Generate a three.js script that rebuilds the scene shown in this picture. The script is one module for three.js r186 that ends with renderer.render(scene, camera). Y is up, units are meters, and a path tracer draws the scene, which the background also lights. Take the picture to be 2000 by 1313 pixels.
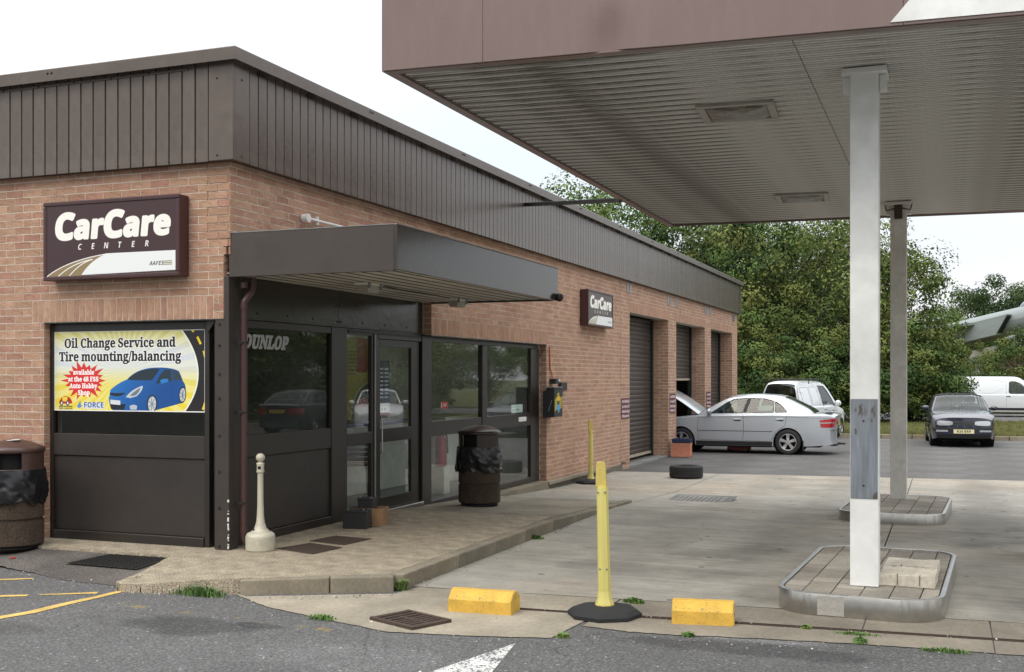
import * as THREE from 'three';
import { RoundedBoxGeometry } from 'three/addons/geometries/RoundedBoxGeometry.js';
import { mergeGeometries, toCreasedNormals } from 'three/addons/utils/BufferGeometryUtils.js';
import { TessellateModifier } from 'three/addons/modifiers/TessellateModifier.js';

// ---------------------------------------------------------------- camera, sky, sun, exposure
const scene = new THREE.Scene();
const F = 2200, VPX = 1850, YH = 737, HC = 1.75;             // focal length, vanishing point, horizon (photo pixels), eye height
const TH = Math.atan((VPX - 1000) / F);
const camera = new THREE.PerspectiveCamera(2 * Math.atan(1313 / 2 / F) * 180 / Math.PI, 2000 / 1313, 0.1, 2000);
camera.position.set(0, HC, 0);
camera.rotation.y = TH;
camera.setViewOffset(2000, 1313, 0, 1313 / 2 - YH, 2000, 1313);
scene.add(camera);

// ---- seeded random numbers and tileable noise
function rng(seed) { let a = seed >>> 0; return () => { a = (a + 0x6D2B79F5) | 0; let t = Math.imul(a ^ (a >>> 15), 1 | a); t = (t + Math.imul(t ^ (t >>> 7), 61 | t)) ^ t; return ((t ^ (t >>> 14)) >>> 0) / 4294967296; }; }
const hash = (x, y, s) => { let h = Math.imul(x, 374761393) ^ Math.imul(y, 668265263) ^ Math.imul(s, 2147483647 ^ 91138233); h = Math.imul(h ^ (h >>> 13), 1274126177); return ((h ^ (h >>> 16)) >>> 0) / 4294967296; };
function vnoise(x, y, p, q, s) {                                // value noise, period p x q
  const xi = Math.floor(x), yi = Math.floor(y); let fx = x - xi, fy = y - yi;
  fx = fx * fx * (3 - 2 * fx); fy = fy * fy * (3 - 2 * fy);
  const x0 = ((xi % p) + p) % p, x1 = (x0 + 1) % p, y0 = ((yi % q) + q) % q, y1 = (y0 + 1) % q;
  const a = hash(x0, y0, s), b = hash(x1, y0, s), c = hash(x0, y1, s), d = hash(x1, y1, s);
  return a + (b - a) * fx + (c - a) * fy + (a - b - c + d) * fx * fy;
}
function fbm(u, v, p, oct, s, q = p) { let a = 0.5, r = 0, t = 0; for (let o = 0; o < oct; o++) { r += a * vnoise(u * p, v * q, p, q, s + o * 17); t += a; a *= 0.5; p *= 2; q *= 2; } return r / t; }
// fbm read from a table made once per seed (much quicker for large textures)
const tables = new Map();
function tfbm(u, v, p, oct, s, q = p) {
  const key = s % 5; let t = tables.get(key);
  if (!t) { t = new Float32Array(512 * 512); for (let j = 0; j < 512; j++) for (let i = 0; i < 512; i++) t[j * 512 + i] = fbm(i / 512, j / 512, 32, 4, 900 + key * 7); tables.set(key, t); }
  let r = 0, a = 0.5, w = 0;                                      // 32 cells per table period; the table itself holds four octaves
  let x = u * p / 32, y = v * q / 32; x += s * 0.137; y += s * 0.071;
  for (let o = 0; o < (oct > 4 ? 2 : 1); o++) {
    let fx = (x - Math.floor(x)) * 512, fy = (y - Math.floor(y)) * 512; const i = fx | 0, j = fy | 0; fx -= i; fy -= j; const i1 = (i + 1) & 511, j1 = (j + 1) & 511;
    const A = t[j * 512 + i], B = t[j * 512 + i1], C = t[j1 * 512 + i], D = t[j1 * 512 + i1];
    r += a * (A + (B - A) * fx + (C - A) * fy + (A - B - C + D) * fx * fy); w += a; a *= 0.12; x *= 16; y *= 16;
  }
  return r / w;
}
const cl = (x, a = 0, b = 1) => x < a ? a : x > b ? b : x;
const sstep = (a, b, x) => { const t = cl((x - a) / (b - a)); return t * t * (3 - 2 * t); };
const mix = (a, b, t) => a + (b - a) * t;

// ---- overcast sky: brighter overhead than at the horizon, loose cloud with faint blue thin spots
{
  const W = 768, H = 384, d = new Float32Array(W * H * 4);
  for (let j = 0; j < H; j++) {
    const el = ((j + 0.5) / H - 0.5) * Math.PI, se = Math.max(0, Math.sin(el));
    for (let i = 0; i < W; i++) {
      const u = i / W, v = j / H;
      const n = fbm(u, v, 10, 5, 5, 14), m = fbm(u, v, 5, 4, 71, 8);
      const thin = sstep(0.50, 0.68, n * 0.65 + m * 0.35);
      const L = 0.86 * (1 + 2.5 * Math.pow(se, 1.7)) * (0.84 + 0.30 * m);
      const k = (j * W + i) * 4;
      d[k] = L * mix(1.0, 0.82, thin); d[k + 1] = L * mix(1.01, 0.905, thin); d[k + 2] = L * mix(1.025, 0.98, thin); d[k + 3] = 1;
    }
  }
  const sky = new THREE.DataTexture(d, W, H, THREE.RGBAFormat, THREE.FloatType);
  sky.mapping = THREE.EquirectangularReflectionMapping; sky.magFilter = THREE.LinearFilter; sky.minFilter = THREE.LinearFilter; sky.wrapS = THREE.RepeatWrapping; sky.needsUpdate = true;
  scene.background = sky; scene.environment = sky;
}
const sun = new THREE.DirectionalLight(0xfff3e2, 1.0);
sun.position.set(-14, 40, 22); sun.target.position.set(-3, 0, -14);
sun.castShadow = true; sun.shadow.radius = 50; sun.shadow.mapSize.set(2048, 2048);
Object.assign(sun.shadow.camera, { left: -40, right: 40, top: 40, bottom: -40, near: 1, far: 140 });
scene.add(sun, sun.target);
const renderer = new THREE.WebGLRenderer({ antialias: true });
renderer.setSize(1024, 672);
renderer.shadowMap.enabled = true;
renderer.toneMapping = THREE.LinearToneMapping;
renderer.toneMappingExposure = 1.10;

// ---------------------------------------------------------------- helpers
const V = (x, y, z) => new THREE.Vector3(x, y, z);
const CS = Math.cos(TH), SN = Math.sin(TH);
const ray = (px, py) => { const u = (px - 1000) / F; return V(-SN + u * CS, (YH - py) / F, -CS - u * SN); };
const onY = (px, py, y = 0) => { const r = ray(px, py), t = (y - HC) / r.y; return V(r.x * t, y, r.z * t); };     // where a photo pixel meets a level plane
const onX = (px, py, x) => { const r = ray(px, py), t = x / r.x; return V(x, HC + r.y * t, r.z * t); };
const groundY = z => z > -14.5 ? 0 : z < -18.5 ? -0.15 : -0.15 * (-14.5 - z) / 4;                               // the yard falls a little towards the back
const pavementY = z => z > -12 ? 0.125 : z > -15.4 ? 0.125 * (z + 15.4) / 3.4 : groundY(z);
const onGround = (px, py) => { let y = 0, p; for (let i = 0; i < 40; i++) { p = onY(px, py, y); y = groundY(p.z); } return onY(px, py, y); };
const taken = new Map();
function numbered(n) { const k = taken.get(n) || 0; taken.set(n, k + 1); return k ? n + '_' + String(k).padStart(3, '0') : n; }
function mesh(name, geo, m, parent) {
  const o = new THREE.Mesh(Array.isArray(geo) ? (geo.length > 1 ? merge(geo) : geo[0]) : geo, m); o.name = parent && parent !== scene ? name : numbered(name);
  o.castShadow = o.receiveShadow = true; (parent || scene).add(o); return o;
}
function merge(list) { return mergeGeometries(list.map(g => { const h = g.index ? g.toNonIndexed() : g.clone(); for (const k of Object.keys(h.attributes)) if (!['position', 'normal', 'uv', 'color'].includes(k)) h.deleteAttribute(k); return h; })); }
function tag(o, label, category, group) { o.userData.label = label; o.userData.category = category; if (group) o.userData.group = group; return o; }
function thing(name, label, category, pos = [0, 0, 0], turn = 0, group) { const o = new THREE.Group(); o.name = numbered(name); o.position.set(...pos); o.rotation.y = turn; scene.add(o); return tag(o, label, category, group); }
function part(name, parent) { const o = new THREE.Group(); o.name = name; parent.add(o); return o; }
function structure(o) { o.userData.kind = 'structure'; return o; }
function stuff(o) { o.userData.kind = 'stuff'; return o; }
// box from corner to corner, with a small chamfer when r > 0; uv in metres
function bx(x0, x1, y0, y1, z0, z1, r = 0) {
  if (x0 > x1) [x0, x1] = [x1, x0]; if (y0 > y1) [y0, y1] = [y1, y0]; if (z0 > z1) [z0, z1] = [z1, z0];
  const w = x1 - x0, h = y1 - y0, d = z1 - z0;
  const g = r > 0 ? new RoundedBoxGeometry(w, h, d, 1, Math.min(r, w / 2.2, h / 2.2, d / 2.2)) : new THREE.BoxGeometry(w, h, d);
  g.translate((x0 + x1) / 2, (y0 + y1) / 2, (z0 + z1) / 2); return metreUV(g);
}
function metreUV(g, s = 1) {                                     // uv in metres from the dominant direction of each normal
  const h = g.index ? g.toNonIndexed() : g, p = h.attributes.position, n = h.attributes.normal, uv = new Float32Array(p.count * 2);
  for (let i = 0; i < p.count; i += 3) {
    let ax = 0, ay = 0, az = 0; for (let k = 0; k < 3; k++) { ax += Math.abs(n.getX(i + k)); ay += Math.abs(n.getY(i + k)); az += Math.abs(n.getZ(i + k)); }
    for (let k = 0; k < 3; k++) { const x = p.getX(i + k), y = p.getY(i + k), z = p.getZ(i + k); const a = ay > ax && ay > az ? [x, z] : ax > az ? [z, y] : [x, y]; uv[(i + k) * 2] = a[0] * s; uv[(i + k) * 2 + 1] = a[1] * s; }
  }
  h.setAttribute('uv', new THREE.BufferAttribute(uv, 2)); return h;
}
function tube(pts, r, seg = 8, closed = false, n) { return new THREE.TubeGeometry(new THREE.CatmullRomCurve3(pts, closed, 'catmullrom', 0.1), n || pts.length * 5, r, seg, closed); }
function rod(a, b, r, seg = 10, r2 = r) { const d = b.clone().sub(a), g = new THREE.CylinderGeometry(r2, r, d.length(), seg); g.translate(0, d.length() / 2, 0); g.applyQuaternion(new THREE.Quaternion().setFromUnitVectors(V(0, 1, 0), d.normalize())); g.translate(a.x, a.y, a.z); return g; }
function lathe(pts, seg = 36) { return new THREE.LatheGeometry(pts.map(p => new THREE.Vector2(p[0], p[1])), seg); }
// flat polygon on the ground; yf gives the height
function sheet(pts, yf, maxEdge = 0) {
  let g = new THREE.ShapeGeometry(new THREE.Shape(pts.map(p => new THREE.Vector2(p[0], -p[1])))).toNonIndexed();
  if (maxEdge) g = new TessellateModifier(maxEdge, 7).modify(g);
  const p = g.attributes.position;
  for (let i = 0; i < p.count; i++) { const x = p.getX(i), z = -p.getY(i); p.setXYZ(i, x, typeof yf === 'number' ? yf : yf(x, z), z); }
  g.computeVertexNormals(); return metreUV(g);
}
function prism(pts, depth, bevel = 0) {                          // extruded outline, x-y outline, depth along +z
  const s = new THREE.Shape(pts.map(p => new THREE.Vector2(p[0], p[1])));
  return metreUV(new THREE.ExtrudeGeometry(s, { depth, bevelEnabled: bevel > 0, bevelSize: bevel, bevelThickness: bevel, bevelSegments: 2, curveSegments: 8 }));
}
const turnY = (g, a) => g.rotateY(a);
// ---- textures
function texture(n, m, fn, srgb = true) {
  const d = new Uint8Array(n * m * 4);
  for (let j = 0; j < m; j++) for (let i = 0; i < n; i++) { const c = fn(i / n, j / m, i, j), k = (j * n + i) * 4; if (typeof c === 'number') { d[k] = d[k + 1] = d[k + 2] = cl(c) * 255; d[k + 3] = 255; } else { d[k] = cl(c[0]) * 255; d[k + 1] = cl(c[1]) * 255; d[k + 2] = cl(c[2]) * 255; d[k + 3] = 255; } }
  const t = new THREE.DataTexture(d, n, m); t.magFilter = THREE.LinearFilter; t.minFilter = THREE.LinearMipmapLinearFilter; t.generateMipmaps = true; t.wrapS = t.wrapT = THREE.RepeatWrapping; if (srgb) t.colorSpace = THREE.SRGBColorSpace; t.needsUpdate = true; return t;
}
function rep(t, sx, sy = sx) { const c = t.clone(); c.repeat.set(sx, sy); c.needsUpdate = true; return c; }
function canvasTexture(w, h, draw) { const c = document.createElement('canvas'); c.width = w; c.height = h; draw(c.getContext('2d'), w, h); const t = new THREE.CanvasTexture(c); t.colorSpace = THREE.SRGBColorSpace; t.anisotropy = 8; return t; }
const S = (hex, o = {}) => new THREE.MeshStandardMaterial({ color: hex, roughness: 0.6, ...o });
const P = (hex, o = {}) => new THREE.MeshPhysicalMaterial({ color: hex, roughness: 0.5, ...o });
const lin = (r, g, b) => new THREE.Color().setRGB(r, g, b);
// ---------------------------------------------------------------- materials
const grainTex = texture(256, 256, (u, v) => 0.78 + 0.22 * (0.6 * fbm(u, v, 16, 4, 3) + 0.4 * hash(u * 256 | 0, v * 256 | 0, 9)), false);
const blotchTex = texture(512, 512, (u, v) => { const a = fbm(u, v, 4, 6, 31), b = fbm(u, v, 24, 4, 37); const k = 0.80 + 0.20 * a + 0.10 * (b - 0.5); return [k, k * 0.995, k * 0.985]; });
const fineBump = texture(256, 256, (u, v) => 0.5 * fbm(u, v, 32, 3, 51) + 0.5 * hash(u * 256 | 0, v * 256 | 0, 53), false);
const brickTex = texture(512, 512, (u, v, i, j) => { const a = fbm(u, v, 6, 5, 11), b = fbm(u, v, 40, 3, 13, 80), s = hash(i, j, 14); const k = 0.80 + 0.20 * a + 0.14 * (b - 0.5) + 0.10 * (s - 0.5); return [k, k * (0.97 + 0.05 * b), k * (0.95 + 0.07 * a)]; });
const brickBump = texture(512, 512, (u, v) => { const w = fbm(u, v, 5, 3, 21, 9) * 1.1, c = Math.abs(((v * 9 + w + u * 1.3) % 1) - 0.5) * 2; const crease = sstep(0.0, 0.10, c) ; return 0.55 * fbm(u, v, 20, 4, 22, 30) + 0.45 * (fbm(u, v, 7, 2, 24) > 0.46 ? crease : 1); }, false);
const mBrick = [];
const brickTones = [[0.510, 0.302, 0.207], [0.530, 0.323, 0.220], [0.485, 0.273, 0.194], [0.545, 0.336, 0.229], [0.500, 0.295, 0.202], [0.465, 0.254, 0.185], [0.520, 0.310, 0.213], [0.500, 0.306, 0.211]];
for (const t of brickTones) mBrick.push(new THREE.MeshStandardMaterial({ color: lin(...t), map: brickTex, bumpMap: brickBump, bumpScale: 0.006, roughness: 0.92 }));
const mBrickMerged = new THREE.MeshStandardMaterial({ vertexColors: true, map: brickTex, bumpMap: brickBump, bumpScale: 0.006, roughness: 0.92 });
const mMortar = new THREE.MeshStandardMaterial({ color: lin(0.78, 0.69, 0.58), map: rep(blotchTex, 0.7), bumpMap: rep(fineBump, 8), bumpScale: 0.002, roughness: 0.95 });
const brown = (k = 1, rough = 0.42, o = {}) => P(0xffffff, { color: lin(0.060 * k, 0.0485 * k, 0.0420 * k), roughness: rough, map: rep(blotchTex, 0.6), roughnessMap: rep(grainTex, 1.3), ...o });
const mFascia = [brown(2.55, 0.33, { metalness: 0.3 }), brown(2.7, 0.35, { metalness: 0.3 }), brown(2.42, 0.31, { metalness: 0.3 })];
const mCap = brown(2.5, 0.4, { metalness: 0.25 });
const mBrownFrame = brown(0.52, 0.40);
const mBrownPanel = brown(0.66, 0.60);
const mBrownGloss = brown(0.62, 0.22, { bumpMap: rep(blotchTex, 0.8), bumpScale: 0.004 });
const mBlackVoid = S(0x0b0a0a, { roughness: 0.9 });
const mPaleSoffit = P(0xffffff, { color: lin(0.78, 0.73, 0.64), roughness: 0.55, map: rep(blotchTex, 0.8) });
const mGlass = P(0xffffff, { color: lin(0.90, 0.95, 0.93), transmission: 1, roughness: 0.012, thickness: 0, ior: 1.8 });
const mGlassDark = P(0xffffff, { color: lin(0.42, 0.45, 0.44), transmission: 1, roughness: 0.015, thickness: 0, ior: 1.52 });
const mCarGlass = P(0xffffff, { color: lin(0.62, 0.78, 0.74), transmission: 1, roughness: 0.01, thickness: 0, ior: 1.5 });
const mMaroon = P(0xffffff, { color: lin(0.075, 0.030, 0.032), roughness: 0.35, map: rep(blotchTex, 1) });
const mPipe = P(0xffffff, { color: lin(0.058, 0.028, 0.026), roughness: 0.4 });
const mWhitePaint = P(0xffffff, { color: lin(0.92, 0.94, 0.94), roughness: 0.5, map: rep(blotchTex, 0.4), bumpMap: rep(fineBump, 3), bumpScale: 0.0008 });
const mGreyPaint = S(0xffffff, { color: lin(0.80, 0.785, 0.745), roughness: 0.6, map: rep(blotchTex, 0.8) });
const mSteel = S(0xffffff, { color: lin(0.52, 0.51, 0.49), metalness: 0.9, roughness: 0.34, map: rep(blotchTex, 1.1), roughnessMap: rep(grainTex, 2) });
const mGalv = S(0xffffff, { color: lin(0.34, 0.35, 0.36), metalness: 0.5, roughness: 0.5, map: rep(blotchTex, 1.4) });
const mDarkMetal = S(0xffffff, { color: lin(0.045, 0.043, 0.042), metalness: 0.4, roughness: 0.55, map: rep(blotchTex, 2) });
const mRust = S(0xffffff, { color: lin(0.075, 0.050, 0.038), roughness: 0.85, map: rep(brickTex, 2.2) });
const mBlackPlastic = P(0x000000, { color: lin(0.018, 0.018, 0.019), roughness: 0.5, bumpMap: rep(fineBump, 6), bumpScale: 0.0006 });
const mRubber = S(0xffffff, { color: lin(0.022, 0.022, 0.024), roughness: 0.78, map: rep(blotchTex, 3), bumpMap: rep(fineBump, 10), bumpScale: 0.001 });
const mBag = P(0x000000, { color: lin(0.010, 0.010, 0.012), roughness: 0.24 });
const mWhitePlastic = P(0xffffff, { color: lin(0.72, 0.72, 0.70), roughness: 0.4 });
const mConcreteTex = texture(768, 768, (u, v, i, j) => { const a = fbm(u, v, 4, 6, 101), b = fbm(u, v, 60, 3, 103), s = hash(i, j, 105); const k = 0.70 + 0.30 * a + 0.14 * (b - 0.5) + 0.09 * (s - 0.5) - (s > 0.992 ? 0.15 : 0); return [k, k * 0.985, k * 0.955]; });
const mConcrete = (r, g, b, o = {}) => S(0xffffff, { color: lin(r, g, b), roughness: 0.93, map: rep(mConcreteTex, 0.7), bumpMap: rep(fineBump, 4), bumpScale: 0.002, ...o });
const mKerb = [mConcrete(0.36, 0.32, 0.25), mConcrete(0.33, 0.30, 0.24), mConcrete(0.38, 0.34, 0.27)];
// exposed-aggregate paving: tan and white stones in a buff matrix, with wetter brown zones and stains
const aggregateTex = texture(768, 768, (u, v, i, j) => {
  const n = 110, x = u * n, y = v * n, xi = Math.floor(x), yi = Math.floor(y); let best = 9, id = 0;
  for (let a = -1; a <= 1; a++) for (let b = -1; b <= 1; b++) { const cx = (xi + a + n) % n, cy = (yi + b + n) % n; const dx = xi + a + hash(cx, cy, 1) - x, dy = yi + b + hash(cx, cy, 2) - y, dd = dx * dx + dy * dy; if (dd < best) { best = dd; id = hash(cx, cy, 3); } }
  const e = sstep(0.45, 0.12, best), st = fbm(u, v, 5, 5, 111);
  const k = mix(0.50, 0.56 + 0.42 * id, e) * (0.80 + 0.34 * st);
  return [k * 1.0, k * (0.93 + 0.04 * id), k * (0.80 + 0.10 * id)];
});
const aggregateBump = texture(512, 512, (u, v) => fbm(u, v, 55, 2, 121), false);
const mAggregate = S(0xffffff, { color: lin(0.72, 0.68, 0.625), map: rep(aggregateTex, 1.7), bumpMap: rep(aggregateBump, 1.7), bumpScale: 0.003, roughness: 0.92 });
// asphalt: dark binder, grey chippings, a few pale stones
function asphaltFn(n, seed, base) { return (u, v, i, j) => { const x = u * n, y = v * n, xi = Math.floor(x), yi = Math.floor(y); let best = 9, id = 0; for (let a = -1; a <= 1; a++) for (let b = -1; b <= 1; b++) { const cx = (xi + a + n) % n, cy = (yi + b + n) % n, dx = xi + a + hash(cx, cy, seed) - x, dy = yi + b + hash(cx, cy, seed + 1) - y, dd = dx * dx + dy * dy; if (dd < best) { best = dd; id = hash(cx, cy, seed + 2); } } const e = sstep(0.40, 0.10, best), big = fbm(u, v, 3, 6, seed + 5); let k = mix(0.36, 0.44 + 0.20 * id + (id > 0.994 ? 0.28 : 0), e) * (0.78 + 0.44 * big) * base; return [k * 1.0, k * 0.995, k * 0.99]; }; }
const asphaltTex = texture(768, 768, asphaltFn(150, 201, 1.0));
const asphaltBump = texture(512, 512, (u, v) => fbm(u, v, 75, 2, 221), false);
const mAsphalt = S(0xffffff, { color: lin(0.53, 0.52, 0.51), map: rep(asphaltTex, 0.55), bumpMap: rep(asphaltBump, 0.55), bumpScale: 0.005, roughness: 0.9 });
const mAsphaltBrown = S(0xffffff, { color: lin(0.52, 0.46, 0.42), map: rep(asphaltTex, 0.75), bumpMap: rep(asphaltBump, 0.75), bumpScale: 0.004, roughness: 0.92 });
// ---------------------------------------------------------------- ground
const strip = (x0, x1, zs, yf) => { const pos = [], idx = []; zs.forEach(z => { for (let i = 0; i <= 8; i++) { const x = mix(x0, x1, i / 8); pos.push(x, yf(z), z); } }); for (let j = 0; j < zs.length - 1; j++) for (let i = 0; i < 8; i++) { const a = j * 9 + i, b = a + 9; idx.push(a, a + 1, b, a + 1, b + 1, b); } const g = new THREE.BufferGeometry(); g.setAttribute('position', new THREE.Float32BufferAttribute(pos, 3)); g.setIndex(idx); g.computeVertexNormals(); return metreUV(g); };
const grassTex = texture(512, 512, (u, v, i, j) => { const a = fbm(u, v, 5, 5, 301), b = hash(i, j, 303), c = fbm(u, v, 60, 2, 305); const k = 0.55 + 0.5 * c + 0.25 * (b - 0.5); return [k * mix(0.42, 0.66, a), k * mix(0.52, 0.60, a), k * 0.26]; });
const mGrassGround = S(0xffffff, { color: lin(0.62, 0.60, 0.55), map: rep(grassTex, 0.35), bumpMap: rep(fineBump, 1.5), bumpScale: 0.04, roughness: 1 });
structure(mesh('ground', new THREE.CircleGeometry(700, 48).rotateX(-Math.PI / 2).translate(0, -0.32, 0), S(0xffffff, { color: lin(0.10, 0.115, 0.05), roughness: 1 })));
structure(mesh('asphalt_yard', strip(-60, 60, [60, -14.5, -18.5, -30, -37.05], z => groundY(z) - 0.014), mAsphalt));
structure(mesh('grass_verge', strip(-70, 70, [-37.17, -40, -52], z => z > -38 ? -0.06 : z > -41 ? -0.05 : -0.10), mGrassGround));
structure(mesh('back_road', strip(-70, 70, [-52.2, -66], () => -0.22), mAsphalt));
structure(mesh('grass_field', strip(-90, 90, [-66.1, -140], () => -0.16), mGrassGround));
for (let x = -24; x < 26; x += 0.92) { const k = structure(mesh('verge_kerb', bx(x, x + 0.90, -0.28, -0.04, -37.19, -37.06, 0.015), mKerb[(Math.abs(Math.round(x * 3))) % 3])); }

// the near asphalt: one large unrepeated surface with worn, oily and patched areas
const nearTex = texture(1600, 800, (u, v, i, j) => {
  const x = -9.5 + u * 12, z = -8.6 + v * 6, n = 800, m = 400;
  const cx0 = u * n, cy0 = v * m, xi = Math.floor(cx0), yi = Math.floor(cy0); let best = 9, id = 0;
  for (let a = -1; a <= 1; a++) for (let b = -1; b <= 1; b++) { const dx = xi + a + hash(xi + a, yi + b, 7) - cx0, dy = yi + b + hash(xi + a, yi + b, 8) - cy0, dd = dx * dx + dy * dy; if (dd < best) { best = dd; id = hash(xi + a, yi + b, 9); } }
  const e = sstep(0.42, 0.12, best), big = tfbm(u, v, 6, 6, 401, 3), mid = tfbm(u, v, 40, 4, 403, 20);
  let k = mix(0.335, 0.40 + 0.17 * id + (id > 0.994 ? 0.26 : 0), e) * (0.84 + 0.26 * big + 0.12 * (mid - 0.5));
  const spot = (px, pz, rx, rz, s) => { const q = Math.hypot((x - px) / rx, (z - pz) / rz) + (mid - 0.5) * 0.9; return s * sstep(1, 0.55, q) * (0.55 + 0.7 * tfbm(u, v, 90, 3, 411, 45)); };
  k *= 1 - spot(-5.05, -6.55, 0.75, 0.33, 0.24) - spot(-4.5, -6.75, 0.30, 0.10, 0.25) - spot(-1.2, -7.3, 0.9, 0.22, 0.22) - spot(-6.2, -6.0, 0.5, 0.3, 0.15);
  k *= 1 + spot(-1.35, -7.62, 0.75, 0.13, 0.30) + spot(-3.4, -6.2, 0.9, 0.4, 0.12);
  k *= 1 - 0.18 * sstep(0.0045, 0.001, Math.abs(tfbm(u, v, 8, 4, 431, 4) - 0.5)) * sstep(0.48, 0.55, big);
  let r = k * 1.0, g = k * 0.995, b = k * 0.992;
  const yel = (q, w, s) => { const t = sstep(w, w * 0.4, q) * sstep(0.52, 0.72, tfbm(u, v, 160, 3, 421, 80)) * s; r = mix(r, 0.70, t); g = mix(g, 0.60, t); b = mix(b, 0.34, t); };
  yel(Math.abs(z + 6.98 + (x + 5.6) * -0.10), 0.06, x > -6.0 && x < -3.9 ? 0.7 : 0); yel(Math.hypot((x + 0.62) / 0.5, (z + 6.6) / 1.6), 0.2, 0.9);
  return [r, g, b];
});
function worldUV(g, x0, z0, w, h) { const p = g.attributes.position, uv = g.attributes.uv; for (let i = 0; i < p.count; i++) uv.setXY(i, (p.getX(i) - x0) / w, (p.getZ(i) - z0) / h); return g; }
const mNear = S(0xffffff, { color: lin(0.62, 0.62, 0.62), map: nearTex, bumpMap: rep(asphaltBump, 12 * 0.55, 6 * 0.55), bumpScale: 0.005, roughness: 0.88 });
structure(mesh('asphalt_lane', worldUV(strip(-9.5, 2.5, [-2.6, -8.6], () => 0), -9.5, -8.6, 12, 6), mNear));

// concrete forecourt
const CDIR = -0.0665;                                            // the forecourt joints run a little askew to the building
const lineThrough = (a, b) => x => a.z + (b.z - a.z) * (x - a.x) / (b.x - a.x);
const jointZ = lineThrough(onY(820, 1148), onY(2000, 1219)), channelZ = lineThrough(onY(1017, 1192), onY(2000, 1255));
const backA = onGround(1228, 922), backB = onGround(2000, 940), backZ = lineThrough(backA, backB);
const concreteTex = texture(1400, 1400, (u, v, i, j) => {
  const x = -6.7 + u * 15, z = -23 + v * 15.5;
  const big = tfbm(u, v, 5, 5, 501), mid = tfbm(u, v, 30, 4, 503), st = tfbm(u + 0.3, v + u * -0.066, 10, 4, 505, 260), s = hash(i, j, 507);
  let k = 0.66 + 0.16 * (big - 0.5) + 0.10 * (mid - 0.5) + 0.11 * (st - 0.5) + 0.05 * (s - 0.5) - (s > 0.9985 ? 0.25 : 0);
  const spot = (px, pz, rx, rz, q) => q * sstep(1, 0.3, Math.hypot((x - px) / rx, (z - pz) / rz) + (mid - 0.5) * 1.2 + (st - 0.5) * 0.5) * (0.6 + 0.6 * st);
  const lane = q => sstep(0.55, 0.1, Math.abs(x - q) + (mid - 0.5) * 0.4);
  k *= 1 - 0.06 * lane(-2.9) - 0.08 * lane(-1.7) - 0.12 * lane(0.5) - spot(-2.0, -11.2, 0.8, 1.0, 0.144) - spot(-2.4, -9.9, 1.0, 0.5, 0.094) - spot(-0.2, -13, 1.2, 0.9, 0.086) - spot(-3.3, -13.5, 0.6, 1.2, 0.072) - spot(1.2, -9.6, 0.9, 1.6, 0.158) - spot(1.4, -12.6, 1.1, 1.9, 0.130) - spot(-1.4, -9.3, 0.4, 0.5, 0.115);
  { const g = 34, X = u * g, Y = v * g, xi = Math.floor(X), yi = Math.floor(Y); for (let a = -1; a <= 1; a++) for (let b = -1; b <= 1; b++) { if (hash(xi + a, yi + b, 21) > 0.42) continue; const q = Math.hypot(xi + a + hash(xi + a, yi + b, 22) - X, yi + b + hash(xi + a, yi + b, 23) - Y), rad = 0.02 + 0.09 * Math.pow(hash(xi + a, yi + b, 24), 3); k *= 1 - 0.38 * sstep(rad, rad * 0.6, q + (mid - 0.5) * 0.05); } }
  k *= 1 - 0.20 * sstep(0.0035, 0.001, Math.abs(tfbm(u, v, 9, 4, 518) - 0.5)) * sstep(0.5, 0.56, big); 
  const warm = sstep(0.45, 0.7, tfbm(u, v, 7, 4, 511)) * 0.03; k *= 0.93 + 0.14 * tfbm(u, v, 120, 4, 515);
  return [k * (1 + warm), k * 0.99, k * (0.955 - warm)];
});
const mForecourt = S(0xffffff, { color: lin(0.80, 0.775, 0.725), map: concreteTex, bumpMap: rep(fineBump, 40), bumpScale: 0.0022, roughness: 0.9 });
const mChannelSlab = mConcrete(0.33, 0.30, 0.25);
const fc = (pts) => worldUV(sheet(pts, (x, z) => groundY(z) + 0.006, 1.4), -6.7, -23, 15, 15.5);
const KX = -4.17;
const J = 0.006;
structure(mesh('forecourt_slab', fc([[KX + J, jointZ(KX) - 0.01], [-0.6 - J, jointZ(-0.6) - 0.01], [-0.6 - J, -14.9], [KX + J, -14.7]]), mForecourt));
structure(mesh('forecourt_slab', fc([[-0.6 + J, jointZ(-0.6) - 0.01], [8, jointZ(8) - 0.01], [8, -15.4], [-0.6 + J, -14.9]]), mForecourt));
structure(mesh('forecourt_slab', fc([[KX + J, -14.715], [-0.6 - J, -14.915], [-0.6 - J, backZ(-0.6)], [KX + J, backZ(KX)]]), mForecourt));
structure(mesh('forecourt_slab', fc([[-0.6 + J, -14.915], [8, -15.415], [8, backZ(8)], [-0.6 + J, backZ(-0.6)]]), mForecourt));
structure(mesh('forecourt_slab', fc([[-6.5, -18.0], [-6.3, -15.4], [KX - J, -15.4], [KX - J, backZ(KX)], [-6.2, backZ(-6.2)], [-6.5, -21.9]]), mForecourt));
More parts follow.
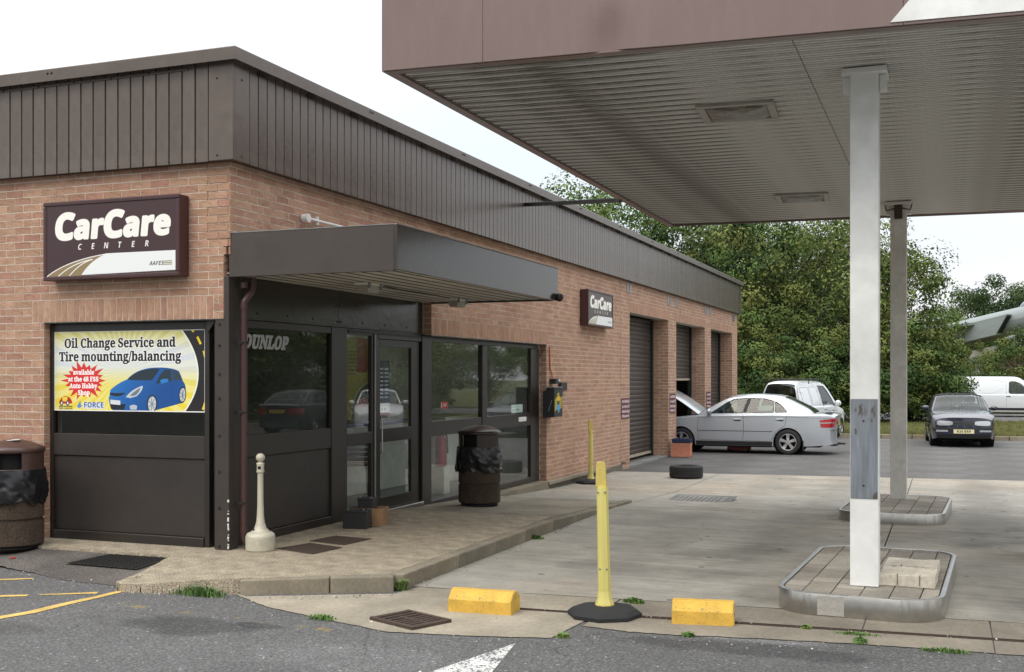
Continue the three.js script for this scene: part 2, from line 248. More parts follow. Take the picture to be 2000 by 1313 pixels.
// joint filler, drainage channel and its two concrete margins
const bandPts = (a, b, x0, x1, n = 6) => { const r = []; for (let i = 0; i <= n; i++) { const x = mix(x0, x1, i / n); r.push([x, a(x)]); } for (let i = n; i >= 0; i--) { const x = mix(x0, x1, i / n); r.push([x, b(x)]); } return r; };
structure(mesh('joint_filler', sheet(bandPts(x => jointZ(x) - 0.012, x => jointZ(x) + 0.006, -4.1, 8), 0.0085), mConcrete(0.5, 0.49, 0.45)));
const edgePx = [[455, 1160], [520, 1187], [640, 1213], [760, 1236], [900, 1243], [1092, 1249]].map(p => onY(...p));
const edgePx2 = [[1150, 1226], [1230, 1236], [1300, 1241], [1480, 1249], [1671, 1259], [2000, 1282]].map(p => onY(...p));
const xs0 = onY(1135, 1225).x;
const rr = rng(77);
const jag = (list) => { const o = []; for (let i = 0; i < list.length - 1; i++) for (let k = 0; k < 8; k++) { const t = k / 8; o.push([mix(list[i].x, list[i + 1].x, t) + (rr() - 0.5) * 0.012, mix(list[i].z, list[i + 1].z, t) + (rr() - 0.5) * 0.02]); } return o; };
{
  const l = jag(edgePx);                                        // the wedge of concrete at the foot of the kerb, as far as the first cross joint
  const w = [...l, [xs0 - 0.08, edgePx[5].z], [xs0 - 0.008, channelZ(xs0) + 0.02], [-3.02, channelZ(-3.02) + 0.02], [-3.02, channelZ(-3.02) - 0.03], [xs0 - 0.008, channelZ(xs0) - 0.03], [xs0 - 0.008, jointZ(xs0) + 0.01], [-4.1, jointZ(-4.1) + 0.01], [-4.16, -8.12], [-5.2, -7.6]];
  structure(mesh('channel_slab', sheet(w, 0.006, 0.8), mConcrete(0.44, 0.40, 0.33)));
  const r2 = jag([...edgePx2, V(8, 0, edgePx2[5].z + (8 - edgePx2[5].x) * CDIR)]);
  let cut = [xs0 + 0.008, 1.4 - 1.95, 0.28, 2.3, 5, 8];
  for (let i = 0; i < cut.length - 1; i++) {
    const a = cut[i] + (i ? 0.008 : 0), b = cut[i + 1];
    structure(mesh('channel_slab', sheet(bandPts(x => jointZ(x) + 0.01, x => channelZ(x) - 0.032, a, b, 3), 0.006), mChannelSlab));
    const mid = r2.filter(p => p[0] > a && p[0] < b);
    structure(mesh('channel_slab', sheet([[a, channelZ(a) + 0.03], ...(mid.length ? [[a, mid[0][1]], ...mid, [b, mid[mid.length - 1][1]]] : [[a, channelZ(a) + 0.25], [b, channelZ(b) + 0.25]]), [b, channelZ(b) + 0.03]], 0.006), mChannelSlab));
  }
  const ch = thing('drain_channel', 'narrow slotted drain channel across the forecourt between the yellow blocks', 'drain', [0, 0, 0]);
  const X0 = -3.02, X1 = 8;
  mesh('channel_floor', sheet(bandPts(x => channelZ(x) - 0.03, x => channelZ(x) + 0.03, X0, X1), -0.009), mBlackVoid, ch);
  for (const s of [-1, 1]) mesh('edge_rail', sheetBar(X0, X1, s), mRust, ch);
  function sheetBar(a, b, s) { const g = new THREE.BoxGeometry(Math.hypot(b - a, (b - a) * 0.0665), 0.02, 0.007); g.rotateY(Math.atan(0.0665)); g.translate((a + b) / 2, 0.001, channelZ((a + b) / 2) + s * 0.022); return g; }
}
// left: brown asphalt apron rising to the wall, concrete strip along the wall
const apronY = (x, z) => 0.004 + 0.095 * sstep(-7.72, -8.5, z - 0.03 * (x + 7));
structure(mesh('asphalt_apron', sheet([...jag([V(-12, 0, -8.5), V(-9.2, 0, -8.1), V(-8.1, 0, -7.94), V(-7.6, 0, -7.83), V(-7.1, 0, -7.65), V(-6.7, 0, -7.62), V(-6.25, 0, -7.58)]), [-6.2, -8.6], [-12, -8.6]], apronY, 0.12), mAsphaltBrown));
const pavePts = [[-4.30, -8.27], [-5.25, -7.735], ...jag([V(-5.36, 0, -7.66), V(-5.7, 0, -7.54), V(-6.0, 0, -7.46), V(-6.30, 0, -7.42), V(-6.40, 0, -7.50), V(-6.50, 0, -8.05), V(-6.60, 0, -8.46), V(-9.0, 0, -8.52)]), [-12, -8.52], [-12, -9.3], [-6.6, -9.3], [-6.6, -12.4], [-4.30, -12.4]];
{
  const paveTop = (x, z) => 0.125 - 0.06 * sstep(-5.3, -6.3, x) * sstep(-8.6, -7.6, z);
  const top = sheet(pavePts, paveTop, 0.35);
  const side = []; const n = pavePts.length;
  for (let i = 0; i < n; i++) { const a = pavePts[i], b = pavePts[(i + 1) % n]; if (Math.max(a[1], b[1]) < -9) continue; const ya = paveTop(...a), yb = paveTop(...b), q = (o) => [o[0] + (rr() - 0.5) * 0.02, o[1] + 0.012]; const A = q(a), B = q(b); side.push(a[0], ya, a[1], A[0], 0, A[1], b[0], yb, b[1], b[0], yb, b[1], A[0], 0, A[1], B[0], 0, B[1]); }
  const sg = new THREE.BufferGeometry(); sg.setAttribute('position', new THREE.Float32BufferAttribute(side, 3)); sg.computeVertexNormals(); sg.setAttribute('uv', new THREE.Float32BufferAttribute(new Float32Array(side.length / 3 * 2), 2));
  structure(mesh('pavement', [top, metreUV(sg)], mAggregate));
  structure(mesh('pavement_strip', sheet([[-6.6, -12.41], [KX - 0.13, -12.41], [KX - 0.13, -15.39], [-6.31, -15.39], [-6.31, -17.9], [-6.6, -17.9]], (x, z) => pavementY(z) + 0.004, 0.6), mConcrete(0.36, 0.325, 0.265)));
}
// kerb stones
function kerbStone(a, b, ya, yb, k) {
  const L = a.distanceTo(b), g = new RoundedBoxGeometry(L - 0.008, 0.30, 0.125, 2, 0.014), p = g.attributes.position, q = rng(k * 31 + 5);
  for (let i = 0; i < p.count; i++) if (p.getY(i) > 0) { const t = p.getX(i) / L + 0.5; p.setY(i, p.getY(i) - 0.15 + mix(ya, yb, t)); p.setZ(i, p.getZ(i) - 0.006); }
  g.computeVertexNormals();
  const m = structure(mesh('kerb_stone', metreUV(g), mKerb[k % 3]));
  m.position.set((a.x + b.x) / 2, 0, (a.z + b.z) / 2); m.rotation.y = -Math.atan2(b.z - a.z, b.x - a.x); m.rotation.x = (q() - 0.5) * 0.01; return m;
}
{
  const c = V(KX - 0.055, 0, -8.26), d = V(-5.33, 0, -7.70); let k = 0;
  const m1 = V(mix(c.x, d.x, 0.42), 0, mix(c.z, d.z, 0.42));
  kerbStone(d, m1, 0.118, 0.128, k++); kerbStone(m1, c, 0.128, 0.13, k++);
  const zs = [-8.30, -8.55, -9.45, -10.35, -11.2, -12.1, -13.0, -13.9, -14.75, -15.5];
  for (let i = 0; i < zs.length - 1; i++) kerbStone(V(KX - 0.062, 0, zs[i + 1]), V(KX - 0.062, 0, zs[i]), Math.max(0.012, pavementY(zs[i + 1]) + 0.006), pavementY(zs[i]) + 0.006, k++);
}
// painted markings
const wearAlpha = (lo, hi, seed, n = 70) => { const t = texture(512, 512, (u, v) => sstep(lo, hi, 0.6 * fbm(u, v, n, 3, seed) + 0.4 * fbm(u, v, 8, 4, seed + 9)), false); return t; };
const mYellowLine = S(0xffffff, { color: lin(0.72, 0.50, 0.15), roughness: 0.8, alphaMap: rep(wearAlpha(0.26, 0.34, 601), 2), transparent: true, bumpMap: rep(asphaltBump, 1), bumpScale: 0.003, map: rep(blotchTex, 2) });
const mWhiteLine = S(0xffffff, { color: lin(0.62, 0.62, 0.60), roughness: 0.85, alphaMap: rep(wearAlpha(0.43, 0.50, 611, 90), 1.3), transparent: true, bumpMap: rep(asphaltBump, 1), bumpScale: 0.003 });
function ribbon(pxs, w0, w1) { const c = pxs.map(p => onY(p[0], p[1], 0.004)); const l = [], r = []; c.forEach((q, i) => { const a = c[Math.max(0, i - 1)], b = c[Math.min(c.length - 1, i + 1)], d = b.clone().sub(a).normalize(), w = mix(w0, w1, i / (c.length - 1)) / 2 * (0.9 + 0.2 * rr()); l.push([q.x - d.z * w, q.z + d.x * w]); r.unshift([q.x + d.z * w, q.z - d.x * w]); }); return sheet([...l, ...r], 0.004); }
const marks = 'faded yellow zigzag line painted on the asphalt';
[[[[-60, 1135], [0, 1132.5], [40, 1131], [65, 1130]], 0.075, 0.045], [[[-60, 1167], [0, 1164.5], [54, 1163]], 0.085, 0.07], [[[76, 1161.5], [120, 1160.5], [160, 1159], [190, 1158]], 0.03, 0.075], [[[-40, 1216], [0, 1206], [60, 1196], [130, 1179], [190, 1166], [257, 1150]], 0.10, 0.075]].forEach(([p, a, b]) => { const o = structure(mesh('yellow_line', ribbon(p, a, b), mYellowLine)); });
{ const t = onY(1007, 1258), l = onY(826, 1319), r = onY(958, 1318); structure(mesh('white_arrow', sheet([[t.x, t.z], [l.x, l.z], [r.x, r.z]], 0.0045), mWhiteLine)); }
// ---------------------------------------------------------------- the brick service building
const XA = -6.26, ZB = -8.88, LEN = 27.32, WID = 9.5, V0 = -0.175, CO = 0.075;
const bld = thing('service_building', 'low brown brick garage and shop with ribbed dark metal fascia', 'building', [XA, 0, ZB]);
const brickList = [];                                             // every face brick: frame, size, score
const frameA = (x, u0 = 0) => (u, v, n) => [x + n, v, -(u0 + u)];  // facing +x, u runs away from the camera
const frameB = (z, u0 = 0) => (u, v, n) => [-(u0 + u), v, z + n];  // facing +z, u runs to the left
const br = rng(4242);
function courses(parent, frame, u0, u1, v0, v1, holes, phase = 0) {
  const kmin = Math.round((v0 - V0) / CO), kmax = Math.round((v1 - V0) / CO);
  for (let k = kmin; k < kmax; k++) {
    const vb = V0 + k * CO, vm = vb + CO / 2, off = ((k % 2) ? 0.1125 : 0) + phase;
    let spans = [[u0, u1]];
    for (const h of holes) if (vm > h[2] && vm < h[3]) spans = spans.flatMap(([a, b]) => h[1] <= a || h[0] >= b ? [[a, b]] : [[a, h[0]], [h[1], b]].filter(s => s[1] - s[0] > 0.02));
    for (const [a, b] of spans) { let c = Math.floor((a - off) / 0.225) * 0.225 + off; for (; c < b; c += 0.225) { const l = Math.max(a, c), r = Math.min(b, c + 0.225); if (r - l > 0.025) brickList.push({ parent, frame, u: l + 0.005, v: vb + 0.005, w: r - l - 0.010, h: CO - 0.010, tone: tone() }); } }
  }
}
function soldiers(parent, frame, u0, u1, v0) { const n = Math.round((u1 - u0) / CO), s = (u1 - u0) / n; for (let i = 0; i < n; i++) brickList.push({ parent, frame, u: u0 + i * s + 0.005, v: v0 + 0.005, w: s - 0.010, h: 0.215, tone: tone(), up: true }); }
let last = 0; function tone() { const t = Math.floor(Math.pow(br(), 0.9) * 8); return last = t; }
// core walls (mortar) with their openings
const holesA = [[-1, 4.42, -1, 2.90], [4.42, 8.94, -1, 2.30], [14.23, 17.78, -1, 3.125], [18.62, 22.17, -1, 3.125], [23.02, 26.42, -1, 3.125]];
const holesB = [[0.07, 2.23, -1, 2.30], [-1, 0.07, -1, 2.90], [-1, 0.047, 2.88, 2.97], [-1, 0.023, 2.97, 3.045]];
const mkShape = (pts) => new THREE.Shape(pts.map(p => new THREE.Vector2(...p)));
function coreWall(name, pts, place) { const g = new THREE.ExtrudeGeometry(mkShape(pts), { depth: 0.25, bevelEnabled: false }); const p = g.attributes.position; for (let i = 0; i < p.count; i++) { const q = place(p.getX(i), p.getY(i), p.getZ(i)); p.setXYZ(i, ...q); } g.computeVertexNormals(); return mesh(name, metreUV(g), mMortar, bld); }
const TOPV = 3.85, MB = 0.003;
const wallA = coreWall('brick_wall', [[0.008, TOPV], [0.008, 3.05], [0.055, 3.05], [0.055, 2.90], [4.42, 2.90], [4.42, 2.30], [8.94, 2.30], [8.94, -0.3], [14.23, -0.3], [14.23, 3.125], [17.78, 3.125], [17.78, -0.3], [18.62, -0.3], [18.62, 3.125], [22.17, 3.125], [22.17, -0.3], [23.02, -0.3], [23.02, 3.125], [26.42, 3.125], [26.42, -0.3], [LEN, -0.3], [LEN, TOPV]], (u, v, n) => [-MB - n, v, -u]);
const wallB = coreWall('brick_wall', [[0.259, TOPV], [0.259, 3.045], [0.077, 3.045], [0.077, 2.30], [2.23, 2.30], [2.23, -0.2], [WID, -0.2], [WID, TOPV]], (u, v, n) => [-u, v, -MB - n]);
const fA = frameA(0), fB = frameB(0);
const solA = [[4.42, 8.94 + 0.06, 2.30], [14.15, 17.86, 3.125], [18.54, 22.25, 3.125], [22.94, 26.50, 3.125]], solB = [[0.19, 2.38, 2.30]];
courses(wallB, fB, 0, WID, -0.1, 3.8, [...holesB, ...solB.map(s => [s[0], s[1], s[2], s[2] + 0.225])], 0.02);
for (const s of solB) soldiers(wallB, fB, ...s);
courses(wallA, fA, 0, LEN, -0.175, 3.8, [...holesA, ...solA.map(s => [s[0], s[1], s[2], s[2] + 0.225]), [13.50, 13.515, -1, 4]], 0.0);
for (const s of solA) soldiers(wallA, fA, ...s);
// brick reveals: corner return with its three corbelled courses, window jamb, bay piers, left window jamb
courses(wallB, frameA(-0.07), 0.0, 0.105, 2.30, 2.90, []);
courses(wallB, frameA(-0.047), 0.0, 0.16, 2.90, 2.975, []); courses(wallB, frameA(-0.023), 0.0, 0.22, 2.975, 3.05, []);
courses(wallB, frameA(-2.23 + 0.003), 0.0, 0.10, -0.1, 2.30, []);
courses(wallA, frameB(-8.94 + 0.003), 0.0, 0.13, -0.1, 2.30, []);
courses(wallA, frameB(-4.42 + 0.003), 0.0, 0.12, 2.30, 2.75, []);
const PIERS = [17.78, 22.17, 26.42];
const pierCores = PIERS.map(u => mesh('pier_reveal', bx(-0.25, -0.46, -0.3, 3.3, -u - 0.008, -u - 0.6), mMortar, bld));
PIERS.forEach((u, i) => courses(pierCores[i], frameB(-u + 0.003), 0, 0.46, -0.175, 3.125, []));
// lintel undersides
mesh('lintel_angle', bx(-2.40, -0.07, 2.288, 2.2985, -0.10, -0.004), mBrownFrame, bld);
mesh('lintel_angle', bx(-0.11, -0.004, 2.288, 2.2985, -8.94, -4.42), mBrownFrame, bld);
// draw the bricks: the 300 that show largest as single meshes, the rest joined per wall
{
  const proud = 0.0, depth = 0.02, cam = V(-XA, HC, -ZB), c1 = V(), pts = [];
  for (const b of brickList) {
    const o = b.frame(b.u + b.w / 2, b.v + b.h / 2, 0), n0 = b.frame(0, 0, 0), n1 = b.frame(0, 0, 1), N = V(n1[0] - n0[0], n1[1] - n0[1], n1[2] - n0[2]);
    c1.set(...o); const d = cam.clone().sub(c1), L = d.length(), ww = ray(0, 0);
    const wx = o[0] + XA, wz = o[2] + ZB, dep = -SN * wx - CS * wz, px = 1000 + F * (CS * wx - SN * wz) / dep;
    b.score = px > -30 ? b.w * b.h * Math.max(0, d.dot(N) / L) / (L * L) : 0; b.c = o;
  }
  const sorted = [...brickList].sort((a, b) => b.score - a.score), single = new Set(sorted.slice(0, 300));
  const cache = new Map();
  function brickGeo(w, h, up, variant, jr) {
    const g = new THREE.BoxGeometry(w, h, depth, up ? 1 : 2, up ? 2 : 1, 1).toNonIndexed(), p = g.attributes.position, uv = g.attributes.uv, keep = []; const ox = hash(variant, 1, 5), oy = hash(variant, 2, 5);
    const j = (x, y, s) => (hash(Math.round(x * 900) + variant * 7, Math.round(y * 900), s) - 0.5);
    const P2 = [], U2 = [];
    for (let t = 0; t < p.count; t += 3) { if (p.getZ(t) < 0 && p.getZ(t + 1) < 0 && p.getZ(t + 2) < 0) continue; for (let k = 0; k < 3; k++) { const x = p.getX(t + k), y = p.getY(t + k), z = p.getZ(t + k), f = z > 0; P2.push(x + (f ? j(x, y, 1) * 0.004 : 0), y + (f ? j(x, y, 2) * 0.004 : 0), z + (f ? j(x, y, 3) * 0.003 - depth / 2 : -depth / 2)); U2.push(up ? ox + (y + z) * 1.7 : ox + (x + z) * 1.7, up ? oy + x * 1.7 : oy + (y + z) * 1.7); } }
    const r = new THREE.BufferGeometry(); r.setAttribute('position', new THREE.Float32BufferAttribute(P2, 3)); r.setAttribute('uv', new THREE.Float32BufferAttribute(U2, 2)); r.computeVertexNormals(); return r;
  }
  const acc = new Map(); const qA = new THREE.Quaternion().setFromAxisAngle(V(0, 1, 0), Math.PI / 2), tmp = new THREE.Matrix4();
  for (const b of brickList) {
    const a0 = b.frame(0, 0, 0), a1 = b.frame(0, 0, 1), isA = a1[0] - a0[0] > 0.5, lift = (br() - 0.5) * 0.0015, o = b.frame(b.u + b.w / 2, b.v + b.h / 2, lift), variant = Math.floor(br() * 6);
    if (single.has(b)) {
      const key = [Math.round(b.w * 200), Math.round(b.h * 200), variant].join();
      if (!cache.has(key)) cache.set(key, brickGeo(b.w, b.h, b.up, variant));
      const m = mesh('brick', cache.get(key), mBrick[b.tone], b.parent); m.position.set(...o); if (isA) m.quaternion.copy(qA);
    } else {
      const g = brickGeo(b.w, b.h, b.up, Math.floor(br() * 60)); tmp.compose(V(...o), isA ? qA : new THREE.Quaternion(), V(1, 1, 1)); g.applyMatrix4(tmp);
      const t = brickTones[b.tone], k = 0.9 + 0.2 * br(), col = new Float32Array(g.attributes.position.count * 3); for (let i = 0; i < col.length; i += 3) { col[i] = t[0] * k; col[i + 1] = t[1] * k; col[i + 2] = t[2] * k; } g.setAttribute('color', new THREE.BufferAttribute(col, 3));
      if (!acc.has(b.parent)) acc.set(b.parent, []); acc.get(b.parent).push(g);
    }
  }
  for (const [par, list] of acc) stuff(mesh('brickwork', mergeGeometries(list), mBrickMerged, par));
}
// movement joint, plinth and stone ledge under the plain wall
mesh('movement_joint', bx(-0.006, -0.002, -0.1, 3.78, -13.514, -13.501), mBrownFrame, bld);
{ const l = [0, 1, 2, 3]; l.forEach(i => { const z0 = -8.80 - i * 1.2, z1 = z0 - 1.195; mesh('ledge_stone', bx(0.0, 0.10, -0.045, 0.012, z1, i === 3 ? -13.58 : z0, 0.008).applyMatrix4(i === 3 ? new THREE.Matrix4() : new THREE.Matrix4()), mKerb[i % 3], bld); }); }
mesh('plinth', bx(-0.1, 0.02, -0.25, -0.046, -13.6, -8.9), mConcrete(0.20, 0.185, 0.155), bld);
mesh('window_step', bx(-0.3, 0.075, -0.25, 0.018, -8.86, -4.66, 0.01), mConcrete(0.30, 0.265, 0.20), bld);
// roof slab, rear walls, floors, garage interior
mesh('roof_slab', bx(-WID, -0.15, 4.55, 4.70, -LEN + 0.2, -0.15), mDarkMetal, bld);
mesh('rear_wall', bx(-WID, -WID + 0.2, -0.2, 4.54, -LEN, -0.3), mMortar, bld);
mesh('end_wall', bx(-WID + 0.21, -0.26, -0.2, 4.54, -LEN + 0.01, -LEN + 0.25), mMortar, bld);
const mInterior = S(0xffffff, { color: lin(0.80, 0.81, 0.77), roughness: 0.9, map: rep(blotchTex, 0.5) });
mesh('shop_floor', bx(-WID + 0.21, -0.14, -0.1, 0.06, -9.15, -0.27), S(0xffffff, { color: lin(0.24, 0.25, 0.24), roughness: 0.35, map: rep(blotchTex, 0.6) }), bld);
mesh('garage_floor', bx(-WID + 0.21, -0.27, -0.3, -0.14, -LEN + 0.26, -9.42), mConcrete(0.14, 0.135, 0.125), bld);
mesh('partition_wall', bx(-WID + 0.21, -0.27, -0.1, 4.5, -9.41, -9.2), mInterior, bld);
mesh('shop_ceiling', bx(-WID + 0.21, -0.27, 2.86, 2.92, -9.19, -0.28), mInterior, bld);
mesh('office_partition', bx(-WID + 0.22, -0.16, 0.061, 2.855, -2.31, -2.19), mInterior, bld);
mesh('shop_wall', bx(-2.5, -2.4, 0.061, 2.855, -9.18, -2.32), mInterior, bld);
// metal fascia: separate vertical sheets over a dark backing, coping on top
const FP = 0.10, FB = 3.765, FT = 4.69;
{
  const fas = part('fascia', bld);
  const back = mesh('fascia_backing', [bx(-WID, FP - 0.03, FB + 0.02, FT, FP - 0.03, FP - 0.11), bx(FP - 0.11, FP - 0.03, FB + 0.02, FT, FP - 0.112, -LEN - 0.08)], mBlackVoid, fas);
  mesh('fascia_soffit', [bx(-WID, FP - 0.025, FB + 0.005, FB + 0.018, -0.02, FP - 0.026), bx(-0.02, FP - 0.026, FB + 0.004, FB + 0.017, -LEN - 0.08, -0.021)], mBrownFrame, fas);
  const pg = (w) => { const s = mkShape([[0.0, 0], [0.006, 0.022], [w - 0.006, 0.022], [w - 0.0, 0.0]]); const g = new THREE.ExtrudeGeometry(s, { depth: FT - FB, bevelEnabled: false }); g.rotateX(-Math.PI / 2); return metreUV(g); };
  const PW = 0.150, panelG = pg(PW - 0.006), geoB = panelG.clone(), geoA = panelG.clone();
  // local: x along, z = -shape y after the turn -> flip so that the rib points outwards
  geoB.scale(1, 1, -1); geoB.index && geoB.setIndex(Array.from(geoB.index.array).reverse()); geoB.computeVertexNormals();
  geoA.scale(1, 1, -1); geoA.computeVertexNormals(); geoA.rotateY(Math.PI / 2);
  for (let i = 0, x = -0.17; x - PW > -WID; i++, x -= PW) { const m = mesh('fascia_panel', geoB, mFascia[(i * 7) % 3], fas); m.position.set(x - PW + 0.0035, FB, FP - 0.025); m.rotation.y = (br() - 0.5) * 0.014; }
  let nA = 0; for (let z = -0.17; z - PW > -LEN + 0.1; z -= PW, nA++) { const m = mesh('fascia_panel', geoA, mFascia[(nA * 5) % 3], fas); m.position.set(FP - 0.025, FB, z - 0.0035); m.rotation.y = (br() - 0.5) * 0.016; }
  mesh('corner_panel', [bx(-0.166, FP + 0.004, FB, FT, FP - 0.028, FP + 0.004, 0.006), bx(FP - 0.028, FP + 0.003, FB + 0.0005, FT, -0.166, FP - 0.0285, 0.006)], mFascia[1], fas);
  mesh('corner_panel', bx(FP - 0.03, FP + 0.002, FB, FT, -LEN - 0.10, -LEN + 0.06, 0.006), mFascia[1], fas);
  mesh('end_panel', bx(-2, FP - 0.031, FB, FT, -LEN - 0.10, -LEN - 0.07), mFascia[1], fas);
  const rivG = new THREE.SphereGeometry(0.011, 6, 4); for (const [x, y, z] of [[-0.07, FB + 0.05, FP + 0.004], [-0.07, FT - 0.16, FP + 0.004], [FP + 0.003, FB + 0.05, -0.04], [FP + 0.003, FT - 0.16, -0.04]]) { const m = mesh('rivet', rivG, mDarkMetal, fas); m.position.set(x, y, z); }
  for (let x = -0.172; x > -3.4; x -= PW) { const m = mesh('rivet', rivG, mDarkMetal, fas); m.position.set(x, FB + 0.04, FP - 0.016); }
  for (let x = -0.4; x > -3.4; x -= 0.45) mesh('clip_strip', bx(x - 0.43, x, FT - 0.055, FT - 0.03, FP - 0.02, FP + 0.008), mFascia[2], fas);
  for (let z = -0.3; z > -LEN; z -= 0.9) mesh('clip_strip', bx(FP - 0.02, FP + 0.010, FT - 0.05, FT - 0.02, z - 0.12, z), mDarkMetal, fas);
}
{
  const cop = part('coping', bld), c = [[0, 0.0], [0.075, -0.008], [0.088, -0.02], [0.088, 0.095], [0.075, 0.105], [-0.30, 0.105], [-0.30, 0.05], [0, 0.05]];
  // mitred lengths: outline swept along each side
  const len = (name, a, b, ea, eb, turn) => { const s = mkShape(c), L = b - a, g = new THREE.ExtrudeGeometry(s, { depth: L, bevelEnabled: false }); const p = g.attributes.position; for (let i = 0; i < p.count; i++) { const z = p.getZ(i); p.setZ(i, z < 0.001 ? a + p.getX(i) * ea : b + p.getX(i) * eb); } g.computeVertexNormals(); return g; };
  const A0 = len('a', -0.003 - 0, 9.1, -1, 0), out = FP + 0.0;
  const putA = (g) => { const p = g.attributes.position; for (let i = 0; i < p.count; i++) p.setXYZ(i, out + p.getX(i), FT - 0.005 + p.getY(i), FP - p.getZ(i)); g.computeVertexNormals(); g.setIndex(null); return metreUV(g); };
  const putB = (g) => { const p = g.attributes.position; for (let i = 0; i < p.count; i++) p.setXYZ(i, FP - p.getZ(i), FT - 0.005 + p.getY(i), out + p.getX(i)); g.computeVertexNormals(); return metreUV(g); };
  const segA = [0, 5.2, 10.4, 15.6, 20.8, LEN + 0.2]; segA.forEach((a, i) => { if (i < segA.length - 1) mesh('coping_length', putA(len('', a + (i ? 0.003 : 0), segA[i + 1], i ? 0 : -1, 0)), mCap, cop); });
  mesh('coping_length', putB(len('', 0, 4.2, -1, 0)), mCap, cop); mesh('coping_length', putB(len('', 4.203, WID + 0.1, 0, 0)), mCap, cop);
  const bg = new THREE.SphereGeometry(0.012, 6, 4); for (let z = -2.4; z > -LEN; z -= 2.6) for (const k of [0, 0.06]) { const m = mesh('coping_bolt', bg, mDarkMetal, cop); m.position.set(out + 0.09, FT + 0.055, z - k); }
  for (const k of [0, 0.05]) { const m = mesh('coping_bolt', bg, mDarkMetal, cop); m.position.set(-1.95 - k, FT + 0.05, out + 0.09); }
}
// ---------------------------------------------------------------- shop front, porch, doors (local to the building)
const SX = -0.12, WZ = -0.10;                                      // glazing planes of the two sides
function glazing(name, parent, pieces, m) { return mesh(name, pieces, m, parent); }
// window of the short side
{
  const w = part('window', bld);
  const fr = mesh('frame', [bx(-2.33, -2.19, 0.10, 2.287, WZ - 0.06, WZ + 0.015, 0.006), bx(-0.35, -0.295, 0.10, 2.287, WZ - 0.06, WZ + 0.015, 0.006), bx(-2.188, -0.352, 2.21, 2.286, WZ - 0.055, WZ + 0.012, 0.006), bx(-2.188, -0.352, 0.10, 0.215, WZ - 0.05, WZ + 0.03, 0.01)], mBrownFrame, w);
  mesh('rail', bx(-2.188, -0.352, 0.965, 1.185, WZ - 0.05, WZ + 0.010, 0.006), mBrownPanel, w);
  mesh('spandrel_panel', bx(-2.188, -0.352, 0.217, 0.962, WZ - 0.05, WZ - 0.008, 0.004), mBrownPanel, w);
  mesh('glass', new THREE.PlaneGeometry(1.836, 1.025).translate(-1.27, 1.6975, WZ - 0.02), mGlassDark, w);
}
// steel corner post with bolts
{
  const c = part('corner_post', bld);
  mesh('post', [bx(-0.170, -0.020, 0.07, 2.70, -0.157, -0.006, 0.005), bx(-0.212, -0.172, 0.07, 2.285, -0.14, -0.055)], brown(0.95, 0.5), c);
  const b = new THREE.CylinderGeometry(0.013, 0.013, 0.012, 6).rotateX(Math.PI / 2); for (const y of [0.16, 0.52, 0.86, 1.2, 1.55, 1.78, 2.05, 2.25]) { const m = mesh('bolt', b, mDarkMetal, c); m.position.set(-0.125, y, 0.0); }
  const q = rng(8), chips = []; for (let i = 0; i < 26; i++) { const y = 0.14 + Math.pow(q(), 1.4) * 0.45; chips.push(bx(-0.028 - q() * 0.008, -0.0185, y, y + 0.006 + q() * 0.018, -0.014, -0.0048 - q() * 0.0006)); }
  mesh('paint_chip', chips, mWhitePlastic, c);
  mesh('jamb_cover', bx(-0.19, -0.062, 2.30, 2.715, -0.262, -0.159, 0.003), mBrownFrame, bld);
  mesh('gusset', prism([[0, 0], [0.09, 0], [0, -0.12]], 0.012).translate(-0.29, 2.287, -0.06), mBrownFrame, bld);
}
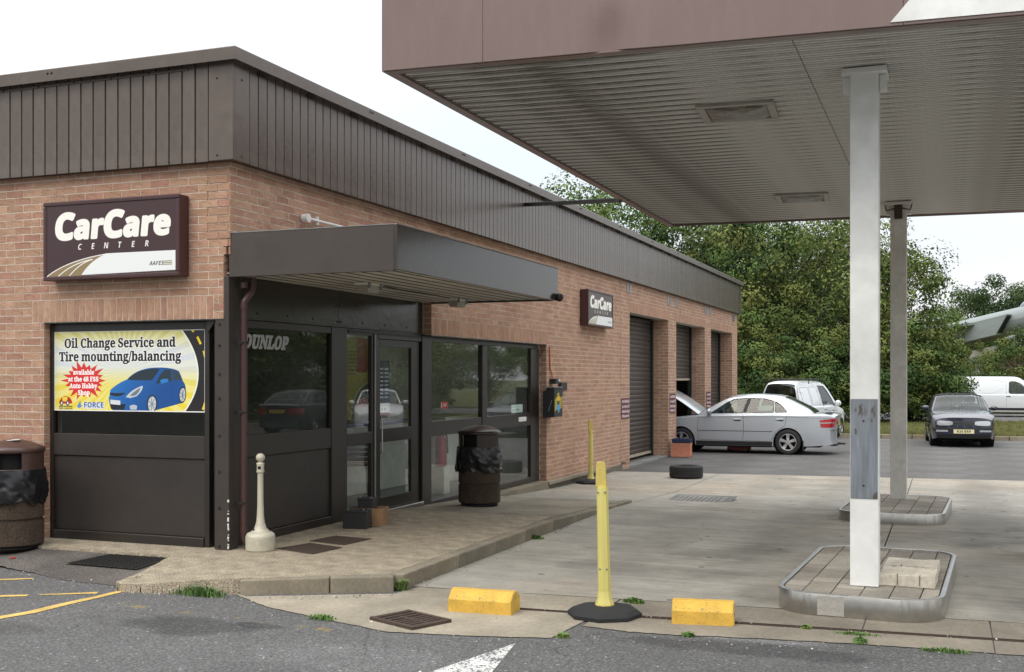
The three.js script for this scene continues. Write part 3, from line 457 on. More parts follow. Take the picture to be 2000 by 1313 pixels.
// glazed screen under the porch
{
  const d = 0.05, sf = part('shop_front', bld);
  const H = (n, m, z0, z1, y0, y1, dep = d, pr = 0.012, r = 0.006) => mesh(n, bx(SX - dep, SX + pr, y0, y1, z0, z1, r), m, sf);
  H('jamb', mBrownFrame, -0.16, -0.385, 0.10, 2.305);
  H('beam_panel', mBrownGloss, -0.16, -2.20, 2.312, 2.72, 0.04, 0.016, 0.003); H('beam_panel', mBrownGloss, -2.205, -4.36, 2.312, 2.72, 0.04, 0.016, 0.003);
  H('head_rail', mBrownFrame, -0.387, -2.04, 2.235, 2.309); H('rail', mBrownPanel, -0.387, -2.04, 0.965, 1.185); H('spandrel_panel', mBrownPanel, -0.387, -2.04, 0.215, 0.962, 0.05, -0.008); H('bottom_rail', mBrownFrame, -0.387, -2.04, 0.10, 0.212, 0.05, 0.02);
  H('post', mBrownFrame, -2.042, -2.35, 0.10, 2.309, 0.06, 0.02);
  H('sidelight_frame', mBrownFrame, -2.352, -2.40, 0.10, 2.309); H('sidelight_frame', mBrownFrame, -2.99, -3.16, 0.10, 2.309, 0.05, 0.008);
  H('sidelight_rail', mBrownFrame, -2.402, -2.988, 0.965, 1.105); H('sidelight_rail', mBrownFrame, -2.402, -2.988, 2.24, 2.309); H('sidelight_rail', mBrownFrame, -2.402, -2.988, 0.10, 0.24);
  mesh('aluminium_strip', bx(SX + 0.012, SX + 0.022, 0.1, 2.29, -3.075, -3.045), mGalv, sf); mesh('aluminium_strip', bx(SX + 0.013, SX + 0.023, 2.262, 2.292, -4.30, -2.42), mDarkMetal, sf);
  H('post', mBrownFrame, -4.352, -4.63, 0.02, 2.309, 0.06, 0.02);
  const bolt = new THREE.CylinderGeometry(0.012, 0.012, 0.01, 6).rotateZ(Math.PI / 2); for (const [z, y] of [[-0.6, 2.38], [-1.15, 2.38], [-1.65, 2.38], [-2.17, 2.37], [-2.24, 2.37], [-2.17, 2.55], [-2.24, 2.55], [-2.75, 2.38], [-3.3, 2.38], [-3.9, 2.38]]) { const m = mesh('bolt', bolt, mDarkMetal, sf); m.position.set(SX + 0.018, y, z); }
  const pane = (n, z0, z1, y0, y1, m = mGlass, dx = -0.015) => mesh(n, new THREE.PlaneGeometry(z0 - z1, y1 - y0).rotateY(Math.PI / 2).translate(SX + dx, (y0 + y1) / 2, (z0 + z1) / 2), m, sf);
  pane('glass', -0.385, -2.04, 1.183, 2.236, mGlassDark); pane('glass', -2.398, -2.99, 1.10, 2.242); pane('glass', -2.398, -2.99, 0.238, 0.967);
  // right-hand display window
  H('bottom_rail', mBrownFrame, -4.632, -8.86, 0.02, 0.11, 0.06, 0.012); H('head_rail', mBrownFrame, -4.632, -8.80, 2.222, 2.286, 0.06, 0.012); H('mid_rail', mBrownFrame, -4.632, -6.38, 0.965, 1.165, 0.055, 0.01); H('mid_rail', mBrownFrame, -6.562, -8.46, 0.965, 1.165, 0.055, 0.01);
  H('mullion', mBrownFrame, -6.382, -6.56, 0.112, 2.22, 0.06, 0.02); H('jamb', mBrownFrame, -8.462, -8.85, 0.112, 2.22, 0.06, 0.014);
  pane('glass', -4.63, -6.39, 1.163, 2.224); pane('glass', -6.56, -8.47, 1.163, 2.224); pane('glass', -4.63, -6.39, 0.108, 0.967); pane('glass', -6.56, -8.47, 0.108, 0.967);
  // door leaf
  const dr = part('door', bld), D = (n, m, z0, z1, y0, y1) => mesh(n, bx(SX - 0.055, SX - 0.012, y0, y1, z0, z1, 0.004), m, dr);
  D('stile', mBrownFrame, -3.165, -3.245, 0.15, 2.21); D('stile', mBrownFrame, -4.09, -4.31, 0.15, 2.21); D('rail', mBrownFrame, -3.247, -4.088, 2.12, 2.21); D('rail', mBrownFrame, -3.247, -4.088, 0.96, 1.125); D('rail', mBrownFrame, -3.247, -4.088, 0.15, 0.29);
  for (const [y0, y1] of [[1.124, 2.122], [0.289, 0.962]]) mesh('glass', new THREE.PlaneGeometry(0.845, y1 - y0).rotateY(Math.PI / 2).translate(SX - 0.033, (y0 + y1) / 2, -3.667), mGlass, dr);
  mesh('door_head', bx(SX - 0.055, SX + 0.01, 2.213, 2.309, -4.35, -3.162, 0.004), mBrownFrame, bld);
  mesh('threshold', bx(SX - 0.08, SX + 0.05, 0.10, 0.142, -4.345, -3.10, 0.01), mSteel, bld);
  mesh('handle', tube([V(SX + 0.0, 1.25, -3.2), V(SX + 0.035, 1.25, -3.2), V(SX + 0.035, 0.85, -3.2), V(SX + 0.0, 0.85, -3.2)], 0.011), mSteel, dr);
}
// porch: boxed brown fascia, slatted pale soffit
{
  const p = part('porch', bld), PX = 1.74, PZ = -4.41, mF = brown(1.25, 0.5), mR = brown(1.25, 0.18, { bumpMap: rep(blotchTex, 0.5), bumpScale: 0.0012 });
  mesh('fascia_board', bx(-0.022, PX - 0.032, 2.69, 3.10, -0.045, -0.012, 0.004), mF, p);
  mesh('fascia_board', bx(PX - 0.03, PX, 2.70, 3.098, PZ, -0.010, 0.004), mR, p);
  mesh('fascia_board', bx(0.012, PX - 0.032, 2.70, 3.096, PZ, PZ + 0.03, 0.004), mF, p);
  mesh('roof_sheet', bx(0.012, PX - 0.032, 3.04, 3.06, PZ + 0.032, -0.047), mGalv, p);
  mesh('edge_trim', [bx(PX - 0.035, PX + 0.004, 3.0985, 3.106, PZ - 0.002, -0.008), bx(-0.02, PX - 0.036, 3.1005, 3.107, -0.048, -0.008)], mGalv, p);
  const n = 11, w = (PX - 0.035 - 0.0 + 0.10) / n; for (let i = 0; i < n; i++) mesh('soffit_slat', bx(-0.10 + i * w + 0.016, -0.10 + (i + 1) * w - 0.016, 2.722, 2.736, PZ + 0.035, -0.05, 0.004), mPaleSoffit, p);
  for (let i = 1; i < n; i++) mesh('gap_shade_strip', bx(-0.10 + i * w - 0.013, -0.10 + i * w + 0.013, 2.7195, 2.734, PZ + 0.036, -0.051), mBrownFrame, p);  // dark strips added over the slat gaps, standing for the shade inside them
  mesh('soffit_board', bx(-0.11, PX - 0.033, 2.765, 2.775, PZ + 0.034, -0.049), mBlackVoid, p);
}
// roller shutters in the three bays
const mShutter = [brown(1.15, 0.5), brown(1.05, 0.5), brown(1.25, 0.52)];
const slatG = (() => { const g = prism([[0, 0], [0.006, 0.006], [0.016, 0.05], [0.016, 0.085], [0.004, 0.104], [0, 0.104]], 3.54); g.rotateY(Math.PI); g.scale(-1, 1, 1); { const a = g.attributes.position.array, n = g.attributes.normal.array, u = g.attributes.uv.array, sw = (r, i, w) => { for (let k = 0; k < w; k++) { const t = r[(i + 1) * w + k]; r[(i + 1) * w + k] = r[(i + 2) * w + k]; r[(i + 2) * w + k] = t; } }; for (let i = 0; i < a.length / 3; i += 3) { sw(a, i, 3); sw(n, i, 3); sw(u, i, 2); } g.computeVertexNormals(); } return g; })();
[[14.23, 17.78, -0.08], [18.62, 22.17, 1.66], [23.02, 26.42, -0.13]].forEach(([u0, u1, yb], bi) => {
  const s = part('roller_shutter', bld), zl = u1 - u0; let k = 0;
  for (let y = yb + 0.06; y < 3.12; y += 0.105, k++) { const m = mesh('shutter_slat', slatG, mShutter[(k * 7 + bi) % 3], s); m.position.set(-0.44, y, -u0 - 0.005); m.scale.z = (zl - 0.01) / 3.54; }
  mesh('bottom_bar', bx(-0.46, -0.405, yb, yb + 0.058, -u1 + 0.01, -u0 - 0.01, 0.006), bi === 2 ? mDarkMetal : S(0xffffff, { color: lin(0.46, 0.40, 0.30), roughness: 0.6, map: rep(blotchTex, 2) }), s);
  mesh('guide_rail', [bx(-0.47, -0.37, -0.16, 3.12, -u1 + 0.004, -u1 + 0.085)], P(0x1b2523, { roughness: 0.5 }), s);
  mesh('guide_rail', [bx(-0.47, -0.385, -0.16, 3.12, -u0 - 0.06, -u0 - 0.004)], mBrownFrame, s);
  mesh('header_box', bx(-0.75, -0.43, 3.14, 3.5, -u1 - 0.1, -u0 + 0.1), mBrownFrame, s);
  mesh('bay_sill', bx(-0.26, 0.01, -0.30, -0.132, -u1 + 0.005, -u0 - 0.005), mConcrete(0.26, 0.265, 0.27), bld);
});
// shutter hold-back plates high on the piers
[[1228, 563], [1307, 588], [1321, 592], [1378, 605], [1387.5, 608], [1432, 622]].forEach(([x, y], i) => { const w = onX(x, y, XA), h = 0.2, z = w.z - ZB, yy = w.y; mesh('wall_plate', [bx(0.002, 0.014, yy - h / 2, yy + h / 2, z - 0.15, z + 0.15, 0.003), bx(0.002, 0.05, yy - h / 2 + 0.01, yy + h / 2 - 0.01, z + 0.02, z + 0.035)], i === 5 ? mGalv : S(0xffffff, { color: lin(0.50, 0.52, 0.54), metalness: 0.3, roughness: 0.5, map: rep(blotchTex, 2) }), bld); });
// rainwater pipe at the corner
{
  const p = part('rainwater_pipe', bld), x = 0.045, z = -0.155;
  mesh('pipe', tube([V(0.085, 2.70, -0.245), V(0.085, 2.62, -0.245), V(0.08, 2.56, -0.225), V(x + 0.008, 2.48, z - 0.015), V(x, 2.43, z), V(x, 1.0, z), V(x, 0.24, z), V(x + 0.03, 0.17, z - 0.01), V(x + 0.10, 0.15, z - 0.02)], 0.034, 14, false, 90), mPipe, p);
  for (const y of [2.62, 2.42, 0.30]) mesh('collar', new THREE.CylinderGeometry(0.041, 0.041, 0.05, 16).translate(x, y, z), mPipe, p);
  for (const y of [2.08, 1.42, 0.56]) mesh('bracket', [bx(x - 0.10, x + 0.02, y - 0.012, y + 0.012, z + 0.034, z + 0.05), new THREE.TorusGeometry(0.038, 0.006, 6, 16).rotateX(Math.PI / 2).translate(x, y, z)], mDarkMetal, p);
}
// ---------------------------------------------------------------- lamps, signs and fittings on the building
function porchLamp(px, py, label) {
  const q = onY(px, py, 2.70), l = thing('bulkhead_lamp', label, 'lamp', [q.x, 2.72, q.z], Math.PI / 2, 'lamps under the porch');
  mesh('backplate', bx(-0.19, 0.19, -0.03, 0, -0.07, 0.07, 0.01), mGreyPaint, l);
  const g = new THREE.CylinderGeometry(0.105, 0.075, 0.075, 4, 1).rotateY(Math.PI / 4); g.scale(2.1, 1, 0.95); g.translate(0, -0.066, 0);
  mesh('diffuser', toCreasedNormals(g, 0.4), P(0xffffff, { color: lin(0.42, 0.40, 0.35), roughness: 0.3, transmission: 0.35 }), l);
  mesh('clip', [bx(-0.14, -0.11, -0.06, -0.005, 0.068, 0.085), bx(0.11, 0.14, -0.06, -0.005, 0.068, 0.085)], mGalv, l);
}
porchLamp(720, 557, 'grey bulkhead lamp under the porch above the dark shop window'); porchLamp(893, 587, 'grey bulkhead lamp under the porch beside the brick lintel');
{ const a = onY(738, 557, 2.716), b = onY(878, 582, 2.716); tag(mesh('cable', tube([V(a.x, 2.714, a.z), V(mix(a.x, b.x, 0.3), 2.709, mix(a.z, b.z, 0.3)), V(mix(a.x, b.x, 0.6), 2.714, mix(a.z, b.z, 0.6)), V(b.x, 2.714, b.z)], 0.006, 6), mBlackPlastic), 'thin black cable clipped to the porch ceiling between the lamps', 'cable'); }
function signTexture(w, h, narrow) {
  return canvasTexture(w, h, (c) => {
    c.fillStyle = '#40292b'; c.fillRect(0, 0, w, h);
    const top = h * 0.705;
    c.fillStyle = '#e9eceb'; c.beginPath();
    if (narrow) { c.moveTo(0, h); c.quadraticCurveTo(w * 0.12, h * 0.74, w * 0.42, top + 8); c.lineTo(w, top + 2); c.lineTo(w, h); } else { c.moveTo(w * 0.275, h); c.quadraticCurveTo(w * 0.34, h * 0.80, w * 0.47, top); c.lineTo(w * 0.995, top); c.lineTo(w * 0.995, h * 0.975); c.lineTo(w * 0.28, h * 0.995); }
    c.closePath(); c.fill();
    const x0 = narrow ? 0 : 0, xe = narrow ? w * 0.42 : w * 0.47, xb = narrow ? w * 0.30 : w * 0.275;
    c.fillStyle = narrow ? '#b7ad97' : '#8f7c57'; c.beginPath(); c.moveTo(x0, h); c.quadraticCurveTo(w * 0.16, h * 0.78, xe, top + 3); c.quadraticCurveTo(xb + (xe - xb) * 0.35, h * 0.80, xb, h); c.closePath(); c.fill();
    c.strokeStyle = '#efefec'; c.lineWidth = h * 0.013; c.beginPath(); c.moveTo(x0, h); c.quadraticCurveTo(w * 0.16, h * 0.78, xe + 6, top + 4); c.stroke();
    for (const t of [0.34, 0.66]) { c.beginPath(); c.moveTo(mix(x0, xb, t), h); c.quadraticCurveTo(mix(w * 0.14, xb + (xe - xb) * 0.3, t), h * 0.82, xe * 0.78, top + h * 0.075); c.stroke(); }
    c.save(); c.fillStyle = '#f4f2ea'; c.strokeStyle = '#f4f2ea'; c.lineJoin = 'round'; c.textAlign = 'center';
    c.translate(w * 0.51, h * 0.475); c.transform(1, 0, -0.10, 1, 0, 0);
    const put = (s, x, px, sx) => { c.save(); c.translate(x, 0); c.scale(sx, 1); c.font = 'bold ' + px + 'px sans-serif'; c.lineWidth = px * 0.085; c.strokeText(s, 0, 0); c.fillText(s, 0, 0); c.restore(); };
    c.textAlign = 'left'; const big = h * 0.50, small = h * 0.455; c.font = 'bold ' + big + 'px sans-serif';
    const seg = [['C', big], ['ar', small], ['C', big], ['are', small]]; let tot = 0; const ws = seg.map(([s, p]) => { c.font = 'bold ' + p + 'px sans-serif'; const q = c.measureText(s).width; tot += q; return q; });
    const sx = w * 0.90 / tot; let x = -w * 0.455; seg.forEach(([s, p], i) => { put(s, x, p, sx); x += ws[i] * sx; }); c.restore();
    c.save(); c.fillStyle = '#eceae4'; c.textAlign = 'center'; c.translate(w * 0.52, h * 0.635); c.transform(0.9, 0, -0.16, 1, 0, 0); c.font = 'bold ' + h * 0.115 + 'px sans-serif'; 'CENTER'.split('').forEach((s, i) => c.fillText(s, (i - 2.5) * w * 0.115, 0)); c.restore();
    c.save(); c.fillStyle = '#2f2a2c'; c.translate(w * 0.80, h * 0.90); c.transform(1, 0, -0.22, 1, 0, 0); c.font = 'bold ' + h * 0.078 + 'px sans-serif'; c.textAlign = 'left'; const aw = c.measureText('AAFES').width; c.scale(w * 0.105 / aw, 1); c.fillText('AAFES', 0, 0); c.restore();
    c.fillStyle = '#8a7a5a'; for (let i = 0; i < 3; i++) c.fillRect(w * 0.905, h * (0.845 + i * 0.022), w * 0.065, h * 0.012);
  });
}
function boxSign(name, label, w, h, d, tex, place) {
  const s = thing(name, label, 'sign', place.pos, place.turn);
  mesh('casing', bx(-w / 2, w / 2, 0, h, 0.004, d - 0.012, 0.006), mMaroon, s);
  const b = 0.038; mesh('frame', [bx(-w / 2 - 0.004, w / 2 + 0.004, h - b, h + 0.004, d - 0.03, d, 0.01), bx(-w / 2 - 0.004, w / 2 + 0.004, -0.004, b, d - 0.03, d, 0.01), bx(-w / 2 - 0.004, -w / 2 + b, b + 0.001, h - b - 0.001, d - 0.03, d - 0.001, 0.01), bx(w / 2 - b, w / 2 + 0.004, b + 0.001, h - b - 0.001, d - 0.03, d - 0.001, 0.01)], mMaroon, s);
  mesh('face', new THREE.PlaneGeometry(w - 2 * b, h - 2 * b).translate(0, h / 2, d - 0.009), P(0xffffff, { map: tex, roughness: 0.28 }), s);
  return s;
}
boxSign('wall_sign', 'large brown lettered box sign on the bricks above the poster window', 1.625, 0.765, 0.155, signTexture(1024, 482), { pos: [-7.53, 2.705, ZB + 0.004], turn: 0 });
{ const a = onX(1149, 565, -6.10), b = onX(1197.5, 580, -6.10), w = a.z - b.z; boxSign('wall_sign', 'smaller brown lettered box sign on the side wall before the garage bays', w, 0.66, 0.16, signTexture(1024, 560, true), { pos: [XA + 0.004, 2.70, (a.z + b.z) / 2], turn: Math.PI / 2 }); }
// poster in the window
const posterTex = canvasTexture(1480, 660, (c, w, h) => {
  c.fillStyle = '#e7d763'; c.fillRect(0, 0, w, h); const ox = w * 0.47, oy = h * 0.52;
  const g = c.createLinearGradient(0, 0, 0, h); g.addColorStop(0, '#d9d06a'); g.addColorStop(0.25, '#d4dbe2'); g.addColorStop(0.45, '#d9dfe0'); g.addColorStop(0.68, '#e8d95a'); g.addColorStop(1, '#ecd63a'); c.fillStyle = g; c.fillRect(0, 0, w, h);
  c.fillStyle = 'rgba(244,244,214,0.42)'; for (let i = 0; i < 40; i++) { const a = i / 40 * Math.PI * 2, b = a + 0.085; c.beginPath(); c.moveTo(ox, oy); c.lineTo(ox + Math.cos(a) * 1600, oy + Math.sin(a) * 1600); c.lineTo(ox + Math.cos(b) * 1600, oy + Math.sin(b) * 1600); c.fill(); }
  c.fillStyle = '#231f22'; c.beginPath(); c.moveTo(w * 0.85, 0); c.quadraticCurveTo(w * 1.055, h * 0.52, w * 0.87, h); c.lineTo(w, h); c.lineTo(w, 0); c.fill(); c.strokeStyle = '#eef3ea'; c.lineWidth = 12; c.beginPath(); c.moveTo(w * 0.848, 0); c.quadraticCurveTo(w * 1.052, h * 0.52, w * 0.866, h); c.stroke();
  c.strokeStyle = '#f0cf2a'; c.lineWidth = 20; for (const [x0, y0, x1, y1] of [[0.915, 0, 0.928, 0.03], [0.95, 0.09, 0.972, 0.18], [0.99, 0.26, 1.0, 0.34], [0.985, 0.97, 1.0, 0.88]]) { c.beginPath(); c.moveTo(w * x0, h * y0); c.lineTo(w * x1, h * y1); c.stroke(); }
  const txt = (s, x, y, px, wid, col, edge, ew) => { c.save(); c.font = 'bold ' + px + 'px serif'; c.translate(x, y); const q = c.measureText(s).width; c.scale(wid / q, 1); c.textAlign = 'left'; c.lineJoin = 'round'; if (edge) { c.strokeStyle = edge; c.lineWidth = ew; c.strokeText(s, 0, 0); } c.fillStyle = col; c.strokeStyle = col; c.lineWidth = px * 0.05; c.strokeText(s, 0, 0); c.fillText(s, 0, 0); c.restore(); };
  txt('Oil Change Service and', w * 0.068, h * 0.205, 104, w * 0.745, '#17141a', '#ffffff', 14); txt('Tire mounting/balancing', w * 0.033, h * 0.375, 104, w * 0.815, '#17141a', '#ffffff', 14);
  c.fillStyle = '#d8302f'; c.beginPath(); const sx = w * 0.205, sy = h * 0.62; for (let i = 0; i < 40; i++) { const a = i / 40 * Math.PI * 2, r = i % 2 ? 0.70 : 1.0 + 0.12 * Math.sin(i * 2.3), X = sx + Math.cos(a) * w * 0.148 * r, Y = sy + Math.sin(a) * h * 0.235 * r; i ? c.lineTo(X, Y) : c.moveTo(X, Y); } c.fill();
  txt('available', w * 0.13, h * 0.545, 52, w * 0.145, '#ffffff'); txt('at the 48 FSS', w * 0.095, h * 0.63, 52, w * 0.21, '#ffffff'); txt('Auto Hobby', w * 0.105, h * 0.715, 52, w * 0.19, '#ffffff'); txt('Shop', w * 0.163, h * 0.80, 52, w * 0.082, '#ffffff');
  // small printed marks
  c.fillStyle = '#c8231f'; c.beginPath(); c.moveTo(w * 0.032, h * 0.90); c.quadraticCurveTo(w * 0.05, h * 0.80, w * 0.085, h * 0.82); c.quadraticCurveTo(w * 0.12, h * 0.83, w * 0.125, h * 0.91); c.lineTo(w * 0.035, h * 0.915); c.fill(); c.fillStyle = '#ead24a'; c.fillRect(w * 0.055, h * 0.825, w * 0.035, h * 0.06); c.fillStyle = '#e8e8e8'; for (const x of [0.05, 0.092]) { c.fillStyle = '#222'; c.beginPath(); c.ellipse(w * x, h * 0.905, 18, 22, 0, 0, 7); c.fill(); c.fillStyle = '#ddd'; c.beginPath(); c.ellipse(w * x, h * 0.905, 10, 13, 0, 0, 7); c.fill(); } c.fillStyle = '#1c1c1c'; c.fillRect(w * 0.03, h * 0.94, w * 0.095, 7);
  c.save(); c.transform(1, 0, -0.3, 1, 0, 0); c.font = 'bold 28px sans-serif'; c.fillStyle = '#222a'; const q0 = c.measureText('Hobby Connection').width; c.translate(w * 0.027 + h * 0.3, h * 0.985); c.scale(w * 0.095 / q0, 1); c.fillStyle = '#333'; c.fillText('Hobby Connection', 0, 0); c.restore();
  c.fillStyle = '#d7dfe4'; c.fillRect(w * 0.20, h * 0.89, w * 0.145, h * 0.085); c.fillStyle = '#2b50a0'; c.font = 'bold 60px sans-serif'; c.save(); c.translate(w * 0.203, h * 0.957); c.scale(w * 0.138 / c.measureText('FORCE').width, 1); c.fillText('FORCE', 0, 0); c.restore(); c.fillStyle = '#5f8fd0'; c.beginPath(); c.moveTo(w * 0.155, h * 0.95); c.lineTo(w * 0.18, h * 0.87); c.lineTo(w * 0.185, h * 0.93); c.lineTo(w * 0.197, h * 0.93); c.lineTo(w * 0.175, h * 0.97); c.fill();
  // printed blue hatchback, seen from the front quarter
  const X = x => w * (0.375 + x * 0.51), Y = y => h * (0.45 + y * 0.55);
  const path = (pts, f) => { c.beginPath(); pts.forEach((p, i) => p.length === 2 ? (i ? c.lineTo(X(p[0]), Y(p[1])) : c.moveTo(X(p[0]), Y(p[1]))) : c.quadraticCurveTo(X(p[0]), Y(p[1]), X(p[2]), Y(p[3]))); c.closePath(); c.fillStyle = f; c.fill(); };
  const bg = c.createLinearGradient(X(0), Y(0.2), X(0.5), Y(1)); bg.addColorStop(0, '#2b7fc4'); bg.addColorStop(0.5, '#1c62ae'); bg.addColorStop(1, '#164f93');
  path([[0.02, 0.52], [0.10, 0.38, 0.24, 0.28], [0.36, 0.04, 0.58, 0.02], [0.80, 0.0, 0.90, 0.10], [0.93, 0.20, 0.95, 0.32], [1.0, 0.42, 0.98, 0.62], [0.97, 0.80, 0.94, 0.80], [0.62, 0.96], [0.50, 1.0], [0.06, 0.99], [0.0, 0.90, 0.0, 0.70]], bg);
  path([[0.24, 0.29], [0.36, 0.05, 0.60, 0.04], [0.66, 0.05], [0.56, 0.30], [0.40, 0.31, 0.24, 0.29]], '#27333d'); path([[0.61, 0.38], [0.66, 0.14, 0.72, 0.07], [0.80, 0.06], [0.81, 0.32], [0.61, 0.38]], '#2a3742'); path([[0.83, 0.31], [0.82, 0.06], [0.89, 0.12], [0.94, 0.29]], '#33424d');
  path([[0.01, 0.58], [0.12, 0.60, 0.22, 0.58], [0.16, 0.68, 0.08, 0.66], [0.02, 0.64]], '#22292f'); path([[0.01, 0.82], [0.22, 0.84], [0.20, 0.97], [0.03, 0.96]], '#1d2429'); path([[0.02, 0.74], [0.15, 0.76], [0.15, 0.86], [0.02, 0.84]], '#dcdfe2');
  path([[0.22, 0.68], [0.30, 0.50, 0.44, 0.42], [0.45, 0.52, 0.36, 0.66], [0.28, 0.70]], '#c5cdd4'); path([[0.27, 0.66], [0.33, 0.54, 0.41, 0.47], [0.40, 0.56, 0.35, 0.64]], '#6d7a86'); path([[0.27, 0.88], [0.33, 0.82, 0.37, 0.88], [0.36, 0.96], [0.28, 0.96]], '#b9c2c9');
  for (const [x, y, r, a, b] of [[0.56, 0.83, 0.080, 0.052, 0.17], [0.945, 0.62, 0, 0.036, 0.15]]) { c.fillStyle = '#15181b'; c.beginPath(); c.ellipse(X(x), Y(y), w * 0.51 * a * 1.28, h * 0.55 * b * 1.18, 0.08, 0, 7); c.fill(); c.fillStyle = '#c4cad0'; c.beginPath(); c.ellipse(X(x), Y(y), w * 0.51 * a, h * 0.55 * b, 0.08, 0, 7); c.fill(); c.strokeStyle = '#5d666e'; c.lineWidth = 5; for (let k = 0; k < 7; k++) { const t = k / 7 * 6.28; c.beginPath(); c.moveTo(X(x), Y(y)); c.lineTo(X(x) + Math.cos(t) * w * 0.51 * a * 0.9, Y(y) + Math.sin(t) * h * 0.55 * b * 0.9); c.stroke(); } }
  path([[0.66, 0.31], [0.70, 0.25, 0.76, 0.27], [0.77, 0.33], [0.68, 0.38]], '#2b80c8'); c.strokeStyle = '#123f7a'; c.lineWidth = 3; c.beginPath(); c.moveTo(X(0.82), Y(0.33)); c.quadraticCurveTo(X(0.84), Y(0.6), X(0.80), Y(0.80)); c.stroke();
  c.strokeStyle = '#f3f3f0'; c.lineWidth = 9; c.strokeRect(3, 3, w - 6, h - 6);
});
{ const p = tag(mesh('window_poster', new RoundedBoxGeometry(1.835, 0.80, 0.004, 1, 0.001), P(0xdddddd, { color: lin(0.8, 0.8, 0.78), roughness: 0.5 })), 'yellow printed banner with a blue car fixed in the shop window', 'poster'); p.position.set(-7.53, 1.812, ZB + WZ - 0.005); const f = mesh('print', new THREE.PlaneGeometry(1.832, 0.797).translate(0, 0, 0.0027), P(0xffffff, { map: posterTex, roughness: 0.35 }), p); }
// white window lettering
{
  const t = canvasTexture(512, 128, (c, w, h) => { c.clearRect(0, 0, w, h); c.save(); c.translate(30, 108); c.transform(1, 0, -0.25, 1, 0, 0); c.font = 'bold 118px serif'; c.scale(440 / c.measureText('DUNLOP').width, 1); c.fillStyle = '#fff'; c.strokeStyle = '#fff'; c.lineWidth = 12; c.lineJoin = 'miter'; c.strokeText('DUNLOP', 0, 0); c.fillText('DUNLOP', 0, 0); c.restore(); });
  const o = tag(mesh('window_lettering', new THREE.PlaneGeometry(0.92, 0.19).rotateY(Math.PI / 2), P(0xffffff, { color: lin(0.34, 0.35, 0.35), map: t, transparent: true, alphaTest: 0.5, roughness: 0.6 })), 'white slanted capital lettering across the top of the dark shop window', 'lettering'); o.position.set(XA + SX - 0.011, 2.105, ZB - 0.80);
}
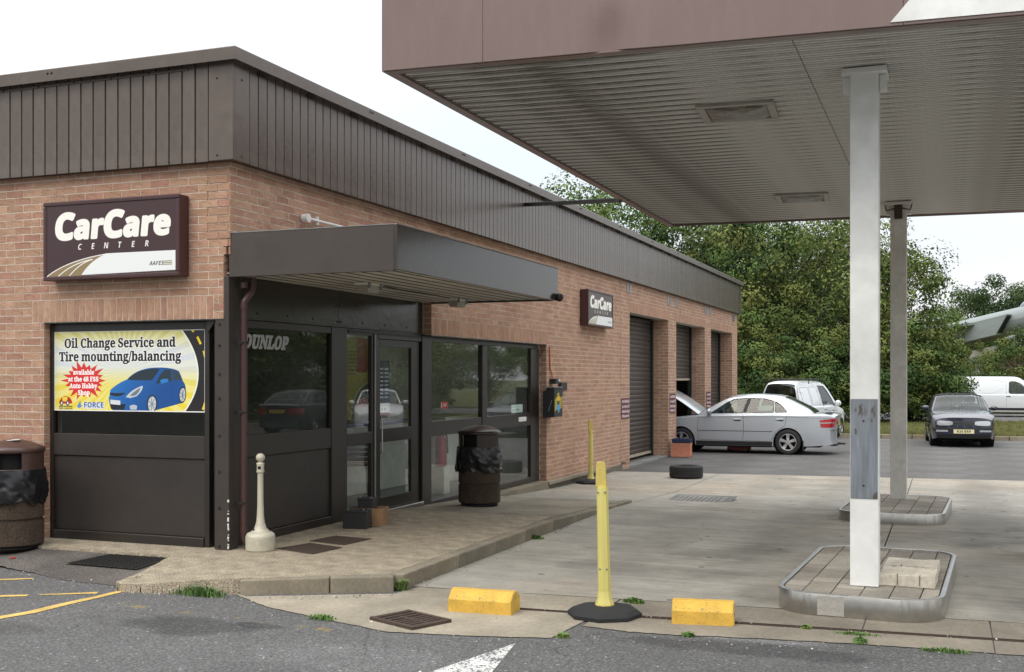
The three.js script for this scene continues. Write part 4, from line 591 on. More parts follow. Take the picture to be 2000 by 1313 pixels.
// posters behind the side light and the door glass
{
  const t1 = canvasTexture(256, 420, (c, w, h) => { c.fillStyle = '#d9c23a'; c.fillRect(0, 0, w, h); c.fillStyle = '#c93a25'; c.fillRect(w * 0.55, 0, w * 0.45, h * 0.42); c.fillStyle = '#5d6d2c'; c.beginPath(); c.moveTo(w * 0.28, h); c.quadraticCurveTo(w * 0.4, h * 0.62, w, h * 0.55); c.lineTo(w, h); c.fill(); c.strokeStyle = '#f2f0d8'; c.lineWidth = 10; c.beginPath(); c.moveTo(w * 0.28, h); c.quadraticCurveTo(w * 0.4, h * 0.62, w, h * 0.55); c.stroke(); c.fillStyle = '#d8452c'; c.beginPath(); c.ellipse(w * 0.78, h * 0.80, 60, 30, -0.1, 0, 7); c.fill(); c.fillStyle = '#6b5a20'; for (let i = 0; i < 7; i++) c.fillRect(w * 0.12, h * (0.16 + i * 0.045), w * (0.4 + 0.05 * (i % 3)), 5); });
  const a = tag(mesh('window_poster', new THREE.BoxGeometry(0.003, 0.95, 0.56), P(0xffffff, { color: 0x8c8c8c, map: t1, roughness: 0.5 })), 'yellow and red poster inside the narrow window beside the door', 'poster'); a.position.set(XA + SX - 0.04, 1.73, ZB - 2.69);
  const t2 = canvasTexture(200, 420, (c, w, h) => { c.fillStyle = '#20264e'; c.fillRect(0, 0, w, h); c.fillStyle = '#cfd3e4'; for (let i = 0; i < 8; i++) { c.fillRect(w * 0.08, h * (0.14 + i * 0.075), w * 0.36, 9); c.fillRect(w * 0.56, h * (0.14 + i * 0.075), w * 0.34, 9); } c.fillStyle = '#e6e6ea'; c.fillRect(0, h * 0.78, w, h * 0.18); c.fillStyle = '#b02a2a'; c.fillRect(0, h * 0.96, w, h * 0.04); c.fillStyle = '#222'; c.fillRect(w * 0.3, h * 0.88, 14, 14); c.fillRect(w * 0.55, h * 0.88, 14, 14); });
  const b = tag(mesh('opening_hours_notice', new THREE.BoxGeometry(0.003, 0.66, 0.30), P(0xffffff, { map: t2, roughness: 0.5 })), 'dark blue notice of rows of hours inside the door glass', 'notice'); b.position.set(XA + SX - 0.045, 1.62, ZB - 3.40);
  const t3 = canvasTexture(128, 64, (c, w, h) => { c.fillStyle = '#c4252a'; c.fillRect(0, 0, w, h); c.fillStyle = '#f3e9e6'; c.fillRect(8, 12, 14, 40); c.fillRect(40, 18, 70, 8); c.fillRect(40, 36, 60, 8); });
  const d = tag(mesh('window_sticker', new THREE.BoxGeometry(0.002, 0.09, 0.24), P(0xffffff, { map: t3, roughness: 0.5 })), 'small red sticker low on the display window pane', 'sticker'); d.position.set(XA + SX - 0.018, 1.37, ZB - 5.12);
  const t4 = canvasTexture(256, 96, (c, w, h) => { c.fillStyle = '#cfdcd8'; c.fillRect(0, 0, w, h); c.fillStyle = '#1d2a4a'; c.font = 'bold 30px sans-serif'; c.fillText('CALL 7-DAY', 14, 74); });
  const e = tag(mesh('window_sticker', new THREE.BoxGeometry(0.002, 0.13, 0.50), P(0xffffff, { map: t4, roughness: 0.5 })), 'pale sticker with dark lettering above the rail of the display window', 'sticker'); e.position.set(XA + SX - 0.018, 1.25, ZB - 7.9);
  const f = tag(mesh('letter_plate', bx(-0.008, 0.008, -0.035, 0.035, -0.17, 0.17, 0.004), mWhitePlastic), 'small white plate on the brown rail of the display window', 'plate'); f.position.set(XA + SX + 0.018, 1.075, ZB - 8.05);
  const t5 = canvasTexture(256, 96, (c, w, h) => { c.clearRect(0, 0, w, h); c.fillStyle = '#111'; c.font = 'bold 30px sans-serif'; c.textAlign = 'center'; c.fillText('UNIT OPENING', w / 2, 36); c.fillText('HOURS', w / 2, 78); });
  const g = tag(mesh('window_lettering', new THREE.PlaneGeometry(0.62, 0.22).rotateY(Math.PI / 2), P(0xffffff, { color: 0x222222, map: t5, transparent: true, alphaTest: 0.4, roughness: 0.6 })), 'two lines of small black lettering on the display window', 'lettering'); g.position.set(XA + SX - 0.012, 1.80, ZB - 7.25);
}
// maroon parking notices on the piers
const noParkTex = canvasTexture(160, 400, (c, w, h) => { c.fillStyle = '#5d2630'; c.fillRect(0, 0, w, h); c.fillStyle = '#f0e6e6'; c.textAlign = 'center'; [['NO PARKING', 92], ['In Front Of', 188], ['Work Bay', 284], ['Doors', 372]].forEach(([s, y]) => { c.save(); c.font = 'bold 62px sans-serif'; c.translate(w / 2, y); const q = c.measureText(s).width; c.scale(Math.min(0.82, w * 0.94 / q), 1.25); c.fillText(s, 0, 0); c.restore(); }); });
[[1213.5, 1228.5, 778, 817, 'maroon parking notice on the bricks left of the closed first bay'], [1308, 1318.5, 769, 806, 'maroon parking notice on the pier beside the half open bay'], [1379.5, 1387.5, 766, 797, 'maroon parking notice on the pier behind the raised bonnet']].forEach(([x0, x1, y0, y1, l]) => { const a = onX(x0, y0, XA), b = onX(x1, y1, XA), o = tag(mesh('parking_notice', bx(0, 0.006, 0, a.y - b.y, b.z - a.z, 0), S(0x5d2630, { roughness: 0.5 })), l, 'notice', 'parking notices on the bay piers'); o.position.set(XA + 0.004, b.y, a.z); mesh('print', new THREE.PlaneGeometry(a.z - b.z, a.y - b.y).rotateY(Math.PI / 2).translate(0.0075, (a.y - b.y) / 2, (b.z - a.z) / 2), P(0xffffff, { map: noParkTex, roughness: 0.5 }), o); });
// painted box, switches and orange cable beside the display window
{
  const a = onX(1073, 768, XA + 0.18), art = canvasTexture(128, 280, (c, w, h) => { c.fillStyle = '#1d2629'; c.fillRect(0, 0, w, h); c.strokeStyle = '#d8c22a'; c.lineWidth = 8; for (let i = 0; i < 7; i++) { c.beginPath(); c.moveTo(6, 120 + i * 18); c.lineTo(44, 80 + i * 18); c.stroke(); c.beginPath(); c.moveTo(80, 110 + i * 16); c.lineTo(124, 76 + i * 18); c.stroke(); } c.fillStyle = '#dcb81f'; c.beginPath(); c.ellipse(66, 96, 24, 30, 0.4, 0, 7); c.fill(); c.fillStyle = '#b9a21f'; c.beginPath(); c.ellipse(62, 52, 20, 14, -0.8, 0, 7); c.fill(); c.fillStyle = '#3f9fd8'; c.beginPath(); c.ellipse(66, 192, 26, 36, 0, 0, 7); c.fill(); c.fillStyle = '#a7963a'; c.beginPath(); c.ellipse(70, 236, 12, 8, -0.6, 0, 7); c.fill(); });
  const q = onX(1098, 792, XA + 0.20), q0 = onX(1082, 792, XA + 0.20), b = thing('collection_box', 'black post box painted with yellow and blue splashes on the brick wall', 'box', [XA + 0.004, 1.07, q0.z]), w = q0.z - q.z;
  const body = prism([[0, 0.0], [0.20, 0.02], [0.20, 0.49], [0.17, 0.51], [0, 0.44]], w); body.translate(0, 0, -w); mesh('body', body, mBlackPlastic, b);
  mesh('art', new THREE.PlaneGeometry(w - 0.02, 0.45).rotateY(Math.PI / 2).translate(0.2015, 0.255, -w / 2), P(0xffffff, { map: art, roughness: 0.5 }), b); mesh('lid', bx(0.0, 0.206, 0.505, 0.518, -w - 0.003, 0.003, 0.004), mGalv, b); mesh('strut', rod(V(0.10, 0.12, 0.006), V(0.16, 0.30, 0.006), 0.006), mGalv, b);
  const s = onX(1096, 755, XA), sw = tag(mesh('switch_box', bx(0.004, 0.06, -0.07, 0.07, -0.16, 0.16, 0.006), mBlackPlastic), 'plain square black switch box on the bricks above the painted box', 'box'); sw.position.set(XA, s.y, s.z);
  const r = onX(1076.5, 745, XA), sn = thing('door_sensor', 'small black sensor under an orange cable beside the display window', 'sensor', [XA, r.y, r.z]); mesh('body', bx(0.004, 0.12, -0.045, 0.045, -0.10, 0.10, 0.01), mBlackPlastic, sn); mesh('lens', new THREE.SphereGeometry(0.025, 12, 8).translate(0.115, 0.01, -0.06), mWhitePlastic, sn);
  const c0 = onX(1072, 678, XA), cab = [V(XA + 0.012, c0.y, c0.z), V(XA + 0.014, mix(c0.y, r.y, 0.5), c0.z - 0.02), V(XA + 0.014, r.y + 0.22, c0.z - 0.03), V(XA + 0.03, r.y + 0.06, r.z + 0.02)]; tag(mesh('orange_cable', tube(cab, 0.012, 6), S(0xffffff, { color: lin(0.45, 0.10, 0.03), roughness: 0.5 })), 'thin orange cable running down the bricks to a black sensor', 'cable');
}
// white conduit with a socket above the porch
{
  const a = onX(598, 426, XA + 0.05), b = onX(660, 438, XA + 0.05), l = thing('conduit', 'white conduit and round socket on the bricks above the porch', 'conduit', [XA, 0, 0]);
  mesh('socket', new THREE.CylinderGeometry(0.04, 0.045, 0.075, 18).rotateZ(Math.PI / 2).translate(0.045, a.y, a.z), mWhitePlastic, l); mesh('pipe', rod(V(0.05, a.y, a.z - 0.02), V(0.05, a.y - 0.0, b.z - 0.6), 0.014, 10), mWhitePlastic, l);
  mesh('saddle', [bx(0.0, 0.055, a.y - 0.006, a.y + 0.03, a.z - 0.24, a.z - 0.215), bx(0.03, 0.06, a.y - 0.045, a.y + 0.045, a.z - 0.236, a.z - 0.219)], mWhitePlastic, l);
}
{ const e = tag(mesh('end_cap_lamp', [new THREE.SphereGeometry(0.05, 12, 10).scale(1, 1.1, 1)], mBlackPlastic), 'small black dome fitting on the outer end of the porch', 'fitting'); e.position.set(XA + 1.775, 2.74, ZB - 4.36); }
// things inside the shop
{
  const d = thing('service_counter', 'blue topped counter seen through the shop door', 'counter', [XA - 1.95, 0.062, ZB - 5.9]);
  mesh('top', bx(-0.35, 0.35, 0.98, 1.03, -1.2, 1.2, 0.01), P(0x1d3f78, { roughness: 0.4 }), d); mesh('body', bx(-0.3, 0.3, 0, 0.978, -1.15, 1.15, 0.01), mInterior, d);
  const st = thing('stacked_chairs', 'stack of black chairs behind the glass door', 'chairs', [XA - 1.6, 0.062, ZB - 5.2], 0.5);
  for (let k = 0; k < 5; k++) { mesh('seat', bx(-0.22, 0.22, 0.44 + k * 0.07, 0.47 + k * 0.07, -0.22, 0.22, 0.012), mBlackPlastic, st); mesh('backrest', bx(-0.23, -0.20, 0.60 + k * 0.07, 0.86 + k * 0.07, -0.20, 0.20, 0.01).rotateZ(0.12), mBlackPlastic, st); }
  for (const [x, z] of [[-0.2, -0.2], [0.2, -0.2], [-0.2, 0.2], [0.2, 0.2]]) mesh('leg', rod(V(x, 0, z), V(x * 0.95, 0.45, z * 0.95), 0.011, 8), mGalv, st);
  const fx = thing('fire_extinguisher', 'red fire extinguisher behind the display window', 'extinguisher', [XA - 0.6, 0.45, ZB - 6.0]); mesh('cylinder', lathe([[0, 0], [0.075, 0.01], [0.08, 0.05], [0.08, 0.40], [0.05, 0.46], [0.025, 0.48], [0.025, 0.52], [0, 0.53]], 20), P(0xffffff, { color: lin(0.42, 0.02, 0.02), roughness: 0.3 }), fx); mesh('hose', tube([V(0.02, 0.5, 0), V(0.1, 0.45, 0), V(0.11, 0.2, 0)], 0.012), mBlackPlastic, fx); mesh('stand', bx(-0.1, 0.1, -0.388, -0.002, -0.1, 0.1, 0.01), mInterior, fx);
  const pic = tag(mesh('wall_picture', bx(0, 0.03, 0, 0.85, -1.1, 0, 0.01), S(0x14151c, { roughness: 0.5 })), 'dark framed picture on the shop wall behind the door glass', 'picture'); pic.position.set(XA - 2.395, 1.5, ZB - 5.6);
  const tb = thing('display_table', 'pale cupboard standing behind the display window', 'cupboard', [XA - 1.5, 0.062, ZB - 8.2]); mesh('carcass', bx(-0.25, 0.25, 0, 1.05, -0.6, 0.6, 0.01), mInterior, tb); mesh('door', bx(0.252, 0.27, 0.06, 1.0, -0.58, -0.01, 0.004), mInterior, tb); mesh('door', bx(0.252, 0.27, 0.06, 1.0, 0.01, 0.58, 0.004), mInterior, tb);
}
// ---------------------------------------------------------------- filling-station canopy on two columns
const CH = 4.10, C0 = V(-3.99, 0, -7.64), CLEN = 9.48, CW = 6.85, SKEW = -0.065;
const canopy = thing('station_canopy', 'flat filling station canopy with mauve fascia on two square columns', 'canopy', [-0.58, 0, -12.4]);
const cx = x => x + 0.58, cz = z => z + 12.4;                      // world -> local
const kz = (x, z0) => z0 + SKEW * (x + 3.99);                      // z of a line across the canopy that starts at (-3.99, z0)
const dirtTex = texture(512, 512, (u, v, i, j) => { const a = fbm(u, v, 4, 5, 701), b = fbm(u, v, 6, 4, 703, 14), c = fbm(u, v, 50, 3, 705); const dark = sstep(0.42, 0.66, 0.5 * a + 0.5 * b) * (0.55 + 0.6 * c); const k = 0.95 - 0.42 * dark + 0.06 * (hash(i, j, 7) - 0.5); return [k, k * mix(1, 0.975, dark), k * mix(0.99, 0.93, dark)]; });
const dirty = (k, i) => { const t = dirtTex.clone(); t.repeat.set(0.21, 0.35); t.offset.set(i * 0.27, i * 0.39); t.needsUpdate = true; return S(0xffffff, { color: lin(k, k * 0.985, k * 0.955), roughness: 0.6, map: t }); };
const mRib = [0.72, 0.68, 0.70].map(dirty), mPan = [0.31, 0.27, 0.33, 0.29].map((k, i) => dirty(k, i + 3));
const grainMap = texture(256, 256, (u, v, i, j) => { const k = 0.93 + 0.05 * (fbm(u, v, 3, 3, 61) - 0.5) + 0.05 * (hash(i, j, 63) - 0.5) + 0.05 * (fbm(u, v, 24, 3, 65, 6) - 0.5); return [k, k, k]; });
const mMauve = P(0xffffff, { color: lin(0.225, 0.155, 0.140), roughness: 0.40, map: rep(grainMap, 0.8), roughnessMap: rep(grainTex, 1.5) });
{
  const P0 = 0.06, n = 156, halves = [[-3.93, -1.012], [-1.004, 2.82]];  // ribbed soffit: 156 strips, each a flat rib over a shallow pan
  const ribG = prof => merge(halves.map(([a, b]) => { const g = new THREE.ExtrudeGeometry(new THREE.Shape(prof.map(p => new THREE.Vector2(p[0], p[1]))), { depth: b - a, bevelEnabled: false }); const p = g.attributes.position; for (let i = 0; i < p.count; i++) { const along = a + p.getZ(i), across = p.getX(i); p.setXYZ(i, cx(along), p.getY(i), -across + SKEW * (along + 3.99)); } g.computeVertexNormals(); const uv = new Float32Array(p.count * 2); for (let i = 0; i < p.count; i++) { uv[2 * i] = p.getX(i); uv[2 * i + 1] = p.getZ(i) - SKEW * p.getX(i); } g.setAttribute('uv', new THREE.BufferAttribute(uv, 2)); return g; }));
  const rib = ribG([[0.002, 0.018], [0.005, 0.002], [0.008, 0], [0.026, 0], [0.029, 0.002], [0.033, 0.018], [0.030, 0.018], [0.026, 0.003], [0.008, 0.003], [0.005, 0.018]]), pan = ribG([[0.029, 0.0195], [0.065, 0.0195], [0.065, 0.023], [0.029, 0.023]]);
  const zk = k => cz(C0.z - 0.04 - k * P0);
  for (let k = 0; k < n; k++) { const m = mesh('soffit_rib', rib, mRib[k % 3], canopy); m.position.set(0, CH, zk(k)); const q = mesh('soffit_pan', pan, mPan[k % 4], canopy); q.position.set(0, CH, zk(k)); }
  mesh('deck', new THREE.BoxGeometry(CW - 0.1, 0.10, CLEN - 0.1).applyMatrix4(new THREE.Matrix4().makeShear(0, 0, SKEW, 0, 0, 0)).translate(cx(-3.99 + CW / 2), CH + 0.12, cz(kz(-3.99 + CW / 2, C0.z - CLEN / 2))), mDarkMetal, canopy);
  // fascia sheets, with an edge return and one dented lower edge
  const sheetFace = (xa, xb, z0, out, m, dent) => { const g = new THREE.BoxGeometry(xb - xa - 0.004, 0.95, 0.02, 30, 12, 1), p = g.attributes.position; for (let i = 0; i < p.count; i++) { let x = p.getX(i) + (xa + xb) / 2, y = p.getY(i), z = p.getZ(i); if (dent) { const q = Math.exp(-((x - dent) ** 2) / 0.012) * sstep(-0.1, -0.475, y), fold = Math.exp(-((x - dent - 0.12) ** 2) / 0.05) * sstep(0.1, -0.475, y); z -= 0.045 * q * out; y += 0.012 * q; z += 0.012 * fold * out; } p.setXYZ(i, cx(x), CH - 0.02 + 0.475 + y, cz(kz(x, z0)) + z); } g.computeVertexNormals(); return mesh('fascia_sheet', metreUV(g), m, canopy); };
  const cuts = [-4.0, -3.20, -0.27, 2.87]; const dentX = onX(1385, 0, -1).x;
  const whiteTex = canvasTexture(512, 512, (c, w, h) => { c.fillStyle = '#846d68'; c.fillRect(0, 0, w, h); });
  cuts.forEach((a, i) => { if (i < cuts.length - 1) sheetFace(a, cuts[i + 1], C0.z, 1, mMauve, i === 1 ? -2.25 : 0); });
  sheetFace(-4.0, 2.87, C0.z - CLEN, -1, mMauve, 0);
  for (const x of [-4.01, 2.88]) mesh('fascia_sheet', (() => { const g = new THREE.BoxGeometry(0.02, 0.95, CLEN - 0.025); g.translate(cx(x), CH + 0.455, cz(kz(x, C0.z - CLEN / 2))); return metreUV(g); })(), mMauve, canopy);
  mesh('edge_return', [[-4.0, 2.87, C0.z - 0.011]].map(([a, b, z]) => { const g = new THREE.BoxGeometry(b - a, 0.012, 0.085, 12), p = g.attributes.position; for (let i = 0; i < p.count; i++) { const x = p.getX(i) + (a + b) / 2; p.setXYZ(i, cx(x), CH - 0.018 + p.getY(i), cz(kz(x, z - 0.045)) + p.getZ(i)); } return g; }), mMauve, canopy);
  mesh('edge_return', bx(cx(-3.999), cx(-3.93), CH - 0.022, CH - 0.008, cz(C0.z - CLEN + 0.02), cz(C0.z - 0.07)), mMauve, canopy);
  // white flash: a raised slanting band on the right of the front fascia
  { const wl = onX(1740, 37, 1), a = onY(1740, 37, CH + 0.0), xA = -0.45; const s = prism([[-0.35, 0.012], [-0.05, 0.36], [0.33, 0.80], [2.85, 0.80], [2.85, 0.012]], 0.006); const p = s.attributes.position; for (let i = 0; i < p.count; i++) { const x = p.getX(i); p.setXYZ(i, cx(x), CH - 0.012 + p.getY(i), cz(kz(x, C0.z)) + 0.0125 + p.getZ(i)); } s.computeVertexNormals(); mesh('white_flash', s, mWhitePaint, canopy); }
  // columns
  const mColA = mWhitePaint, mColB = mGreyPaint;
  [[-0.585, -9.02, mColA], [-0.605, -15.97, mColB]].forEach(([x, z, m], i) => {
    const c = part('column', canopy), w = 0.104, y0 = i ? 0.16 - 0.05 : 0.165;
    mesh('shaft', bx(cx(x) - w, cx(x) + w, y0, CH + 0.02, cz(z) - w, cz(z) + w, 0.006), m, c);
    mesh('head_plate', bx(cx(x) - 0.165, cx(x) + 0.165, CH - 0.055, CH - 0.012, cz(z) - 0.16, cz(z) + 0.16, 0.006), m, c);
    mesh('head_cleat', [bx(cx(x) - 0.16, cx(x) - w - 0.002, CH - 0.17, CH - 0.056, cz(z) - 0.06, cz(z) + 0.06, 0.005), bx(cx(x) + w + 0.002, cx(x) + 0.16, CH - 0.17, CH - 0.056, cz(z) - 0.06, cz(z) + 0.06, 0.005)], m, c);
    if (!i) { const t = texture(256, 512, (u, v, a, b) => { const n1 = fbm(u, v, 6, 5, 721, 3), n2 = fbm(u, v, 40, 3, 723, 6), r = fbm(u, v, 5, 4, 727); const k = 0.62 + 0.16 * (n1 - 0.5) + 0.12 * (n2 - 0.5), s = sstep(0.70, 0.80, r) * 0.6; return [mix(k * 0.93, 0.30, s), mix(k * 0.98, 0.24, s), mix(k * 1.03, 0.20, s)]; }); mesh('bare_plate', bx(cx(x) - w + 0.004, cx(x) + w - 0.006, 0.83, 1.585, cz(z) + w, cz(z) + w + 0.006, 0.002), S(0xffffff, { color: lin(0.72, 0.72, 0.72), map: rep(t, 3, 1.2), roughness: 0.55, metalness: 0.35 }), c); for (const y of [0.93, 1.42]) mesh('plate_screw', new THREE.SphereGeometry(0.008, 8, 6).translate(cx(x) - 0.005, y, cz(z) + w + 0.007), mRust, c); }
    else { mesh('junction_box', bx(cx(x) - 0.05, cx(x) + 0.05, CH - 0.24, CH - 0.06, cz(z) + w, cz(z) + w + 0.06, 0.006), mRust, c); for (const s of [-1, 1]) mesh('cable', tube([V(cx(x) + s * 0.05, CH - 0.10, cz(z) + w + 0.03), V(cx(x) + s * 0.15, CH - 0.13, cz(z) + w + 0.05), V(cx(x) + s * 0.17, CH - 0.05, cz(z) + w + 0.02), V(cx(x) + s * 0.10, CH - 0.02, cz(z) + w)], 0.008, 6), mBlackPlastic, c); }
  });
}
// recessed canopy lamps
[['square recessed lamp in the canopy ceiling near the front column', [1352, 205], [1503, 196], [1522, 228], [1390, 240]], ['square recessed lamp in the canopy ceiling near the rear column', [1510, 380], [1610, 376], [1623, 390], [1527, 396]]].forEach(([label, ...q]) => {
  const c = q.map(p => onY(p[0], p[1], CH - 0.01)), mx = c.reduce((s, p) => s + p.x / 4, 0), mz = c.reduce((s, p) => s + p.z / 4, 0), l = thing('canopy_lamp', label, 'lamp', [mx, CH, mz], 0.065, 'lamps recessed in the canopy ceiling'), w = 0.33;
  mesh('frame', [bx(-w, w, -0.03, 0.0, w - 0.065, w, 0.006), bx(-w, w, -0.03, 0.0, -w, -w + 0.065, 0.006), bx(-w, -w + 0.065, -0.029, 0.0, -w + 0.066, w - 0.066, 0.006), bx(w - 0.065, w, -0.029, 0.0, -w + 0.066, w - 0.066, 0.006)], S(0xffffff, { color: lin(0.42, 0.40, 0.37), roughness: 0.5, map: rep(blotchTex, 2) }), l);
  const g = new THREE.PlaneGeometry(0.53, 0.53, 12, 12).rotateX(Math.PI / 2), p = g.attributes.position; for (let i = 0; i < p.count; i++) { const x = p.getX(i) / 0.265, z = p.getZ(i) / 0.265; p.setY(i, -0.012 - 0.045 * Math.sqrt(Math.max(0, 1 - Math.max(x * x, z * z)))); } g.computeVertexNormals();
  mesh('diffuser', g, P(0xffffff, { color: lin(0.22, 0.205, 0.17), roughness: 0.35, map: rep(dirtTex, 2, 2), transmission: 0.15 }), l); mesh('housing', bx(-0.27, 0.27, 0.0, 0.06, -0.27, 0.27), mGreyPaint, l);
});
{ const a = onX(1025, 400, XA + FP), b = onX(1212, 391, -4.01); const bar = thing('tie_bar', 'perforated steel tie bar between the building fascia and the canopy', 'bar', [a.x, a.y, a.z]); const d = V(b.x - a.x, b.y - a.y, b.z - a.z), L = d.length(); const g = new THREE.Group(); mesh('bar', bx(0, L, -0.028, 0.028, -0.022, 0.022, 0.004), mDarkMetal, bar); const hg = new THREE.BoxGeometry(0.035, 0.014, 0.003); for (let x = 0.1; x < L - 0.1; x += 0.09) { const m = mesh('slot', hg, mBlackVoid, bar); m.position.set(x, 0.003, 0.0235); } bar.quaternion.setFromUnitVectors(V(1, 0, 0), d.normalize()); }
// ---------------------------------------------------------------- pump islands
function island(label, x0, x1, zf, zb, y0, h, withStone) {
  const mx = (x0 + x1) / 2, mz = (zf + zb) / 2, W = (x1 - x0) / 2, L = (zf - zb) / 2, isl = thing('pump_island', label, 'island', [mx, y0, mz], -0.045, 'pump islands under the canopy');
  const R = 0.32, outline = (o) => { const s = new THREE.Shape(), w = W - o, l = L - o, r = R - o; s.moveTo(-w + r, -l); s.lineTo(w - r, -l); s.absarc(w - r, -l + r, r, -Math.PI / 2, 0); s.lineTo(w, l - r); s.absarc(w - r, l - r, r, 0, Math.PI / 2); s.lineTo(-w + r, l); s.absarc(-w + r, l - r, r, Math.PI / 2, Math.PI); s.lineTo(-w, -l + r); s.absarc(-w + r, -l + r, r, Math.PI, Math.PI * 1.5); return s; };
  const ring = outline(0); ring.holes.push(outline(0.03)); const g = new THREE.ExtrudeGeometry(ring, { depth: h, bevelEnabled: true, bevelSize: 0.004, bevelThickness: 0.004, bevelSegments: 2, curveSegments: 16 }).rotateX(-Math.PI / 2); mesh('steel_rim', metreUV(toCreasedNormals(g, 0.6)), mSteel, isl);
  mesh('bed', new THREE.ExtrudeGeometry(outline(0.031), { depth: h - 0.025, bevelEnabled: false, curveSegments: 16 }).rotateX(-Math.PI / 2), mConcrete(0.16, 0.15, 0.135), isl);
  mesh('seal_line', (() => { const q = outline(0.031); q.holes.push(outline(0.042)); return new THREE.ExtrudeGeometry(q, { depth: h - 0.02, bevelEnabled: false, curveSegments: 16 }).rotateX(-Math.PI / 2); })(), mBlackVoid, isl);
  // paving tiles, trimmed to the rounded outline
  const tr = rng(Math.round(zf * 100)), T = 0.205, mT = [mConcrete(0.42, 0.395, 0.355), mConcrete(0.35, 0.325, 0.29), mConcrete(0.49, 0.465, 0.42), mConcrete(0.38, 0.35, 0.31)];
  const inside = (x, z) => { const w = W - 0.044, l = L - 0.044, r = R - 0.044, ax = Math.abs(x), az = Math.abs(z); if (ax > w || az > l) return false; return !(ax > w - r && az > l - r) || Math.hypot(ax - w + r, az - l + r) < r; };
  for (let i = 0; i * T < 2 * W; i++) for (let j = 0; j * T < 2 * L; j++) {
    const half = T / 2; const xa = -W + i * T, za = -L + j * T; let poly = [];
    // clip the tile square with the rounded outline by walking its border
    const e = 0.005, pts = []; for (let k = 0; k < 4; k++) { const [ax, az, bxx, bz] = [[xa + e, za + e, xa + T - e, za + e], [xa + T - e, za + e, xa + T - e, za + T - e], [xa + T - e, za + T - e, xa + e, za + T - e], [xa + e, za + T - e, xa + e, za + e]][k]; for (let q = 0; q < 6; q++) pts.push([mix(ax, bxx, q / 6), mix(az, bz, q / 6)]); }
    const c = [xa + half, za + half]; const inn = pts.filter(p => inside(...p)); if (inn.length < 5) continue; 
    poly = inn.length === pts.length ? [[xa + e, za + e], [xa + T - e, za + e], [xa + T - e, za + T - e], [xa + e, za + T - e]] : pts.map(p => { if (inside(...p)) return p; const w = W - 0.044, l = L - 0.044, r = R - 0.044; let x = cl(p[0], -w, w), z = cl(p[1], -l, l); const ax = Math.abs(x), az = Math.abs(z); if (ax > w - r && az > l - r) { const dx = ax - w + r, dz = az - l + r, d = Math.hypot(dx, dz); if (d > r) { x = Math.sign(x) * (w - r + dx / d * r); z = Math.sign(z) * (l - r + dz / d * r); } } return [x, z]; });
    const g2 = new THREE.ExtrudeGeometry(new THREE.Shape(poly.map(p => new THREE.Vector2(p[0], -p[1]))), { depth: 0.02, bevelEnabled: false }).rotateX(-Math.PI / 2); const t = mesh('tile', metreUV(g2), mT[Math.floor(tr() * 4)], isl); t.position.y = h - 0.022 + (tr() - 0.5) * 0.004;
  }
  return isl;
}
const isl1 = island('steel rimmed tiled pump island carrying the white column', -1.155, 0.03, -8.47, -11.05, -0.02, 0.185, true);
const isl2 = island('steel rimmed tiled pump island carrying the far grey column', -1.21, 0.02, -14.13, -16.5, -0.09, 0.215, false);
mesh('tape_patch', new THREE.PlaneGeometry(0.19, 0.14).translate(-0.17, 0.105, (11.05 - 8.47) / 2 + 0.0052), S(0xffffff, { color: lin(0.50, 0.48, 0.45), metalness: 0.3, roughness: 0.6, map: rep(blotchTex, 2) }), isl1);
// two rough blocks on the near island
[[1, 'upper'], [0, 'lower']].forEach(([k, w]) => {
  const g = new THREE.BoxGeometry(0.40, 0.085, 0.40, 20, 4, 18), p = g.attributes.position; for (let i = 0; i < p.count; i++) { const x = p.getX(i), y = p.getY(i), z = p.getZ(i), e = (hash(Math.round(x * 300 + k * 50), Math.round(z * 300 + y * 90), 5) - 0.5); const nz = vnoise(x * 14 + k * 9, z * 14, 512, 512, 9) - 0.5; p.setXYZ(i, x + e * 0.006, y + (y > 0.03 ? nz * 0.014 + e * 0.004 : 0), z + e * 0.006 + (Math.abs(z) > 0.19 ? nz * 0.02 : 0)); } g.computeVertexNormals();
  const o = tag(mesh('stone_block', metreUV(g), mConcrete(0.86, 0.81, 0.72)), k ? 'rough pale stone block behind its twin, beside the white column' : 'rough pale stone block in front of its twin, beside the white column', 'stone block', 'stone blocks on the near island'); o.position.set(-0.275 + k * 0.012, 0.165 + 0.0425, -9.22 - k * 0.465); o.rotation.y = -0.045;
  for (const x of [-0.07, 0.09]) mesh('crack', bx(x, x + 0.003, -0.03, 0.044, 0.15, 0.206), mBlackVoid, o);
});
